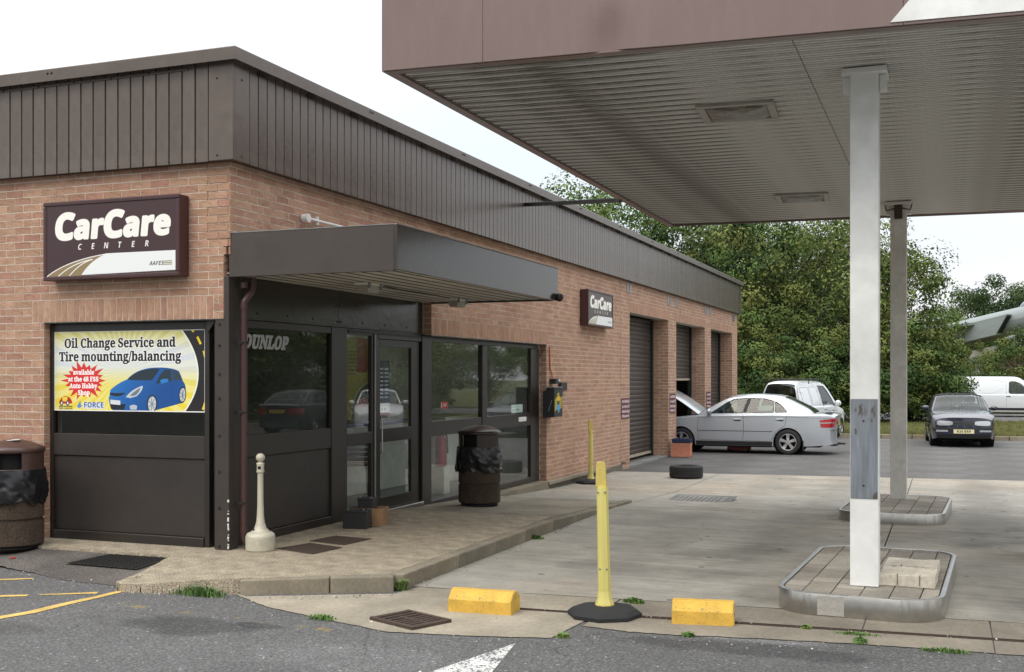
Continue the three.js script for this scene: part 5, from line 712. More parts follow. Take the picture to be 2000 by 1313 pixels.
// ---------------------------------------------------------------- loose things on the forecourt and pavement
// litter bins: ribbed aggregate drum, black liner folded over, brown domed lid with openings
const mBinAgg = S(0xffffff, { color: lin(0.135, 0.105, 0.09), map: rep(aggregateTex, 4, 2.6), bumpMap: rep(aggregateBump, 4, 2.6), bumpScale: 0.005, roughness: 0.95 });
const mLid = P(0xffffff, { color: lin(0.085, 0.045, 0.037), roughness: 0.36, map: rep(blotchTex, 2) });
function litterBin(label, x, y, z, turn, seed, lidK) {
  const b = thing('litter_bin', label, 'litter bin', [x, y, z], turn, 'brown litter bins'), R = 0.275;
  mesh('foot', lathe([[0, 0], [R - 0.035, 0], [R - 0.03, 0.05], [0, 0.05]]), mDarkMetal, b);
  mesh('drum', lathe([[0.2, 0.045], [R - 0.01, 0.045], [R, 0.06], [R, 0.275], [R - 0.014, 0.285], [R - 0.014, 0.30], [R, 0.31], [R, 0.50], [R - 0.014, 0.51], [R - 0.014, 0.525], [R, 0.535], [R, 0.70], [0.2, 0.705]], 48), mBinAgg, b);
  const N = 96, M = 26, pos = [], idx = [], q = rng(seed), ph = [...Array(8)].map(() => q() * 6.28);
  for (let j = 0; j <= M; j++) for (let i = 0; i <= N; i++) { const a = i / N * Math.PI * 2, t = j / M; const cr = 0.010 * Math.sin(a * 7 + ph[0] + t * 2.5) * t + 0.012 * Math.abs(Math.sin(a * 4 + ph[1] - t * 3)) + 0.005 * Math.sin(a * 15 + ph[2] + 3 * t) * t + 0.02 * Math.max(0, Math.sin(a * 3 + ph[3])) * t; const n2 = (vnoise(a * 6.366, t * 8, 40, 64, seed) - 0.5) * 0.018; const drop = 0.025 * Math.sin(a * 4 + ph[4]) + 0.02 * Math.sin(a * 11 + ph[5]); const r = R + 0.008 + cr + n2 * (0.3 + t) + 0.012 * Math.sin(t * Math.PI); const y2 = mix(0.775, 0.455 + drop * 0.7, t); pos.push(Math.cos(a) * r, y2, Math.sin(a) * r); }
  for (let j = 0; j < M; j++) for (let i = 0; i < N; i++) { const k = j * (N + 1) + i; idx.push(k, k + 1, k + N + 1, k + 1, k + N + 2, k + N + 1); }
  const g = new THREE.BufferGeometry(); g.setAttribute('position', new THREE.Float32BufferAttribute(pos, 3)); g.setIndex(idx); g.computeVertexNormals(); mesh('bag', g, mBag, b);
  // lid: ring with three openings, dome above
  const lid = part('lid', b), r = R - 0.002, mm = lidK ? mLid : P(0xffffff, { color: lin(0.030, 0.020, 0.017), roughness: 0.28 });
  mesh('lid_ring', lathe([[r - 0.01, 0.735], [r + 0.006, 0.74], [r + 0.008, 0.775], [r - 0.006, 0.78]], 48), mm, lid); mesh('lid_ring', lathe([[r - 0.006, 0.93], [r + 0.004, 0.932], [r + 0.012, 0.945], [r + 0.012, 0.975], [r * 0.93, 0.992], [r * 0.6, 1.03], [r * 0.25, 1.052], [0, 1.056]], 48), mm, lid);
  for (let k = 0; k < 3; k++) mesh('lid_wall', new THREE.CylinderGeometry(r, r, 0.156, 16, 1, true, k * 2.094 + 0.42, 1.25).translate(0, 0.855, 0), mm, lid);
  mesh('lid_inside', new THREE.CylinderGeometry(r - 0.06, r - 0.06, 0.15, 24).translate(0, 0.855, 0), mBlackVoid, lid);
  return b;
}
litterBin('speckled brown litter bin with a black liner against the brick pillar', -8.42, 0.095, -8.42, 2.72, 5, true);
{ const p = onY(935, 984, 0.03); litterBin('darker litter bin with a shiny dome in front of the display window', -5.72, pavementY(-13.62) + 0.004, -13.62, 1.95, 17, false); }
{ const s = tag(mesh('paper_sheet', new THREE.BoxGeometry(0.12, 0.002, 0.07), mWhitePlastic), 'white slip of paper on the brown bin lid', 'paper'); s.position.set(-8.36, 0.095 + 1.053, -8.36); s.rotation.set(0.08, 0.4, 0.05); }
{ const p = onY(60, 1078, 0.1); const s = tag(mesh('red_scrap', new RoundedBoxGeometry(0.05, 0.012, 0.03, 1, 0.004), S(0xb02a22)), 'scrap of red litter at the foot of the speckled bin', 'litter'); s.position.set(-8.16, apronY(-8.16, -8.15) + 0.007, -8.15); }
// cream smokers post
{
  const l = thing('smokers_post', 'cream cigarette disposal post with a ball top by the corner', 'ash bin', [-6.02, 0.126, -9.02]), m = P(0xffffff, { color: lin(0.62, 0.585, 0.47), roughness: 0.38, map: rep(blotchTex, 2) });
  mesh('base', lathe([[0, 0], [0.133, 0], [0.138, 0.008], [0.138, 0.13], [0.128, 0.155], [0.10, 0.172], [0.075, 0.18], [0, 0.18]], 40), m, l);
  mesh('stem', lathe([[0.082, 0.178], [0.078, 0.186], [0.058, 0.205], [0.040, 0.26], [0.033, 0.33], [0.029, 0.45], [0.027, 0.70], [0.027, 0.735]], 28), m, l);
  mesh('collar', lathe([[0.027, 0.725], [0.037, 0.73], [0.037, 0.745], [0.034, 0.75], [0.034, 0.80], [0.037, 0.805], [0.037, 0.818], [0.02, 0.825], [0.02, 0.832]], 28), m, l);
  mesh('ball', new THREE.SphereGeometry(0.042, 24, 16).translate(0, 0.868, 0), m, l);
  mesh('slot', new THREE.CylinderGeometry(0.0345, 0.0345, 0.028, 10, 1, true, -0.2, 0.9).translate(0, 0.775, 0), mBlackVoid, l); mesh('base_hole', new THREE.SphereGeometry(0.012, 10, 8).scale(1, 0.6, 1).translate(-0.03, 0.196, 0.066), mBlackVoid, l);
}
// yellow delineator posts on black rubber feet
function delineator(label, x, y, z, turn, lean) {
  const d = thing('delineator_post', label, 'post', [x, y, z], turn, 'yellow delineator posts'), m = P(0xffffff, { color: lin(0.70, 0.62, 0.19), roughness: 0.5, map: rep(grainMap, 1) }), mo = P(0xffffff, { color: lin(0.68, 0.54, 0.14), roughness: 0.5, map: rep(blotchTex, 4) });
  const foot = new THREE.CylinderGeometry(0.235, 0.275, 0.03, 8); foot.translate(0, 0.042, 0); const f2 = new THREE.CylinderGeometry(0.275, 0.272, 0.028, 8).translate(0, 0.014, 0), f3 = new THREE.CylinderGeometry(0.10, 0.235, 0.022, 8).translate(0, 0.068, 0); mesh('foot', [foot, f2, f3].map(g => toCreasedNormals(g.toNonIndexed(), 0.3)), mRubber, d);
  const p = part('post', d); p.position.y = 0.075; p.rotation.z = lean;
  const oct = (pts) => { const L = new THREE.LatheGeometry(pts.map(q => new THREE.Vector2(q[0], q[1])), 8); return toCreasedNormals(L.toNonIndexed(), 0.25); };
  mesh('skirt', oct([[0.066, 0], [0.07, 0.012], [0.055, 0.05], [0.048, 0.11]]), m, p); mesh('skirt_edge', oct([[0.0, -0.004], [0.072, -0.003], [0.073, 0.006], [0.066, 0.011]]), mo, p);
  const box = oct([[0.048, 0.111], [0.045, 0.4], [0.0425, 0.86], [0.041, 0.868], [0.0, 0.868]]); mesh('shaft', box, m, p);
  const tipG = prism([[-0.036, 0], [0.036, 0], [0.029, 0.16], [0.022, 0.178], [-0.022, 0.178], [-0.029, 0.16]], 0.03, 0.005); tipG.translate(-0.006, 0.868, -0.012); mesh('grip', tipG, mo, p);
  for (const [x2, y2] of [[-0.03, 0.83], [0.024, 0.83], [-0.024, 0.27], [0.026, 0.27]]) mesh('rivet', new THREE.SphereGeometry(0.008, 8, 6).translate(x2, y2, 0.037), mGalv, p);
}
{ const a = onY(1181, 1204); delineator('yellow plastic post on a black foot between the two yellow blocks', a.x, 0.006, a.z, 0.15, 0.02); const b = onX(1154, 942, -5.28); { const w = onGround(1154, 945); delineator('yellow plastic post on a black foot by the stone ledge', w.x, pavementY(w.z) + 0.01, w.z, 0.6, 0.0); }; }
// yellow painted concrete blocks
const mYellowBlock = (() => { const t = texture(256, 256, (u, v, i, j) => { const a = fbm(u, v, 6, 5, 801), b = fbm(u, v, 40, 3, 803), k = 0.90 + 0.16 * (a - 0.5) + 0.1 * (b - 0.5), ch = sstep(0.645, 0.68, 0.55 * b + 0.45 * fbm(u, v, 16, 4, 807)); return [mix(k, 0.62, ch), mix(k * 0.99, 0.72, ch), mix(k * 0.95, 1.0, ch)]; }); return S(0xffffff, { color: lin(0.86, 0.53, 0.085), map: rep(t, 2), bumpMap: rep(fineBump, 5), bumpScale: 0.003, roughness: 0.55 }); })();
function block(label, pl, pr, len, broken) {
  const a = onY(...pl), b = onY(...pr), turn = -Math.atan2(b.z - a.z, b.x - a.x), L = a.distanceTo(b), o = thing('wheel_stop', label, 'wheel stop', [(a.x + b.x) / 2, 0.006, (a.z + b.z) / 2 - 0.11], turn, 'yellow wheel stops');
  const g = new THREE.ExtrudeGeometry(new THREE.Shape([[0, 0], [0, 0.098], [-0.02, 0.118], [-0.085, 0.152], [-0.145, 0.152], [-0.20, 0.11], [-0.215, 0.09], [-0.215, 0]].map(q => new THREE.Vector2(q[0] + 0.108, q[1]))), { depth: L, steps: 14, bevelEnabled: true, bevelSize: 0.006, bevelThickness: 0.006, bevelSegments: 1 }).rotateY(-Math.PI / 2); g.scale(1, 1, -1); g.translate(L / 2, 0, 0);
  const h = new TessellateModifier(0.035, 5).modify(g.toNonIndexed()), p = h.attributes.position; for (let i = 0; i < p.count; i++) { const x = p.getX(i), y = p.getY(i), z = p.getZ(i), n = vnoise(x * 22 + 50, (y + z) * 22 + 60, 512, 512, 3) - 0.5, e = Math.abs(x) > L / 2 - 0.02; p.setXYZ(i, x + (e && Math.sign(x) === broken ? n * 0.045 : 0), y + (y > 0.02 ? n * 0.003 : 0), z + n * 0.002); } h.computeVertexNormals();
  mesh('block', metreUV(toCreasedNormals(h, 0.35)), mYellowBlock, o);
  if (broken === 1) { const bg = new THREE.BoxGeometry(0.03, 0.10, 0.14, 6, 8, 8), bp = bg.attributes.position; for (let i = 0; i < bp.count; i++) { const n = vnoise(bp.getY(i) * 40 + 9, bp.getZ(i) * 40 + 5, 99, 99, 4) - 0.5; bp.setX(i, bp.getX(i) + n * 0.016); } bg.computeVertexNormals(); bg.translate(L / 2 - 0.008, 0.07, 0); mesh('broken_end', bg, mConcrete(0.30, 0.29, 0.27), o); }
  if (broken === -1) { const cg = bx(L / 2 - 0.002, L / 2 + 0.0085, 0.01, 0.05, -0.1, 0.04); }
}
block('yellow painted concrete block nearer the storm drain', [877, 1196], [995, 1204], 0.5, -1); block('yellow painted concrete block with a broken grey end near the steel rimmed island', [1308.5, 1220], [1426, 1225], 0.45, 1);
// drain gratings and cover plates
{
  const c = [[738, 1216], [780, 1200], [862, 1209], [826, 1230]].map(p => onY(p[0], p[1], 0.006)), mx = c.reduce((s, p) => s + p.x / 4, 0), mz = c.reduce((s, p) => s + p.z / 4, 0), d = thing('storm_drain', 'rusty tilted storm drain grating in the concrete wedge', 'drain', [mx, 0.008, mz], -0.42), W = 0.22, D = 0.17;
  mesh('pit', bx(-W, W, -0.004, 0.002, -D, D), mBlackVoid, d); mesh('frame', [bx(-W - 0.02, W + 0.02, -0.004, 0.022, D - 0.02, D + 0.012, 0.004), bx(-W - 0.02, W + 0.02, -0.004, 0.022, -D - 0.012, -D + 0.02, 0.004), bx(-W - 0.02, -W + 0.015, -0.004, 0.02, -D + 0.021, D - 0.021, 0.004), bx(W - 0.015, W + 0.02, -0.004, 0.02, -D + 0.021, D - 0.021, 0.004)], mRust, d);
  for (let i = 0; i < 8; i++) mesh('bar', bx(-W + 0.03 + i * 0.052, -W + 0.056 + i * 0.052, 0.003, 0.017 + 0.012 * Math.max(0, 1 - i / 3), -D + 0.022, D - 0.022, 0.004), mRust, d); mesh('cross_bar', bx(-W + 0.016, W - 0.016, 0.004, 0.018, -0.012, 0.012), mRust, d);
}
{
  const mSlot = mConcrete(0.19, 0.195, 0.20); const c = [[1312, 985], [1330, 972], [1418, 973], [1408, 986]].map(p => onGround(...p)), mx = c.reduce((s, p) => s + p.x / 4, 0), mz = c.reduce((s, p) => s + p.z / 4, 0), d = thing('gully_grating', 'grey steel gully grating set in the middle of the concrete lane', 'drain', [mx, groundY(mz) + 0.008, mz], 0); mesh('surround', bx(-0.46, 0.46, 0.0, 0.006, -0.52, 0.52), mConcrete(0.24, 0.245, 0.25), d); mesh('frame', bx(-0.36, 0.36, 0.004, 0.012, -0.40, 0.40), mConcrete(0.34, 0.345, 0.35), d); for (let i = 0; i < 9; i++) mesh('slot', bx(-0.32 + i * 0.072, -0.295 + i * 0.072, 0.01, 0.0135, -0.34, 0.34), mSlot, d); d.rotation.x = 0.0375;
}
[[[540, 1072], [606, 1061], [668, 1070], [610, 1083], 'rusty steel cover plate nearer the cream post'], [[604, 1057], [655, 1047], [726, 1053], [672, 1065], 'rusty steel cover plate nearer the shop door']].forEach(([a, b, c, d, l]) => {
  const q = [a, b, c, d].map(p => onY(p[0], p[1], 0.128)), o = thing('cover_plate', l, 'cover plate', [q[0].x, 0.126, q[0].z], 0, 'rusty cover plates in the pavement'), m = new THREE.ExtrudeGeometry(new THREE.Shape(q.map(p => new THREE.Vector2(p.x - q[0].x, -(p.z - q[0].z)))), { depth: 0.006, bevelEnabled: false }).rotateX(-Math.PI / 2); mesh('plate', metreUV(m), mRust, o);
  const rg = new THREE.BoxGeometry(0.03, 0.003, 0.006), inst = []; const e1 = q[1].clone().sub(q[0]), e2 = q[3].clone().sub(q[0]); for (let i = 1; i < 16; i++) for (let j = 1; j < 12; j++) { const p = e1.clone().multiplyScalar(i / 16).addScaledVector(e2, j / 12); inst.push(rg.clone().rotateY((i + j) % 2 ? 0.8 : -0.8).translate(p.x, 0.0075, p.z)); } stuff(mesh('tread', inst, mRust, o));
});
{
  const q = [[126, 1101], [213, 1083], [335, 1091], [266, 1113]].map(p => { let y = 0.06, r; for (let i = 0; i < 10; i++) { r = onY(p[0], p[1], y); y = apronY(r.x, r.z) + 0.012; } return r; }), o = thing('manhole_cover', 'dark cast iron chequer plate sunk in the brown asphalt', 'manhole cover', [q[0].x, 0, q[0].z]);
  const lq = q.map(p => V(p.x - q[0].x, p.y, p.z - q[0].z)), pos = []; for (const t of [[0, 1, 2], [0, 2, 3]]) for (const k of t) pos.push(lq[k].x, lq[k].y + 0.004, lq[k].z); const g = new THREE.BufferGeometry(); g.setAttribute('position', new THREE.Float32BufferAttribute(pos, 3)); g.computeVertexNormals(); g.setAttribute('uv', new THREE.Float32BufferAttribute(new Float32Array(12), 2)); mesh('plate', metreUV(g), mDarkMetal, o);
  const rg = new THREE.BoxGeometry(0.034, 0.006, 0.009), inst = []; for (let i = 1; i < 22; i++) for (let j = 1; j < 14; j++) { const s = i / 22, t = j / 14; const p = lq[0].clone().multiplyScalar((1 - s) * (1 - t)).addScaledVector(lq[1], s * (1 - t)).addScaledVector(lq[2], s * t).addScaledVector(lq[3], (1 - s) * t); inst.push(rg.clone().rotateY((i + j) % 2 ? 0.9 : -0.6).translate(p.x, p.y + 0.007, p.z)); } stuff(mesh('tread', inst, mDarkMetal, o));
}
// batteries and a carton by the door
{
  const a = onY(692, 1033, 0.126);
  const bat = (label, x, y, z, w, h, d, turn) => { const o = thing('car_battery', label, 'battery', [x, y, z], turn, 'old car batteries by the door'); mesh('case', bx(-w / 2, w / 2, 0, h * 0.86, -d / 2, d / 2, 0.006), mBlackPlastic, o); mesh('lid', bx(-w / 2 - 0.004, w / 2 + 0.004, h * 0.865, h * 0.96, -d / 2 - 0.004, d / 2 + 0.004, 0.006), mBlackPlastic, o); for (const s of [-1, 1]) mesh('terminal', new THREE.CylinderGeometry(0.009, 0.01, 0.02, 10).translate(s * w * 0.33, h * 0.97, d * 0.25), mGalv, o); mesh('strap', tube([V(-w / 2, h * 0.9, -d * 0.2), V(-w * 0.2, h * 1.07, -d * 0.2), V(w * 0.2, h * 1.06, -d * 0.2), V(w / 2, h * 0.9, -d * 0.2)], 0.005, 6), mBlackPlastic, o); };
  bat('black car battery standing on the pavement in front of the carton', -5.93, 0.126, -10.72, 0.27, 0.205, 0.175, 0.15);
  const cb = thing('cardboard_box', 'open brown cardboard carton beside the shop door', 'box', [-5.93, 0.126, -11.03], 0.25), mC = S(0xffffff, { color: lin(0.36, 0.215, 0.12), roughness: 0.9, map: rep(blotchTex, 2) }); mesh('side', [bx(-0.17, 0.17, 0, 0.19, 0.123, 0.129), bx(-0.17, 0.17, 0, 0.19, -0.129, -0.123)], mC, cb); mesh('end', [bx(-0.17, -0.164, 0, 0.19, -0.122, 0.122), bx(0.164, 0.17, 0, 0.19, -0.122, 0.122)], mC, cb); mesh('bottom', bx(-0.163, 0.163, 0, 0.006, -0.122, 0.122), mC, cb);
  bat('black car battery standing upright inside the cardboard carton', -5.97, 0.134, -11.02, 0.17, 0.30, 0.17, 0.2);
}
// tyre and crates by the bay
function tyreGeo(R, r0, w) { const h = w / 2, p = [[r0, -h * 0.8], [r0 + 0.012, -h * 0.92], [mix(r0, R, 0.5), -h], [R - 0.02, -h * 0.93], [R - 0.004, -h * 0.74]]; for (let i = -2; i <= 2; i++) { const y = i * h * 0.29; p.push([R, y - h * 0.11], [R, y + h * 0.10], [R - 0.007, y + h * 0.115], [R - 0.007, y + h * 0.165]); } p.push([R - 0.004, h * 0.78], [R - 0.02, h * 0.93], [mix(r0, R, 0.5), h], [r0 + 0.012, h * 0.92], [r0, h * 0.8]); return lathe(p, 56); }
{ const c = onGround(1338.5, 920), z = -20.95, x = -4.58, t = thing('loose_tyre', 'black car tyre lying flat at the edge of the concrete', 'tyre', [x, groundY(z) + 0.008, z]); mesh('tyre', tyreGeo(0.315, 0.20, 0.235).translate(0, 0.1175, 0), mRubber, t); }
{
  const mO = P(0xffffff, { color: lin(0.74, 0.29, 0.19), roughness: 0.5, map: rep(blotchTex, 3) }), mN = P(0xffffff, { color: lin(0.018, 0.026, 0.075), roughness: 0.45 });
  const base = V(-5.95, groundY(-26.9) - 0.006, -26.72);
  const crate = (name, label, y, w, h, d, m, lugs) => { const o = thing(name, label, 'crate', [base.x, base.y + y, base.z], 0.1), t = 0.014; for (const s of [-1, 1]) { mesh('side', bx(-w / 2, w / 2, 0.02, h, s * d / 2 - t / 2, s * d / 2 + t / 2, 0.004), m, o); mesh('end', bx(s * w / 2 - t / 2, s * w / 2 + t / 2, 0.021, h - 0.001, -d / 2 + t, d / 2 - t, 0.004), m, o); mesh('rim', bx(-w / 2 - 0.012, w / 2 + 0.012, h - 0.03, h + 0.004, s * d / 2 - 0.006, s * d / 2 + 0.014, 0.004), m, o); if (lugs) mesh('foot', [bx(-w / 2 - 0.02, w / 2 + 0.02, 0.0, 0.035, s * d / 2 - 0.01, s * d / 2 + 0.02, 0.006), bx(-w / 2 - 0.01, -w * 0.15, 0.03, 0.13, s * d / 2 + 0.008, s * d / 2 + 0.018, 0.004), bx(w * 0.15, w / 2 + 0.01, 0.03, 0.13, s * d / 2 + 0.008, s * d / 2 + 0.018, 0.004)], m, o); } mesh('bottom', bx(-w / 2, w / 2, 0.005, 0.019, -d / 2, d / 2), m, o); for (let i = 0; i < 3; i++) mesh('rib', bx(-w / 2 + 0.01, w / 2 - 0.01, 0.15 + i * 0.07, 0.158 + i * 0.07, d / 2 + 0.005, d / 2 + 0.013), m, o); };
  crate('plastic_crate', 'salmon orange plastic crate standing under a blue tray by the pier', 0, 0.44, 0.32, 0.34, mO, true); crate('plastic_tray', 'dark blue plastic tray on top of the orange crate', 0.325, 0.42, 0.10, 0.33, mN, false);
}
{ const b = thing('red_jack', 'orange red trolley jack on the ground under the silver car', 'jack', [-5.0, groundY(-28) + 0.0, -29.2], 0.1); mesh('frame', bx(-0.3, 0.3, 0.03, 0.11, -0.12, 0.12, 0.02), P(0xffffff, { color: lin(0.5, 0.09, 0.04), roughness: 0.4 }), b); for (const [x, z] of [[-0.24, -0.13], [0.24, -0.13], [-0.24, 0.13], [0.24, 0.13]]) mesh('wheel', new THREE.CylinderGeometry(0.035, 0.035, 0.03, 14).rotateX(Math.PI / 2).translate(x, 0.035, z), mDarkMetal, b); }
// weeds in joints and along the kerb
const mWeed = [lin(0.11, 0.20, 0.045), lin(0.14, 0.21, 0.055), lin(0.09, 0.17, 0.04)].map(c => S(0xffffff, { color: c, roughness: 0.8, side: THREE.DoubleSide }));
function weed(px, py, y, w, d, h, n, seed, leafy) {
  const c = onY(px, py, y), q = rng(seed), pos = [];
  for (let i = 0; i < n; i++) { const rx = (q() + q() - 1) * w / 2, rz = (q() + q() - 1) * d / 2, a = q() * 6.28, hh = h * (0.4 + 0.6 * q()) * (1 - 0.5 * Math.abs(rx) / (w / 2 + 0.01)), lean = hh * (0.2 + 0.8 * q()), bw = (leafy ? 0.012 : 0.004) * (0.7 + q() * 0.6), ca = Math.cos(a), sa = Math.sin(a); const m = V(rx + ca * lean * 0.4, hh * 0.65, rz + sa * lean * 0.4), t = V(rx + ca * lean, hh * (leafy ? 0.8 : 0.95), rz + sa * lean), l = V(-sa * bw, 0, ca * bw); pos.push(rx - l.x, 0, rz - l.z, rx + l.x, 0, rz + l.z, m.x + l.x, m.y, m.z + l.z, rx - l.x, 0, rz - l.z, m.x + l.x, m.y, m.z + l.z, m.x - l.x, m.y, m.z - l.z, m.x - l.x, m.y, m.z - l.z, m.x + l.x, m.y, m.z + l.z, t.x, t.y, t.z); }
  const g = new THREE.BufferGeometry(); g.setAttribute('position', new THREE.Float32BufferAttribute(pos, 3)); g.computeVertexNormals(); const o = mesh(leafy ? 'weed' : 'grass_tuft', g, mWeed[seed % 3]); o.position.copy(c); return o;
}
const wg = 'grass and weeds in the joints';
[[268, 1143, 0.0, 0.16, 0.10, 0.10, 90, 1, 0, 'small grass tuft at the left tip of the pavement'], [390, 1163, 0.0, 0.55, 0.16, 0.10, 420, 2, 0, 'long thick strip of grass along the broken pavement edge'], [628, 1210, 0.004, 0.26, 0.10, 0.05, 160, 3, 0, 'flat strip of grass on the seam between asphalt and concrete'], [784, 1153, 0.006, 0.10, 0.06, 0.13, 60, 4, 1, 'leafy green weed at the corner of the kerb'], [1044, 1053, 0.006, 0.22, 0.08, 0.07, 60, 5, 1, 'low weed halfway along the foot of the kerb'], [1236, 1177, 0.006, 0.18, 0.12, 0.06, 70, 6, 1, 'spreading weed behind the near yellow post'], [1100, 1246, 0.0, 0.10, 0.06, 0.05, 40, 7, 1, 'small weed in the seam below the near yellow post'], [1344, 1244, 0.0, 0.10, 0.06, 0.05, 40, 8, 1, 'small weed below the broken yellow block'], [1672, 1240, 0.006, 0.35, 0.06, 0.03, 160, 9, 0, 'thin line of grass in the drain channel by the island'], [1682, 1255, 0.006, 0.08, 0.12, 0.05, 60, 11, 1, 'weed in the cross joint below the near island'], [1850, 1275, 0.0, 0.34, 0.07, 0.05, 140, 12, 0, 'grass on the asphalt seam right of the island'], [1574, 1228, 0.006, 0.07, 0.05, 0.04, 30, 13, 1, 'tiny weed in the drain channel']].forEach(([px, py, y, w, d, h, n, s, lf, l]) => tag(weed(px, py, y, w, d, h, n, s, lf), l, lf ? 'weed' : 'grass', wg));

// loose grit and small litter along the seams and the kerb foot
{ const q = rng(515), N = 520, im = new THREE.InstancedMesh(new THREE.IcosahedronGeometry(1, 0), S(0xffffff, { roughness: 0.9 }), N), m = new THREE.Matrix4(), c = new THREE.Color(), e = new THREE.Euler(), qt = new THREE.Quaternion(); const lines = [[[-9, -8.1], [-6.4, -7.6], 0.35], [[-6.3, -7.36], [-5.3, -7.55], 0.14], [[-5.2, -7.48], [-4.1, -8.05], 0.12], [[-4.09, -8.2], [-4.09, -14], 0.12], [[-4.6, -7.1], [-2.5, -7.0], 0.22], [[-2.3, -7.3], [1.2, -7.75], 0.16], [[-3, -7.92], [1.2, -8.2], 0.10], [[-8, -6.2], [1, -6.6], 1.5]]; for (let i = 0; i < N; i++) { const l = lines[Math.floor(q() * lines.length)], t = q(), x = mix(l[0][0], l[1][0], t) + (q() - 0.5) * l[2], z = mix(l[0][1], l[1][1], t) + (q() + q() - 1) * l[2]; const s = 0.003 + 0.007 * Math.pow(q(), 3), on = z < -7.55 && x > -5.2 ? 0.006 : 0; const y = x < -6.2 && z < -7.6 ? apronY(x, z) : on; qt.setFromEuler(e.set(q() * 6, q() * 6, q() * 6)); m.compose(V(x, y + s * 0.5, z), qt, V(s, s * 0.7, s * 1.2)); im.setMatrixAt(i, m); const k = q() < 0.12 ? 0.65 : 0.12 + 0.25 * q(); im.setColorAt(i, c.setRGB(k, k * 0.97, k * 0.9)); } im.name = 'loose_grit'; im.castShadow = im.receiveShadow = true; stuff(im); tag(im, 'scattered grit and small stones along the seams', 'grit'); scene.add(im); }
// ---------------------------------------------------------------- vehicles: bodies lofted from side and plan curves, real openings, glass and interiors
function curve(pts) {                                             // monotone cubic through points sorted by the first entry
  const n = pts.length, x = pts.map(p => p[0]), y = pts.map(p => p[1]), d = [], m = [];
  for (let i = 0; i < n - 1; i++) d.push((y[i + 1] - y[i]) / (x[i + 1] - x[i]));
  for (let i = 0; i < n; i++) m.push(i === 0 ? d[0] : i === n - 1 ? d[n - 2] : d[i - 1] * d[i] <= 0 ? 0 : 2 * d[i - 1] * d[i] / (d[i - 1] + d[i]));
  return s => { if (s <= x[0]) return y[0]; if (s >= x[n - 1]) return y[n - 1]; let i = 0; while (s > x[i + 1]) i++; const h = x[i + 1] - x[i], t = (s - x[i]) / h, t2 = t * t, t3 = t2 * t; return (2 * t3 - 3 * t2 + 1) * y[i] + (t3 - 2 * t2 + t) * h * m[i] + (-2 * t3 + 3 * t2) * y[i + 1] + (t3 - t2) * h * m[i + 1]; };
}
function gridGeo(nu, nv, f) { const pos = [], idx = []; for (let j = 0; j <= nv; j++) for (let i = 0; i <= nu; i++) pos.push(...f(i / nu, j / nv)); for (let j = 0; j < nv; j++) for (let i = 0; i < nu; i++) { const a = j * (nu + 1) + i; idx.push(a, a + 1, a + nu + 1, a + 1, a + nu + 2, a + nu + 1); } const g = new THREE.BufferGeometry(); g.setAttribute('position', new THREE.Float32BufferAttribute(pos, 3)); g.setIndex(idx); g.computeVertexNormals(); return g; }
const mTyre = S(0xffffff, { color: lin(0.020, 0.020, 0.021), roughness: 0.8 }), mAlloy = S(0xffffff, { color: lin(0.62, 0.63, 0.64), metalness: 0.75, roughness: 0.28 }), mTrim = P(0x000000, { color: lin(0.022, 0.023, 0.025), roughness: 0.55 }), mUnder = S(0x090909, { roughness: 0.95 }), mSeat = S(0xffffff, { color: lin(0.085, 0.09, 0.095), roughness: 0.9 }), mGap = S(0x0c0d0e, { roughness: 0.8 });
const mLampRed = P(0xffffff, { color: lin(0.42, 0.012, 0.016), roughness: 0.12, clearcoat: 1 }), mLampClear = P(0xffffff, { color: lin(0.50, 0.53, 0.55), roughness: 0.2, metalness: 0.5, clearcoat: 1 }), mLampAmber = P(0xffffff, { color: lin(0.6, 0.22, 0.03), roughness: 0.15, clearcoat: 1 }), mChrome = S(0xffffff, { color: lin(0.75, 0.75, 0.76), metalness: 1, roughness: 0.12 });
const carPaint = (r, g, b, metal = 0) => P(0xffffff, { color: lin(r, g, b), roughness: metal ? 0.34 : 0.4, metalness: metal, clearcoat: 1, clearcoatRoughness: 0.04 });
function wheelGroup(parent, x, z, R, w, side, spokes) {
  const g = part('wheel', parent); g.position.set(x, R, z); const r0 = R * 0.66;
  mesh('tyre', tyreGeo(R, r0, w).rotateX(Math.PI / 2), mTyre, g);
  const o = side * w * 0.40, list = [lathe([[r0 * 0.99, -0.09], [r0 * 1.02, -0.04], [r0 * 1.03, w * 0.42], [r0 * 0.97, w * 0.44], [r0 * 0.93, w * 0.40], [r0 * 0.92, w * 0.2]], 40).rotateX(side * Math.PI / 2)];
  list.push(new THREE.CylinderGeometry(r0 * 0.22, r0 * 0.25, 0.03, 20).rotateX(Math.PI / 2).translate(0, 0, o - side * 0.006));
  for (let k = 0; k < spokes; k++) { const a = k / spokes * 6.2832 + 0.3, sp = new THREE.BoxGeometry(r0 * 0.80, 1, 0.022, 4, 1, 1), p = sp.attributes.position; for (let i = 0; i < p.count; i++) { const t = p.getX(i) / (r0 * 0.8) + 0.5; p.setX(i, r0 * 0.15 + t * r0 * 0.82); p.setY(i, p.getY(i) * mix(0.052, 0.085, t) * (spokes > 6 ? 0.55 : 1)); p.setZ(i, p.getZ(i) + o - side * (0.012 + 0.012 * (1 - Math.abs(2 * t - 1)))); } sp.computeVertexNormals(); sp.rotateZ(a); list.push(sp); }
  mesh('rim', list, mAlloy, g); mesh('brake_disc', new THREE.CylinderGeometry(r0 * 0.9, r0 * 0.9, 0.01, 28).rotateX(Math.PI / 2).translate(0, 0, -side * 0.02), mUnder, g);
}
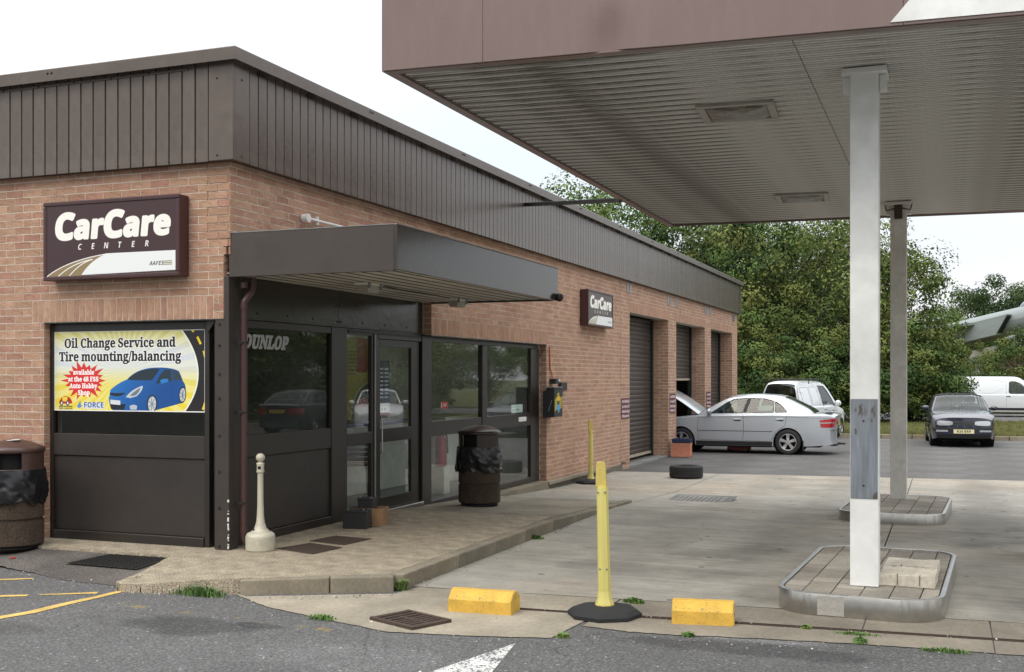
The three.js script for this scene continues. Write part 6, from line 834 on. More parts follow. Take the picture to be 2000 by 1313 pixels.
function makeCar(name, label, cat, pos, turn, c, group) {
  const car = thing(name, label, cat, pos, turn, group), S0 = c.rear, S1 = c.front, W = c.W, sh = curve(c.belt), roof = curve(c.roof), RB = c.wheelR, AR = RB + 0.045;
  const mid = (S0 + S1) / 2, half = (S1 - S0) / 2, paint = c.paint;
  const hw0 = s => { const u = (s - mid) / half, e = 1 - Math.abs(u), d = e * half; return W * (1 - 0.05 * u * u) - (d < 0.55 ? (u > 0 ? c.taperF : c.taperR) * Math.pow(1 - d / 0.55, 2.3) : 0); };
  const halfW = (s, y) => { const h = hw0(s), b = sh(s); let z = h - 0.035 * Math.pow(Math.max(0, (0.62 - y) / 0.4), 2) - 0.02 * Math.pow(Math.max(0, (y - 0.62) / 0.4), 2); if (y > b - 0.06 && y <= b) { const t = (y - b + 0.06) / 0.06; z -= 0.045 * (1 - Math.sqrt(Math.max(0, 1 - t * t))); } else if (y > b) z -= 0.045 + (y - b) * c.tumble; return z; };
  const prof = (y, e) => (e > 0 ? c.profF : c.profR) * -Math.pow(Math.abs(y - 0.47) / 0.45, 2.2);
  const bodyX = (s, y) => { const u = (s - mid) / half, d = (1 - Math.abs(u)) * half; return s + (d < 0.45 ? prof(y, u) * Math.pow(1 - d / 0.45, 2) : 0); };
  const bottom = s => { let b = c.sill + 0.06 * Math.pow(Math.abs((s - mid) / half), 6); for (const a of [c.axF, c.axR]) { const d = Math.abs(s - a); if (d < AR) b = Math.max(b, RB + Math.sqrt(AR * AR - d * d)); } return b; };
  // columns: dense round the arches
  const cols = []; for (let i = 0; i <= 64; i++) cols.push(mix(S0, S1, i / 64)); for (const a of [c.axF, c.axR]) for (let k = -14; k <= 14; k++) cols.push(a + AR * Math.sin(k / 14 * Math.PI / 2) * 0.9999, a + Math.sign(k || 1) * AR * 1.001); cols.sort((a, b) => a - b);
  const sideGeo = side => { const n = 14; return gridGeo(cols.length - 1, n, (u, v) => { const s = cols[Math.round(u * (cols.length - 1))], b = bottom(s), t = sh(s), y = v < 0.7 ? mix(b, Math.max(b + 0.01, t - 0.06), v / 0.7) : mix(Math.max(b + 0.01, t - 0.06), t, (v - 0.7) / 0.3); return [bodyX(s, y), y, side * halfW(s, y)]; }); };
  const deck = (a, b, crown) => gridGeo(22, 16, (u, v) => { const s = mix(a, b, u), t = v * 2 - 1, y = sh(s), z = halfW(s, y) * t, ef = sstep(S1 - 0.35, S1, s) * c.bulgeF - sstep(S0 + 0.35, S0, s) * c.bulgeR; return [bodyX(s, y) + ef * (1 - t * t), y + crown * (1 - t * t * t * t), z]; });
  const cap = e => { const s = e > 0 ? S1 : S0, bulge = (e > 0 ? c.bulgeF : c.bulgeR) * e; return gridGeo(20, 14, (u, v) => { const y = mix(bottom(s), sh(s), v), t = u * 2 - 1; return [bodyX(s, y) + bulge * (1 - t * t), y + (v > 0.98 ? (e > 0 ? c.crownF : c.crownR) * (1 - t ** 4) : 0), t * halfW(s, y)]; }); };
  const hoodTo = S1, list = [sideGeo(1), sideGeo(-1), cap(1), cap(-1)];
  const cowl = c.roof[c.roof.length - 1][0], tail = c.roof[0][0];
  if (c.hoodOpen) { const h = part('bonnet', car); const g = deck(cowl, S1, c.crownF), g2 = deck(cowl, S1, c.crownF - 0.02); for (const q of [g, g2]) { q.translate(-cowl, -sh(cowl), 0); q.rotateZ(c.hoodOpen); } mesh('outer_skin', g, paint, h); mesh('inner_skin', g2.translate(0.0, -0.012, 0), mUnder, h); h.position.set(cowl, sh(cowl) + 0.01, 0); mesh('engine_bay', bx(cowl + 0.15, S1 - 0.3, 0.35, sh(S1 - 0.6) - 0.12, -W + 0.2, W - 0.2, 0.03), mUnder, car); } else list.push(deck(cowl, S1, c.crownF));
  if (tail > S0 + 0.05) list.push(deck(S0, tail, c.crownR));
  mesh('body', list, paint, car);
  mesh('underbody', [bx(S0 + 0.25, S1 - 0.25, c.sill - 0.02, c.sill + 0.12, -W + 0.24, W - 0.24), bx(c.axR + AR + 0.02, c.axF - AR - 0.02, c.sill - 0.03, c.sill + 0.15, -W + 0.06, W - 0.06)], mUnder, car);
  for (const a of [c.axF, c.axR]) for (const s of [-1, 1]) { const g = new THREE.CylinderGeometry(AR - 0.001, AR - 0.001, 0.30, 26, 1, true, Math.PI / 2 - 0.15 + Math.PI, Math.PI + 0.3).rotateX(Math.PI / 2).translate(a, RB, s * (W - 0.19)); mesh('wheel_arch', [g, new THREE.CircleGeometry(AR, 26).translate(a, RB, s * (W - 0.34))], mUnder, car); wheelGroup(car, a, s * (W - 0.115), RB, c.tyreW || 0.2, s, c.spokes || 5); }
  if (c.sillTrim) for (const s of [-1, 1]) skin('sill_trim', [[c.axR + AR + 0.03, c.sill + 0.005], [c.axF - AR - 0.03, c.sill + 0.005], [c.axF - AR - 0.02, c.sill + 0.11], [c.axR + AR + 0.02, c.sill + 0.11]], 0.006, s, mTrim);
  // parts laid on the body side, given as outlines in side view
  function skinGeo(pts, off, side) { let g = new THREE.ShapeGeometry(new THREE.Shape(pts.map(p => new THREE.Vector2(...p)))).toNonIndexed(); g = new TessellateModifier(0.09, 6).modify(g); const p = g.attributes.position; for (let i = 0; i < p.count; i++) { const s = p.getX(i), y = p.getY(i); p.setXYZ(i, bodyX(s, y), y, side * (halfW(s, y) + off)); } g.computeVertexNormals(); if (side < 0) { } return g; }
  function skin(n, pts, off, side, m, parent = car) { return mesh(n, skinGeo(pts, off, side), m, parent); }
  function line(n, pts, r, side, m, parent = car, off = 0.001) { const q = []; for (let i = 0; i < pts.length - 1; i++) for (let k = 0; k < 6; k++) { const s = mix(pts[i][0], pts[i + 1][0], k / 6), y = mix(pts[i][1], pts[i + 1][1], k / 6); q.push(V(bodyX(s, y), y, side * (halfW(s, y) + off))); } const e = pts[pts.length - 1]; q.push(V(bodyX(e[0], e[1]), e[1], side * (halfW(e[0], e[1]) + off))); return mesh(n, new THREE.TubeGeometry(new THREE.CatmullRomCurve3(q, false, 'catmullrom', 0.1), q.length * 2, r, 5), m, parent); }
  function onCap(n, e, pts, off, m, parent = car) { const s = e > 0 ? S1 : S0; let g = new THREE.ShapeGeometry(new THREE.Shape(pts.map(p => new THREE.Vector2(...p)))).toNonIndexed(); const uv = g.attributes.uv.clone(); g = new TessellateModifier(0.08, 6).modify(g); const p = g.attributes.position; for (let i = 0; i < p.count; i++) { const z = p.getX(i), y = p.getY(i), t = z / halfW(s, y); p.setXYZ(i, bodyX(s, y) + e * ((e > 0 ? c.bulgeF : c.bulgeR) * (1 - t * t) + off), y, z); } g.computeVertexNormals(); return mesh(n, g, m, parent); }
  // greenhouse: side frames with window openings, roof skin, front and rear glass
  const [sA, sB] = c.roofEnds;                                    // s of windscreen top and rear-window top
  const edgeY = s => roof(s) - 0.025;
  const top = (a, b, off, mm, nm, t0 = -1, t1 = 1) => mesh(nm, gridGeo(24, 16, (u, v) => { const s = mix(a, b, u), t = mix(t0, t1, v), y = edgeY(s); return [s, y + off + 0.055 * (1 - t ** 4) * sstep(0, 0.12, y - sh(s) + 0.02), t * (halfW(s, Math.max(y, sh(s) + 0.001)) - 0.012)]; }), mm, car);
  top(sB, sA, 0.004, c.roofMat || paint, 'roof');
  top(sA + 0.01, cowl, 0, c.glass || mCarGlass, 'windscreen', -0.93, 0.93); top(tail, sB - 0.01, 0, c.rearMat || c.glass || mCarGlass, 'rear_window', -0.90, 0.90);
  for (const t of [[-1, -0.93], [0.93, 1]]) top(sA, cowl, 0.004, paint, 'screen_pillar', ...t); for (const t of [[-1, -0.90], [0.90, 1]]) top(tail, sB, 0.004, c.roofMat || paint, 'rear_pillar', ...t);
  top(sA - 0.03, sA + 0.03, 0.006, c.roofMat || paint, 'roof_rail');
  for (const side of [-1, 1]) {
    const out = []; for (let i = 0; i <= 40; i++) { const s = mix(tail, cowl, i / 40); out.push([s, Math.max(sh(s), edgeY(s))]); } for (let i = 0; i <= 14; i++) { const s = mix(cowl, tail, i / 14); out.push([s, sh(s) - 0.004]); }
    const shp = new THREE.Shape(out.map(p => new THREE.Vector2(...p))); for (const w of c.windows) shp.holes.push(new THREE.Path(w.map(p => new THREE.Vector2(...p))));
    let g = new THREE.ShapeGeometry(shp).toNonIndexed(); g = new TessellateModifier(0.14, 5).modify(g); const p = g.attributes.position; for (let i = 0; i < p.count; i++) { const s = p.getX(i), y = p.getY(i); p.setXYZ(i, s, y, side * halfW(s, Math.max(y, sh(s) + 0.0005))); } g.computeVertexNormals(); mesh('side_frame', g, c.frameMat || paint, car);
    for (const w of c.windows) { const win = part('side_window', car); mesh('pane', skinGeo(w, -0.006, side), c.glass || mCarGlass, win); line('seal', [...w, w[0]], 0.008, side, mTrim, win, 0.0); }
    for (const d of c.doors || []) { const dr = part('door', car); line('door_gap', d.gap, 0.0035, side, mGap, dr); if (d.handle) { mesh('handle', (() => { const h = new RoundedBoxGeometry(0.19, 0.032, 0.03, 2, 0.012); h.translate(d.handle[0], d.handle[1], side * (halfW(...d.handle) + 0.012)); return h; })(), c.handleMat || paint, dr); mesh('handle_recess', bx(d.handle[0] - 0.09, d.handle[0] + 0.08, d.handle[1] - 0.04, d.handle[1] - 0.016, side * (halfW(...d.handle) - 0.01), side * (halfW(...d.handle) + 0.002)), mGap, dr); } if (d.strip) { skin('rubbing_strip', d.strip, 0.014, side, c.stripMat || paint, dr); skin('strip_shadow_gap', d.strip.map(q => [q[0], q[1] - 0.012]), 0.004, side, mTrim, dr); } }
    for (const l of c.sideLamps || []) skin(l.name || 'lamp', l.pts, l.off || 0.006, side, l.mat);
    if (c.fuelFlap && side === c.fuelFlap[2]) { const [s, y] = c.fuelFlap; line('fuel_flap', [[s - 0.08, y - 0.07], [s + 0.08, y - 0.07], [s + 0.08, y + 0.07], [s - 0.08, y + 0.07], [s - 0.08, y - 0.07]], 0.003, side, mGap); }
    if (c.mirror) { const [s, y] = c.mirror, z = halfW(s, y), mg = part('door_mirror', car); const g2 = new THREE.SphereGeometry(0.5, 18, 12); g2.scale(0.13, c.mirrorH || 0.14, 0.21); g2.translate(s, y + 0.06, side * (z + 0.13)); mesh('shell', g2, c.mirrorMat || paint, mg); mesh('stalk', bx(s - 0.03, s + 0.05, y - 0.005, y + 0.04, side * (z - 0.02), side * (z + 0.07), 0.01), mTrim, mg); mesh('mirror_glass', new THREE.CircleGeometry(0.5, 18).scale(0.17, 0.11, 1).rotateY(-Math.PI / 2).translate(s - 0.05, y + 0.06, side * (z + 0.13)), mChrome, mg); }
    for (const l of c.lines || []) line('panel_gap', l, 0.003, side, mGap);
    for (const t of c.strips || []) skin(t.name, t.pts, t.off || 0.01, side, t.mat || mTrim);
    if (c.mudflap) mesh('mudflap', bx(c.axR - AR - 0.02, c.axR - AR + 0.0, 0.10, 0.36, side * (W - 0.26), side * (W - 0.02)).rotateZ(0.0), mRubber, car);
  }
  for (const q of c.frontParts || []) onCap(q.name, 1, q.pts, q.off || 0.006, q.mat); for (const q of c.back || []) onCap(q.name, -1, q.pts, q.off || 0.006, q.mat);
  if (c.plateF) { const [y, tex, w = 0.52] = c.plateF; const o = mesh('number_plate', new THREE.PlaneGeometry(w, 0.11).rotateY(Math.PI / 2), P(0xffffff, { map: tex, roughness: 0.3 }), car); o.position.set(bodyX(S1, y) + c.bulgeF + 0.014, y, 0); }
  if (c.plateR) { const [y, tex, off = 0.014] = c.plateR; const o = mesh('number_plate', new THREE.PlaneGeometry(0.52, 0.11).rotateY(-Math.PI / 2), P(0xffffff, { map: tex, roughness: 0.3 }), car); o.position.set(bodyX(S0, y) - c.bulgeR - off, y, 0); }
  // cabin
  const cab = part('cabin', car), f = c.sill + 0.13, bel = sh(0);
  mesh('floor', bx(tail + 0.05, cowl - 0.05, f - 0.01, f + 0.02, -W + 0.12, W - 0.12), mUnder, cab); mesh('dashboard', bx(cowl - 0.45, cowl - 0.02, f + 0.25, bel - 0.03, -W + 0.14, W - 0.14, 0.05), mTrim, cab);
  if (tail > S0 + 0.05) mesh('parcel_shelf', bx(tail - 0.0, tail + 0.45, bel - 0.09, bel - 0.05, -W + 0.16, W - 0.16), mTrim, cab);
  if (!c.noSeats) { for (const z of [-0.36, 0.36]) for (const s of c.seats) { mesh('seat', [bx(s - 0.25, s + 0.25, f + 0.05, f + 0.26, z - 0.23, z + 0.23, 0.06)], mSeat, cab); mesh('backrest', bx(-0.07, 0.07, 0, 0.62, -0.23, 0.23, 0.06).rotateZ(0.2).translate(s - 0.22, f + 0.22, z), mSeat, cab); mesh('headrest', bx(-0.05, 0.05, 0, 0.19, -0.13, 0.13, 0.045).rotateZ(0.1).translate(s - 0.36, f + 0.85, z), mSeat, cab); } }
  mesh('steering_wheel', new THREE.TorusGeometry(0.18, 0.014, 8, 28).rotateY(Math.PI / 2).rotateZ(0.4).translate(cowl - 0.55, bel - 0.02, -0.36), mTrim, cab);
  mesh('rear_view_mirror', bx(sA + 0.06, sA + 0.08, roof(sA) - 0.17, roof(sA) - 0.10, -0.11, 0.11, 0.01), mTrim, cab);
  return car;
}
const rect = (a, b, y0, y1) => [[a, y0], [b, y0], [b, y1], [a, y1]];
const plateTex = (s, bg) => canvasTexture(512, 108, (c, w, h) => { c.fillStyle = bg; c.fillRect(0, 0, w, h); c.fillStyle = '#15151a'; c.textAlign = 'center'; c.font = 'bold 92px sans-serif'; c.save(); c.translate(w / 2, 88); c.scale(Math.min(1, 470 / c.measureText(s).width), 1); c.fillText(s, 0, 0); c.restore(); });
const silver = carPaint(0.45, 0.485, 0.525, 0.28);
const sedan = (paint, extra = {}) => ({
  rear: -2.32, front: 2.26, W: 0.865, wheelR: 0.31, axF: 1.345, axR: -1.32, sill: 0.20, tumble: 0.30, taperF: 0.20, taperR: 0.13, bulgeF: 0.14, bulgeR: 0.09, crownF: 0.055, crownR: 0.035, profF: 0.14, profR: 0.10, paint, mirror: [0.62, 0.99], seats: [0.25, -0.62], sillTrim: true, mudflap: true, strips: [{ name: 'pillar_trim', pts: [[-0.325, 1.39], [-0.395, 1.39], [-0.265, 1.02], [-0.215, 1.02]], off: 0.003 }],
  belt: [[-2.32, 0.95], [-2.2, 1.0], [-1.8, 1.005], [-1.0, 1.01], [0, 0.99], [0.8, 0.965], [1.3, 0.92], [1.8, 0.84], [2.26, 0.68]],
  roof: [[-1.95, 1.045], [-1.6, 1.23], [-1.2, 1.40], [-0.9, 1.445], [-0.5, 1.465], [-0.1, 1.445], [0.16, 1.40], [0.5, 1.225], [0.90, 1.02]], roofEnds: [0.14, -1.22],
  windows: [[[0.60, 1.0], [0.21, 1.27], [0.02, 1.36], [-0.32, 1.385], [-0.21, 1.02]], [[-0.40, 1.385], [-0.75, 1.375], [-0.97, 1.315], [-0.97, 1.035], [-0.27, 1.025]], [[-1.0, 1.305], [-1.12, 1.24], [-1.25, 1.11], [-1.29, 1.045], [-1.0, 1.037]]],
  doors: [{ gap: [[0.90, 0.93], [0.92, 0.6], [0.90, 0.34], [-0.22, 0.32], [-0.24, 0.7], [-0.22, 0.97]], handle: [-0.08, 0.86], strip: rect(-0.21, 0.91, 0.575, 0.61) }, { gap: [[-0.22, 0.97], [-0.24, 0.6], [-0.22, 0.33], [-0.90, 0.32], [-1.02, 0.55], [-1.25, 0.72], [-1.30, 0.98]], handle: [-1.12, 0.87], strip: rect(-0.95, -0.25, 0.575, 0.61) }],
  lines: [[[0.9, 0.90], [0.4, 0.915], [-1.3, 0.935], [-2.3, 0.90]]], sideLamps: [{ name: 'tail_lamp', pts: [[-2.36, 0.68], [-2.10, 0.68], [-2.06, 0.86], [-2.36, 0.90]], mat: mLampRed }, { name: 'reversing_lamp', pts: [[-2.35, 0.785], [-2.085, 0.775], [-2.075, 0.80], [-2.35, 0.815]], off: 0.009, mat: mLampClear }], fuelFlap: [-1.66, 0.83, 1],
  back: [{ name: 'tail_lamp', pts: rect(0.40, 0.73, 0.68, 0.89), mat: mLampRed }, { name: 'tail_lamp', pts: rect(-0.73, -0.40, 0.68, 0.89), mat: mLampRed }, { name: 'bumper_gap', pts: rect(-0.74, 0.74, 0.60, 0.61), mat: mGap }], frontParts: [{ name: 'headlamp', pts: rect(0.36, 0.62, 0.56, 0.65), mat: mLampClear }, { name: 'headlamp', pts: rect(-0.62, -0.36, 0.56, 0.65), mat: mLampClear }, { name: 'grille', pts: rect(-0.3, 0.3, 0.56, 0.66), mat: mTrim }, { name: 'intake', pts: rect(-0.5, 0.5, 0.27, 0.38), mat: mTrim }], ...extra });
{ // silver saloon nosed into the open bay, bonnet up
  const p = sedan(silver, { hoodOpen: 0.72, plateR: [0.78, plateTex('Y371 EGV', '#e0c850')] });
  const car = makeCar('silver_saloon', 'silver four door saloon with its bonnet raised in the middle bay', 'car', [-4.98, groundY(-28) - 0.012, -29.17], Math.PI, p);
  mesh('boot_spoiler', (() => { const g = gridGeo(20, 4, (u, v) => { const t = u * 2 - 1; return [-2.36 + v * 0.20 - 0.02, 1.055 + 0.03 * (1 - t ** 4) - v * 0.03 + 0.02 * Math.sin(v * 3.14), t * 0.66]; }); return g; })(), silver, car); mesh('tow_bar', [rod(V(-2.2, 0.24, 0), V(-2.62, 0.26, 0), 0.025), bx(-2.45, -2.3, 0.22, 0.27, -0.5, 0.55)], mDarkMetal, car);
  mesh('badge', [bx(1.02, 1.13, 0.80, 0.815, 0.861, 0.868), bx(1.02, 1.10, 0.765, 0.785, 0.862, 0.869)], mTrim, car); mesh('bonnet_prop', rod(V(1.6, 0.8, 0.5), V(1.35, 1.45, 0.45), 0.008), mDarkMetal, car);
}
{ // dark blue convertible facing the camera
  const blue = carPaint(0.010, 0.012, 0.030, 0.1), fab = S(0x0a0a0b, { roughness: 0.95, map: rep(blotchTex, 3) });
  const a = onGround(1820, 873), mx = onGround(1879, 873);
  const hl = (s) => [[s * 0.28, 0.625], [s * 0.36, 0.60], [s * 0.62, 0.595], [s * 0.68, 0.62], [s * 0.68, 0.70], [s * 0.62, 0.725], [s * 0.36, 0.72], [s * 0.28, 0.70]];
  makeCar('blue_convertible', 'dark blue convertible with a black soft top parked facing the station', 'car', [mx.x - 0.08, groundY(-34) - 0.012, mx.z - 1.9], -Math.PI / 2 + 0.06, {
    rear: -1.98, front: 2.02, W: 0.85, wheelR: 0.30, axF: 1.20, axR: -1.27, sill: 0.19, tumble: 0.26, taperF: 0.09, taperR: 0.12, bulgeF: 0.10, bulgeR: 0.08, crownF: 0.05, crownR: 0.03, profF: 0.07, profR: 0.08, paint: blue, roofMat: fab, rearMat: mCarGlass, frameMat: fab, mirror: [0.62, 0.98], mirrorMat: blue, seats: [0.05, -0.75], spokes: 9,
    belt: [[-1.98, 0.90], [-1.8, 0.97], [-1.0, 0.975], [0, 0.955], [0.8, 0.945], [1.3, 0.90], [1.7, 0.85], [2.02, 0.765]], roof: [[-1.5, 1.01], [-1.3, 1.22], [-1.05, 1.37], [-0.6, 1.415], [-0.1, 1.41], [0.14, 1.38], [0.5, 1.19], [0.88, 0.985]], roofEnds: [0.13, -1.05],
    windows: [[[0.58, 0.985], [0.16, 1.26], [0.02, 1.33], [-0.45, 1.345], [-0.42, 0.985]], [[-0.5, 1.345], [-0.95, 1.30], [-1.12, 1.0], [-0.47, 0.99]]], doors: [{ gap: [[0.78, 0.92], [0.80, 0.55], [0.72, 0.30], [-0.50, 0.30], [-0.52, 0.93]], handle: [-0.38, 0.84], strip: rect(-0.5, 0.78, 0.50, 0.56) }], stripMat: mTrim, lines: [], sideLamps: [{ name: 'side_repeater', pts: rect(0.95, 1.02, 0.70, 0.73), mat: mLampAmber }],
    frontParts: [{ name: 'headlamp', pts: hl(1), mat: mLampClear }, { name: 'headlamp', pts: hl(-1).reverse(), mat: mLampClear }, { name: 'grille', pts: rect(-0.27, 0.27, 0.61, 0.715), mat: mTrim }, { name: 'bumper_strip', pts: rect(-0.74, 0.74, 0.50, 0.535), off: 0.02, mat: mTrim }, { name: 'indicator', pts: rect(0.40, 0.70, 0.425, 0.475), off: 0.008, mat: mLampClear }, { name: 'indicator', pts: rect(-0.70, -0.40, 0.425, 0.475), off: 0.008, mat: mLampClear }, { name: 'air_intake', pts: rect(-0.66, 0.66, 0.25, 0.36), mat: mGap }, { name: 'grille_bar', pts: rect(-0.27, 0.27, 0.655, 0.668), off: 0.010, mat: blue }], back: [], plateF: [0.44, plateTex('R34 BRP', '#d9d3a8')],
    strips: [] });
}
{ // small white van-bodied car, seen from behind
  const white = carPaint(0.66, 0.69, 0.71), q = D3(1522, 745, 33.6);
  function D3(px, py, d) { const r = ray(px, py); return V(r.x * d, HC + r.y * d, r.z * d); }
  const van = makeCar('white_minivan', 'small white van with roof bars parked before the trees', 'van', [q.x + 1.98 * Math.cos(1.33), groundY(-40) + 0.0, q.z - 1.98 * Math.sin(1.33)], 1.33, {
    rear: -1.98, front: 1.95, W: 0.80, wheelR: 0.29, axF: 1.25, axR: -1.2, sill: 0.22, tumble: 0.14, taperF: 0.14, taperR: 0.05, bulgeF: 0.10, bulgeR: 0.05, crownF: 0.04, crownR: 0.02, profF: 0.1, profR: 0.03, paint: white, mirror: [0.72, 1.02], mirrorH: 0.2, seats: [0.35], glass: mGlassDark,
    belt: [[-1.98, 1.03], [-1.0, 1.03], [0.3, 1.02], [1.0, 0.99], [1.5, 0.90], [1.95, 0.76]], roof: [[-1.97, 1.04], [-1.93, 1.32], [-1.84, 1.62], [-1.70, 1.735], [-1.2, 1.77], [0.1, 1.76], [0.40, 1.68], [0.75, 1.36], [1.08, 1.02]], roofEnds: [0.38, -1.80], windows: [[[0.78, 1.06], [0.45, 1.46], [0.25, 1.62], [-0.25, 1.64], [-0.25, 1.06]]], doors: [{ gap: [[0.85, 1.0], [0.85, 0.4], [-0.32, 0.36], [-0.32, 1.66]], handle: [-0.18, 0.94] }], lines: [[[-0.45, 1.06], [-0.45, 1.60], [-1.05, 1.60], [-1.05, 1.06], [-0.45, 1.06]], [[-1.15, 1.06], [-1.15, 1.60], [-1.72, 1.58], [-1.74, 1.06], [-1.15, 1.06]]], sideLamps: [{ name: 'tail_lamp', pts: rect(-1.96, -1.88, 0.62, 1.0), mat: mLampRed }], back: [{ name: 'tail_lamp', pts: rect(0.66, 0.76, 0.62, 1.0), mat: mLampRed }, { name: 'tail_lamp', pts: rect(-0.76, -0.66, 0.62, 1.0), mat: mLampRed }], plateR: [0.72, plateTex('M262 LPU', '#e0c850')] });
  for (const s of [-1, 1]) mesh('roof_bar', rod(V(-1.5, 1.84, s * 0.55), V(0.1, 1.84, s * 0.55), 0.014), mTrim, van); for (const x of [-1.3, -0.2]) mesh('roof_bar', [rod(V(x, 1.84, -0.66), V(x, 1.84, 0.66), 0.016), rod(V(x, 1.70, -0.66), V(x, 1.84, -0.66), 0.016), rod(V(x, 1.70, 0.66), V(x, 1.84, 0.66), 0.016)], mTrim, van); mesh('aerial', rod(V(-0.6, 1.78, 0.0), V(-0.75, 2.7, 0.0), 0.006, 6, 0.003), mTrim, van);
}
{ // white panel van on the road behind
  const white = carPaint(0.66, 0.69, 0.71), r = ray(1862, 805), d = 57; const x0 = r.x * d, z0 = r.z * d;
  makeCar('white_panel_van', 'long white panel van on the road beyond the grass verge', 'van', [x0 + 2.35, -0.22, z0 - 0.6], 0.0, {
    rear: -2.40, front: 2.38, W: 0.95, wheelR: 0.32, axF: 1.55, axR: -1.55, sill: 0.26, tumble: 0.10, taperF: 0.18, taperR: 0.05, bulgeF: 0.12, bulgeR: 0.03, crownF: 0.05, crownR: 0.02, profF: 0.12, profR: 0.02, paint: white, mirror: [1.05, 1.15], mirrorH: 0.25, mirrorMat: mTrim, seats: [0.75],
    belt: [[-2.40, 1.12], [0, 1.12], [1.0, 1.10], [1.5, 1.05], [2.0, 0.93], [2.38, 0.75]], roof: [[-2.39, 1.13], [-2.36, 1.6], [-2.30, 1.88], [-2.15, 1.955], [-1, 1.975], [0.4, 1.97], [0.75, 1.90], [1.2, 1.55], [1.65, 1.10]], roofEnds: [0.72, -2.28], rearMat: white, windows: [[[1.22, 1.16], [0.95, 1.48], [0.72, 1.68], [0.50, 1.76], [0.30, 1.76], [0.24, 1.70], [0.22, 1.22], [0.30, 1.15]]], doors: [{ gap: [[1.30, 1.1], [1.28, 0.5], [1.05, 0.36], [0.10, 0.36], [0.10, 1.80]], handle: [0.20, 1.02] }], handleMat: mTrim, lines: [[[-2.2, 1.80], [-0.2, 1.80], [0.0, 1.72]], [[-2.2, 1.17], [-0.5, 1.17], [-0.25, 1.30], [-0.05, 1.42]]], strips: [{ name: 'side_moulding', pts: rect(-1.15, 1.15, 0.33, 0.45) }], sideLamps: [{ name: 'tail_lamp', pts: rect(-2.38, -2.32, 0.9, 1.45), mat: mLampRed }], back: [] });
}
// vehicles outside the frame that the shop windows mirror
const darkPaint = carPaint(0.008, 0.009, 0.016, 0.1), whitePaint = carPaint(0.66, 0.68, 0.69);
const outs = 'cars parked along the right side of the yard';
makeCar('dark_saloon', 'dark saloon with a yellow rear plate mirrored in the dark shop window', 'car', [8.0, groundY(-33), -34.06], 1.44, sedan(darkPaint, { plateR: [0.78, plateTex('P884 AVG', '#d8b83a')] }), outs);
makeCar('white_saloon', 'white saloon mirrored in the narrow window beside the door', 'car', [5.65, groundY(-40), -34.9], -2.06, sedan(whitePaint), outs);
makeCar('green_saloon', 'dark green saloon mirrored under the poster in the end window', 'car', [-13.6, 0, 5.2], 0.5, sedan(carPaint(0.02, 0.035, 0.032, 0.2)), outs);
// ---------------------------------------------------------------- trees, shrubs
const mLeaf = new THREE.MeshPhysicalMaterial({ vertexColors: true, roughness: 0.85, specularIntensity: 0.35, side: THREE.DoubleSide });
const mBark = S(0xffffff, { color: lin(0.075, 0.066, 0.052), roughness: 0.95, map: rep(brickTex, 1, 3) });
function crownGeo(seed, H, R, y0, blobs, per, leaf, pal, shape) {
  const q = rng(seed), pos = [], col = [], nor = [], n3 = () => { let x, y, z, l; do { x = q() * 2 - 1; y = q() * 2 - 1; z = q() * 2 - 1; l = x * x + y * y + z * z; } while (l > 1 || l < 0.01); l = Math.sqrt(l); return [x / l, y / l, z / l, l]; };
  const cy = (H + y0) / 2, ry = (H - y0) / 2, centres = [];
  for (let b = 0; b < blobs; b++) {
    const d = n3(), k = Math.pow(q(), 0.34); let hx = d[0] * k, hy = d[1] * k, hz = d[2] * k; const narrow = shape(hy * 0.5 + 0.5);
    const c = [hx * R * narrow, cy + hy * ry, hz * R * narrow], r = R * (0.13 + 0.22 * q() * q() + 0.05 * q()), tint = q(), light = 0.62 + 0.62 * q(); centres.push(c);
    const p0 = pal[Math.floor(Math.pow(q(), 1.3) * pal.length)];
    for (let i = 0; i < per; i++) {
      const e = n3(), rr2 = r * (0.35 + 0.65 * Math.pow(q(), 0.5)), x = c[0] + e[0] * rr2 * 1.15, y = c[1] + e[1] * rr2 * 0.8 - 0.12 * r * q(), z = c[2] + e[2] * rr2 * 1.15;
      const s = leaf * (0.6 + 0.8 * q()), a = n3(), up = [e[0] * 1.0 + a[0] * 0.5, e[1] * 0.8 + 0.30 + a[1] * 0.45, e[2] * 1.0 + a[2] * 0.5];
      let l = Math.hypot(...up); up[0] /= l; up[1] /= l; up[2] /= l; const t = n3(); let dt = t[0] * up[0] + t[1] * up[1] + t[2] * up[2]; let u = [t[0] - dt * up[0], t[1] - dt * up[1], t[2] - dt * up[2]]; l = Math.hypot(...u) || 1; u = u.map(v => v / l); const v = [up[1] * u[2] - up[2] * u[1], up[2] * u[0] - up[0] * u[2], up[0] * u[1] - up[1] * u[0]];
      const P4 = [[-1, 0], [0, -0.48], [1, 0], [0, 0.48]].map(([g, h]) => [x + (u[0] * g + v[0] * h) * s, y + (u[1] * g + v[1] * h) * s - 0.12 * s * Math.abs(g), z + (u[2] * g + v[2] * h) * s]);
      const other = q() < 0.04 ? pal[pal.length - 1] : p0, kk = light * (0.90 + 0.22 * q()); for (const m of [0, 1, 2, 0, 2, 3]) { pos.push(...P4[m]); nor.push(up[0], up[1], up[2]); col.push(other[0] * kk, other[1] * kk, other[2] * kk); }
    }
  }
  const g = new THREE.BufferGeometry(); g.setAttribute('position', new THREE.Float32BufferAttribute(pos, 3)); g.setAttribute('normal', new THREE.Float32BufferAttribute(nor, 3)); g.setAttribute('color', new THREE.Float32BufferAttribute(col, 3)); g.userData.centres = centres; return g;
}
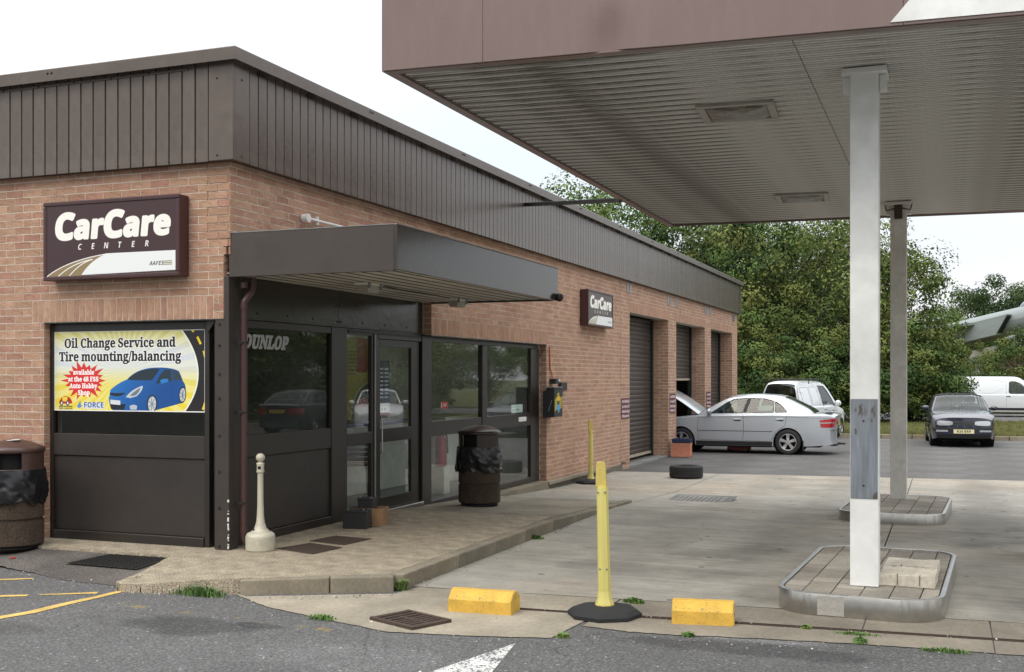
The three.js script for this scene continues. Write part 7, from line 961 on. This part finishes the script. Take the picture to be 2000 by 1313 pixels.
function trunkGeo(seed, H, y0, R, centres, r0, limbs) { const q = rng(seed), list = [], top = V((q() - 0.5) * 0.5, H * 0.8, (q() - 0.5) * 0.5), base = V(0, -0.1, 0), m1 = V((q() - 0.5) * 0.3, H * 0.35, (q() - 0.5) * 0.3); list.push(rod(base, m1, r0, 9, r0 * 0.7), rod(m1, top, r0 * 0.72, 8, r0 * 0.15)); for (let i = 0; i < limbs; i++) { const c = centres[Math.floor(q() * centres.length)], t = 0.25 + 0.6 * q(), s = base.clone().lerp(top, Math.min(0.9, t * (c[1] / H))); const e = V(c[0] * 0.9, c[1], c[2] * 0.9), mm = s.clone().lerp(e, 0.5); mm.y -= 0.2; list.push(rod(s, mm, r0 * 0.30, 6, r0 * 0.2), rod(mm, e, r0 * 0.2, 5, r0 * 0.05)); } return merge(list); }
const G1 = [[0.074, 0.127, 0.034], [0.089, 0.146, 0.039], [0.108, 0.164, 0.043], [0.126, 0.174, 0.048]], G2 = [[0.088, 0.135, 0.037], [0.111, 0.156, 0.043], [0.130, 0.171, 0.046], [0.153, 0.179, 0.051], [0.160, 0.170, 0.050]], G3 = [[0.044, 0.080, 0.027], [0.055, 0.090, 0.034], [0.071, 0.103, 0.038]], G4 = [[0.046, 0.083, 0.025], [0.059, 0.102, 0.029], [0.078, 0.122, 0.034], [0.121, 0.148, 0.040]];
const round = t => 0.72 + 0.4 * Math.sin(Math.min(1, t * 1.05) * Math.PI * 0.85), cone = t => 1.15 - 0.85 * t, bush = t => 1.05 - 0.45 * t;
const kinds = {
  broad: { H: 10, R: 4.2, y0: 1.3, b: 92, per: 290, leaf: 0.076, pal: G1, sh: round, r: 0.19, limbs: 34 }, maple: { H: 9.2, R: 4.0, y0: 0.7, b: 96, per: 290, leaf: 0.070, pal: G2, sh: round, r: 0.17, limbs: 34 },
  dark: { H: 10, R: 4.6, y0: 1.2, b: 80, per: 330, leaf: 0.11, pal: G3, sh: round, r: 0.25, limbs: 22 }, shrub: { H: 4.4, R: 2.3, y0: 0.0, b: 64, per: 230, leaf: 0.058, pal: G4, sh: bush, r: 0.06, limbs: 16 }, sapling: { H: 7.6, R: 2.7, y0: 0.3, b: 96, per: 120, leaf: 0.075, pal: G2, sh: cone, r: 0.10, limbs: 40 }
};
const protos = {};
function plant(kind, name, label, cat, pxOrX, depthOrZ, scale, turn, group, y = -0.08, wide = 1, px = true) {
  const k = kinds[kind]; let x = pxOrX, z = depthOrZ; if (px) { const r = ray(pxOrX, YH); x = r.x * depthOrZ; z = r.z * depthOrZ; }
  if (!protos[kind]) { const c = crownGeo(kind.length * 97 + kind.charCodeAt(0), k.H, k.R, k.y0, k.b, k.per, k.leaf, k.pal, k.sh); protos[kind] = { c, t: trunkGeo(kind.length * 13 + 7, k.H, k.y0, k.R, c.userData.centres, k.r, k.limbs) }; }
  const o = thing(name, label, cat, [x, y, z], turn, group); o.scale.set(scale * wide, scale, scale * wide);
  mesh('trunk', protos[kind].t, mBark, o); mesh('crown', protos[kind].c, mLeaf, o); return o;
}
const tg = 'trees behind the yard';
plant('broad', 'broadleaf_tree', 'tall broadleaf tree rising above the garage roof between fascia and canopy', 'tree', 1165, 60, 1.25, 0.3, tg);
plant('broad', 'broadleaf_tree', 'tall broadleaf tree partly hidden by the far corner of the canopy', 'tree', 1300, 54, 1.15, 2.1, tg);
plant('dark', 'evergreen_oak', 'deep green tree standing behind the end of the garage', 'tree', 1420, 52, 1.02, 4.0, tg, -0.08, 0.82);
plant('maple', 'field_maple', 'tree with reddening leaves behind the small white van', 'tree', 1545, 49, 1.08, 0.9, tg);
plant('maple', 'field_maple', 'yellowing tree behind the white column with sky showing at its top', 'tree', 1668, 50, 0.98, 5.2, tg);
plant('sapling', 'autumn_tree', 'tapering yellow green tree right of the grey column', 'tree', 1775, 46, 1.0, 1.3, tg, -0.08, 1.05);
plant('broad', 'broadleaf_tree', 'dense tree at the back between the maples', 'tree', 1470, 62, 1.15, 5.0, tg);
plant('broad', 'broadleaf_tree', 'dense tree at the back behind the white column', 'tree', 1600, 66, 1.0, 3.3, tg);
plant('dark', 'evergreen_oak', 'dark rounded tree behind the mounted jet', 'tree', 1975, 96, 1.08, 0.2, tg);
plant('dark', 'evergreen_oak', 'dark tree far behind the blue convertible', 'tree', 1870, 104, 0.80, 2.2, tg);
plant('broad', 'broadleaf_tree', 'pale leafy tree far off left of the jet', 'tree', 1850, 84, 0.70, 1.2, tg);
const sg2 = 'shrubs along the verge';
[[1440, 46.5, 1.0, 'shrub with bright yellow green shoots at the end of the garage'], [1500, 45.5, 0.85, 'dark shrub right behind the small white van'], [1570, 46, 1.0, 'dark shrub beside the tail of the silver car'], [1640, 45.5, 0.9, 'dark shrub seen left of the white column'], [1700, 46, 1.05, 'shrub between the two canopy columns'], [1745, 45, 0.95, 'grey green shrub under the tapering tree'], [1800, 45, 0.85, 'dark shrub behind the left headlamp of the convertible'], [1828, 46, 0.55, 'small yellow flecked shrub beside the white panel van']].forEach(([x, d, s, l], i) => plant('shrub', 'shrub', l, 'shrub', x, d, s, i * 1.7, sg2, -0.08, 1.15));
plant('shrub', 'shrub', 'green bush in front of the jet plinth at the frame edge', 'shrub', 1993, 64, 1.1, 0.4, sg2, -0.2, 1.0); plant('shrub', 'shrub', 'yellow leaved bush growing against the jet plinth', 'shrub', 1912, 70, 0.95, 3.4, sg2, -0.2, 0.75);
// out of frame to the right and behind: what the windows and paint mirror
[[16, -44, 0.6], [24, -52, 0.8], [11, -58, 0.55], [21, -37, 0.75], [28, -30, 0.95], [33, -42, 0.95], [19, -66, 0.6], [9.5, -68, 0.5], [38, -20, 1], [40, -4, 1], [27, -44, 0.85], [34, -56, 0.95], [14, -76, 0.6], [26, -68, 0.8], [44, -34, 1]].forEach(([x, z, sc], i) => plant(i % 3 === 1 ? 'maple' : 'broad', i % 3 === 1 ? 'field_maple' : 'broadleaf_tree', 'broadleaf tree in the row right of the yard', 'tree', x, z, sc, i * 1.1, 'row of trees right of the yard', -0.1, 1, false));
[[-26, 26], [-16, 31], [-6, 29], [5, 33], [16, 30], [27, 24]].forEach(([x, z], i) => plant(i % 2 ? 'maple' : 'broad', i % 2 ? 'field_maple' : 'broadleaf_tree', 'broadleaf tree in the row across the road facing the shop', 'tree', x, z, 0.95 + 0.05 * (i % 3), i * 2.1, 'row of trees facing the shop', -0.1, 1, false));
[[9.5, -43], [13, -41], [16.5, -40], [20, -38.5], [24, -41], [12, -49], [28, -38]].forEach(([x, z], i) => plant('shrub', 'shrub', 'shrub in the hedge right of the yard', 'shrub', x, z, 1.0 + 0.1 * (i % 3), i * 1.3, 'hedge right of the yard', -0.1, 1.4, false));
// long grass on the verge
{ const q = rng(91), pos = []; for (let i = 0; i < 30; i++) { const a = q() * 6.28, r = q() * 0.12, h = 0.05 + q() * 0.07, b = 0.006, x = Math.cos(a) * r, z = Math.sin(a) * r, l = 0.03; pos.push(x - b, 0, z, x + b, 0, z, x + Math.cos(a * 3) * l, h, z + Math.sin(a * 3) * l); } const g = new THREE.BufferGeometry(); g.setAttribute('position', new THREE.Float32BufferAttribute(pos, 3)); g.computeVertexNormals(); const N = 5200, im = new THREE.InstancedMesh(g, S(0xffffff, { roughness: 0.9, side: THREE.DoubleSide }), N), m = new THREE.Matrix4(), c = new THREE.Color(); for (let i = 0; i < N; i++) { const x = -9 + q() * 22, z = -37.3 - Math.pow(q(), 1.4) * 13; m.makeRotationY(q() * 6.28); m.scale(V(0.8 + q(), 0.6 + q() * 0.9, 0.8 + q())); m.setPosition(x, (z > -38 ? -0.06 : z > -41 ? -0.055 : -0.09), z); im.setMatrixAt(i, m); const k = 0.7 + 0.6 * q(); im.setColorAt(i, c.setRGB(0.17 * k, 0.175 * k, 0.06 * k)); } im.name = 'verge_grass'; im.castShadow = im.receiveShadow = true; stuff(im); im.userData.label = 'short grass covering the verge'; im.userData.category = 'grass'; scene.add(im); }
// ---------------------------------------------------------------- far right: jet on its plinth, low brown building
{
  const d = 76, r = ray(1958, 640), c = V(r.x * d, HC + r.y * d, r.z * d), mJet = P(0xffffff, { color: lin(0.27, 0.31, 0.315), roughness: 0.5, map: rep(blotchTex, 0.3) }), mJetD = P(0xffffff, { color: lin(0.14, 0.155, 0.165), roughness: 0.5 });
  const j = thing('display_jet', 'grey swept wing jet mounted nose up on a concrete plinth', 'aircraft', [c.x, -0.2, c.z], -0.5); const y0 = c.y + 0.2;
  const put = (g) => g.rotateZ(0.2).translate(0, y0, 0);
  const sec = curve([[-11, 0.55], [-8, 0.85], [-3, 1.0], [1, 0.95], [4, 0.80], [6.5, 0.5], [8.5, 0.12]]);
  mesh('fuselage', put(gridGeo(40, 24, (u, v) => { const x = mix(-11, 8.5, u), a = v * Math.PI * 2, R = sec(x); return [x, Math.sin(a) * R * 0.92 + (x > 4 ? -0.03 * (x - 4) : 0) + 0.2, Math.cos(a) * R]; })), mJet, j);
  mesh('cockpit_canopy', put(new THREE.SphereGeometry(1, 24, 16).scale(1.7, 0.62, 0.5).translate(3.1, 0.95, 0)), P(0xffffff, { color: lin(0.16, 0.2, 0.23), roughness: 0.08, clearcoat: 1 }), j);
  for (const s of [-1, 1]) {
    const ig = new THREE.BoxGeometry(4.6, 1.15, 0.75, 8, 1, 1), p = ig.attributes.position; for (let i = 0; i < p.count; i++) { const x = p.getX(i); if (x > 2.2) p.setX(i, x + p.getY(i) * 0.9); if (x < -2.2) p.setZ(i, p.getZ(i) * 0.5 - s * 0.3); } ig.computeVertexNormals(); ig.translate(-1.6, 0.0, s * 1.15); mesh('intake', put(ig), mJet, j);
    mesh('intake_opening', put(new THREE.BoxGeometry(0.04, 0.95, 0.58).applyMatrix4(new THREE.Matrix4().makeShear(0, 0, 0.9, 0, 0, 0)).translate(0.735, 0.0, s * 1.15)), mGap, j);
    mesh('wing', put(new THREE.ExtrudeGeometry(new THREE.Shape([[0.2, 0], [-1.9, 4.6], [-3.4, 4.6], [-4.2, 0]].map(q => new THREE.Vector2(q[0] - 1.2, s * q[1]))), { depth: 0.14, bevelEnabled: true, bevelSize: 0.05, bevelThickness: 0.04, bevelSegments: 2 }).rotateX(Math.PI / 2).translate(0, 0.55, s * 1.2)), mJetD, j);
    mesh('tailplane', put(new THREE.ExtrudeGeometry(new THREE.Shape([[0, 0], [-1.6, 2.4], [-2.6, 2.4], [-2.6, 0]].map(q => new THREE.Vector2(q[0] - 7.6, s * q[1]))), { depth: 0.1, bevelEnabled: false }).rotateX(Math.PI / 2).translate(0, 0.3, s * 0.7)), mJet, j);
  }
  mesh('tail_fin', put(prism([[-10.6, 0.6], [-7.2, 0.8], [-9.3, 3.4], [-10.8, 3.4]], 0.14).translate(0, 0, -0.07)), mJet, j);
  mesh('underwing_pod', put(lathe([[0, -1], [0.16, -0.7], [0.2, 0], [0.16, 0.8], [0, 1.1]], 14).rotateZ(-Math.PI / 2).translate(1.6, -1.0, 1.3)), mJet, j);
  const pl = thing('jet_plinth', 'sloping pale concrete plinth under the mounted jet', 'plinth', [c.x - 1.9, -0.2, c.z]); mesh('shaft', prism([[-1.2, 0], [0.8, 0], [1.6, y0 - 1.2], [0.0, y0 - 1.55]], 1.1).translate(0, 0, -0.55), mConcrete(0.42, 0.42, 0.39), pl);
  const b = thing('brown_building', 'low brown building far behind the white panel van', 'building', [c.x + 2.2, -0.2, c.z - 14]), mW = S(0xffffff, { color: lin(0.11, 0.06, 0.05), roughness: 0.9, map: rep(blotchTex, 0.3) }); mesh('wall', bx(-6, 9, 0, 2.6, -6, 0), mW, b); mesh('roof', prism([[-6.4, 2.6], [9.4, 2.6], [8.6, 3.9], [-5.6, 3.9]], 6.6).translate(0, 0, -6.3), S(0xffffff, { color: lin(0.085, 0.05, 0.045), roughness: 0.9 }), b); for (const x of [-4, -1, 2, 5]) mesh('window', bx(x, x + 1.4, 0.9, 2.0, 0.0, 0.05), P(0x20262a, { roughness: 0.1 }), b);
}
renderer.render(scene, camera);
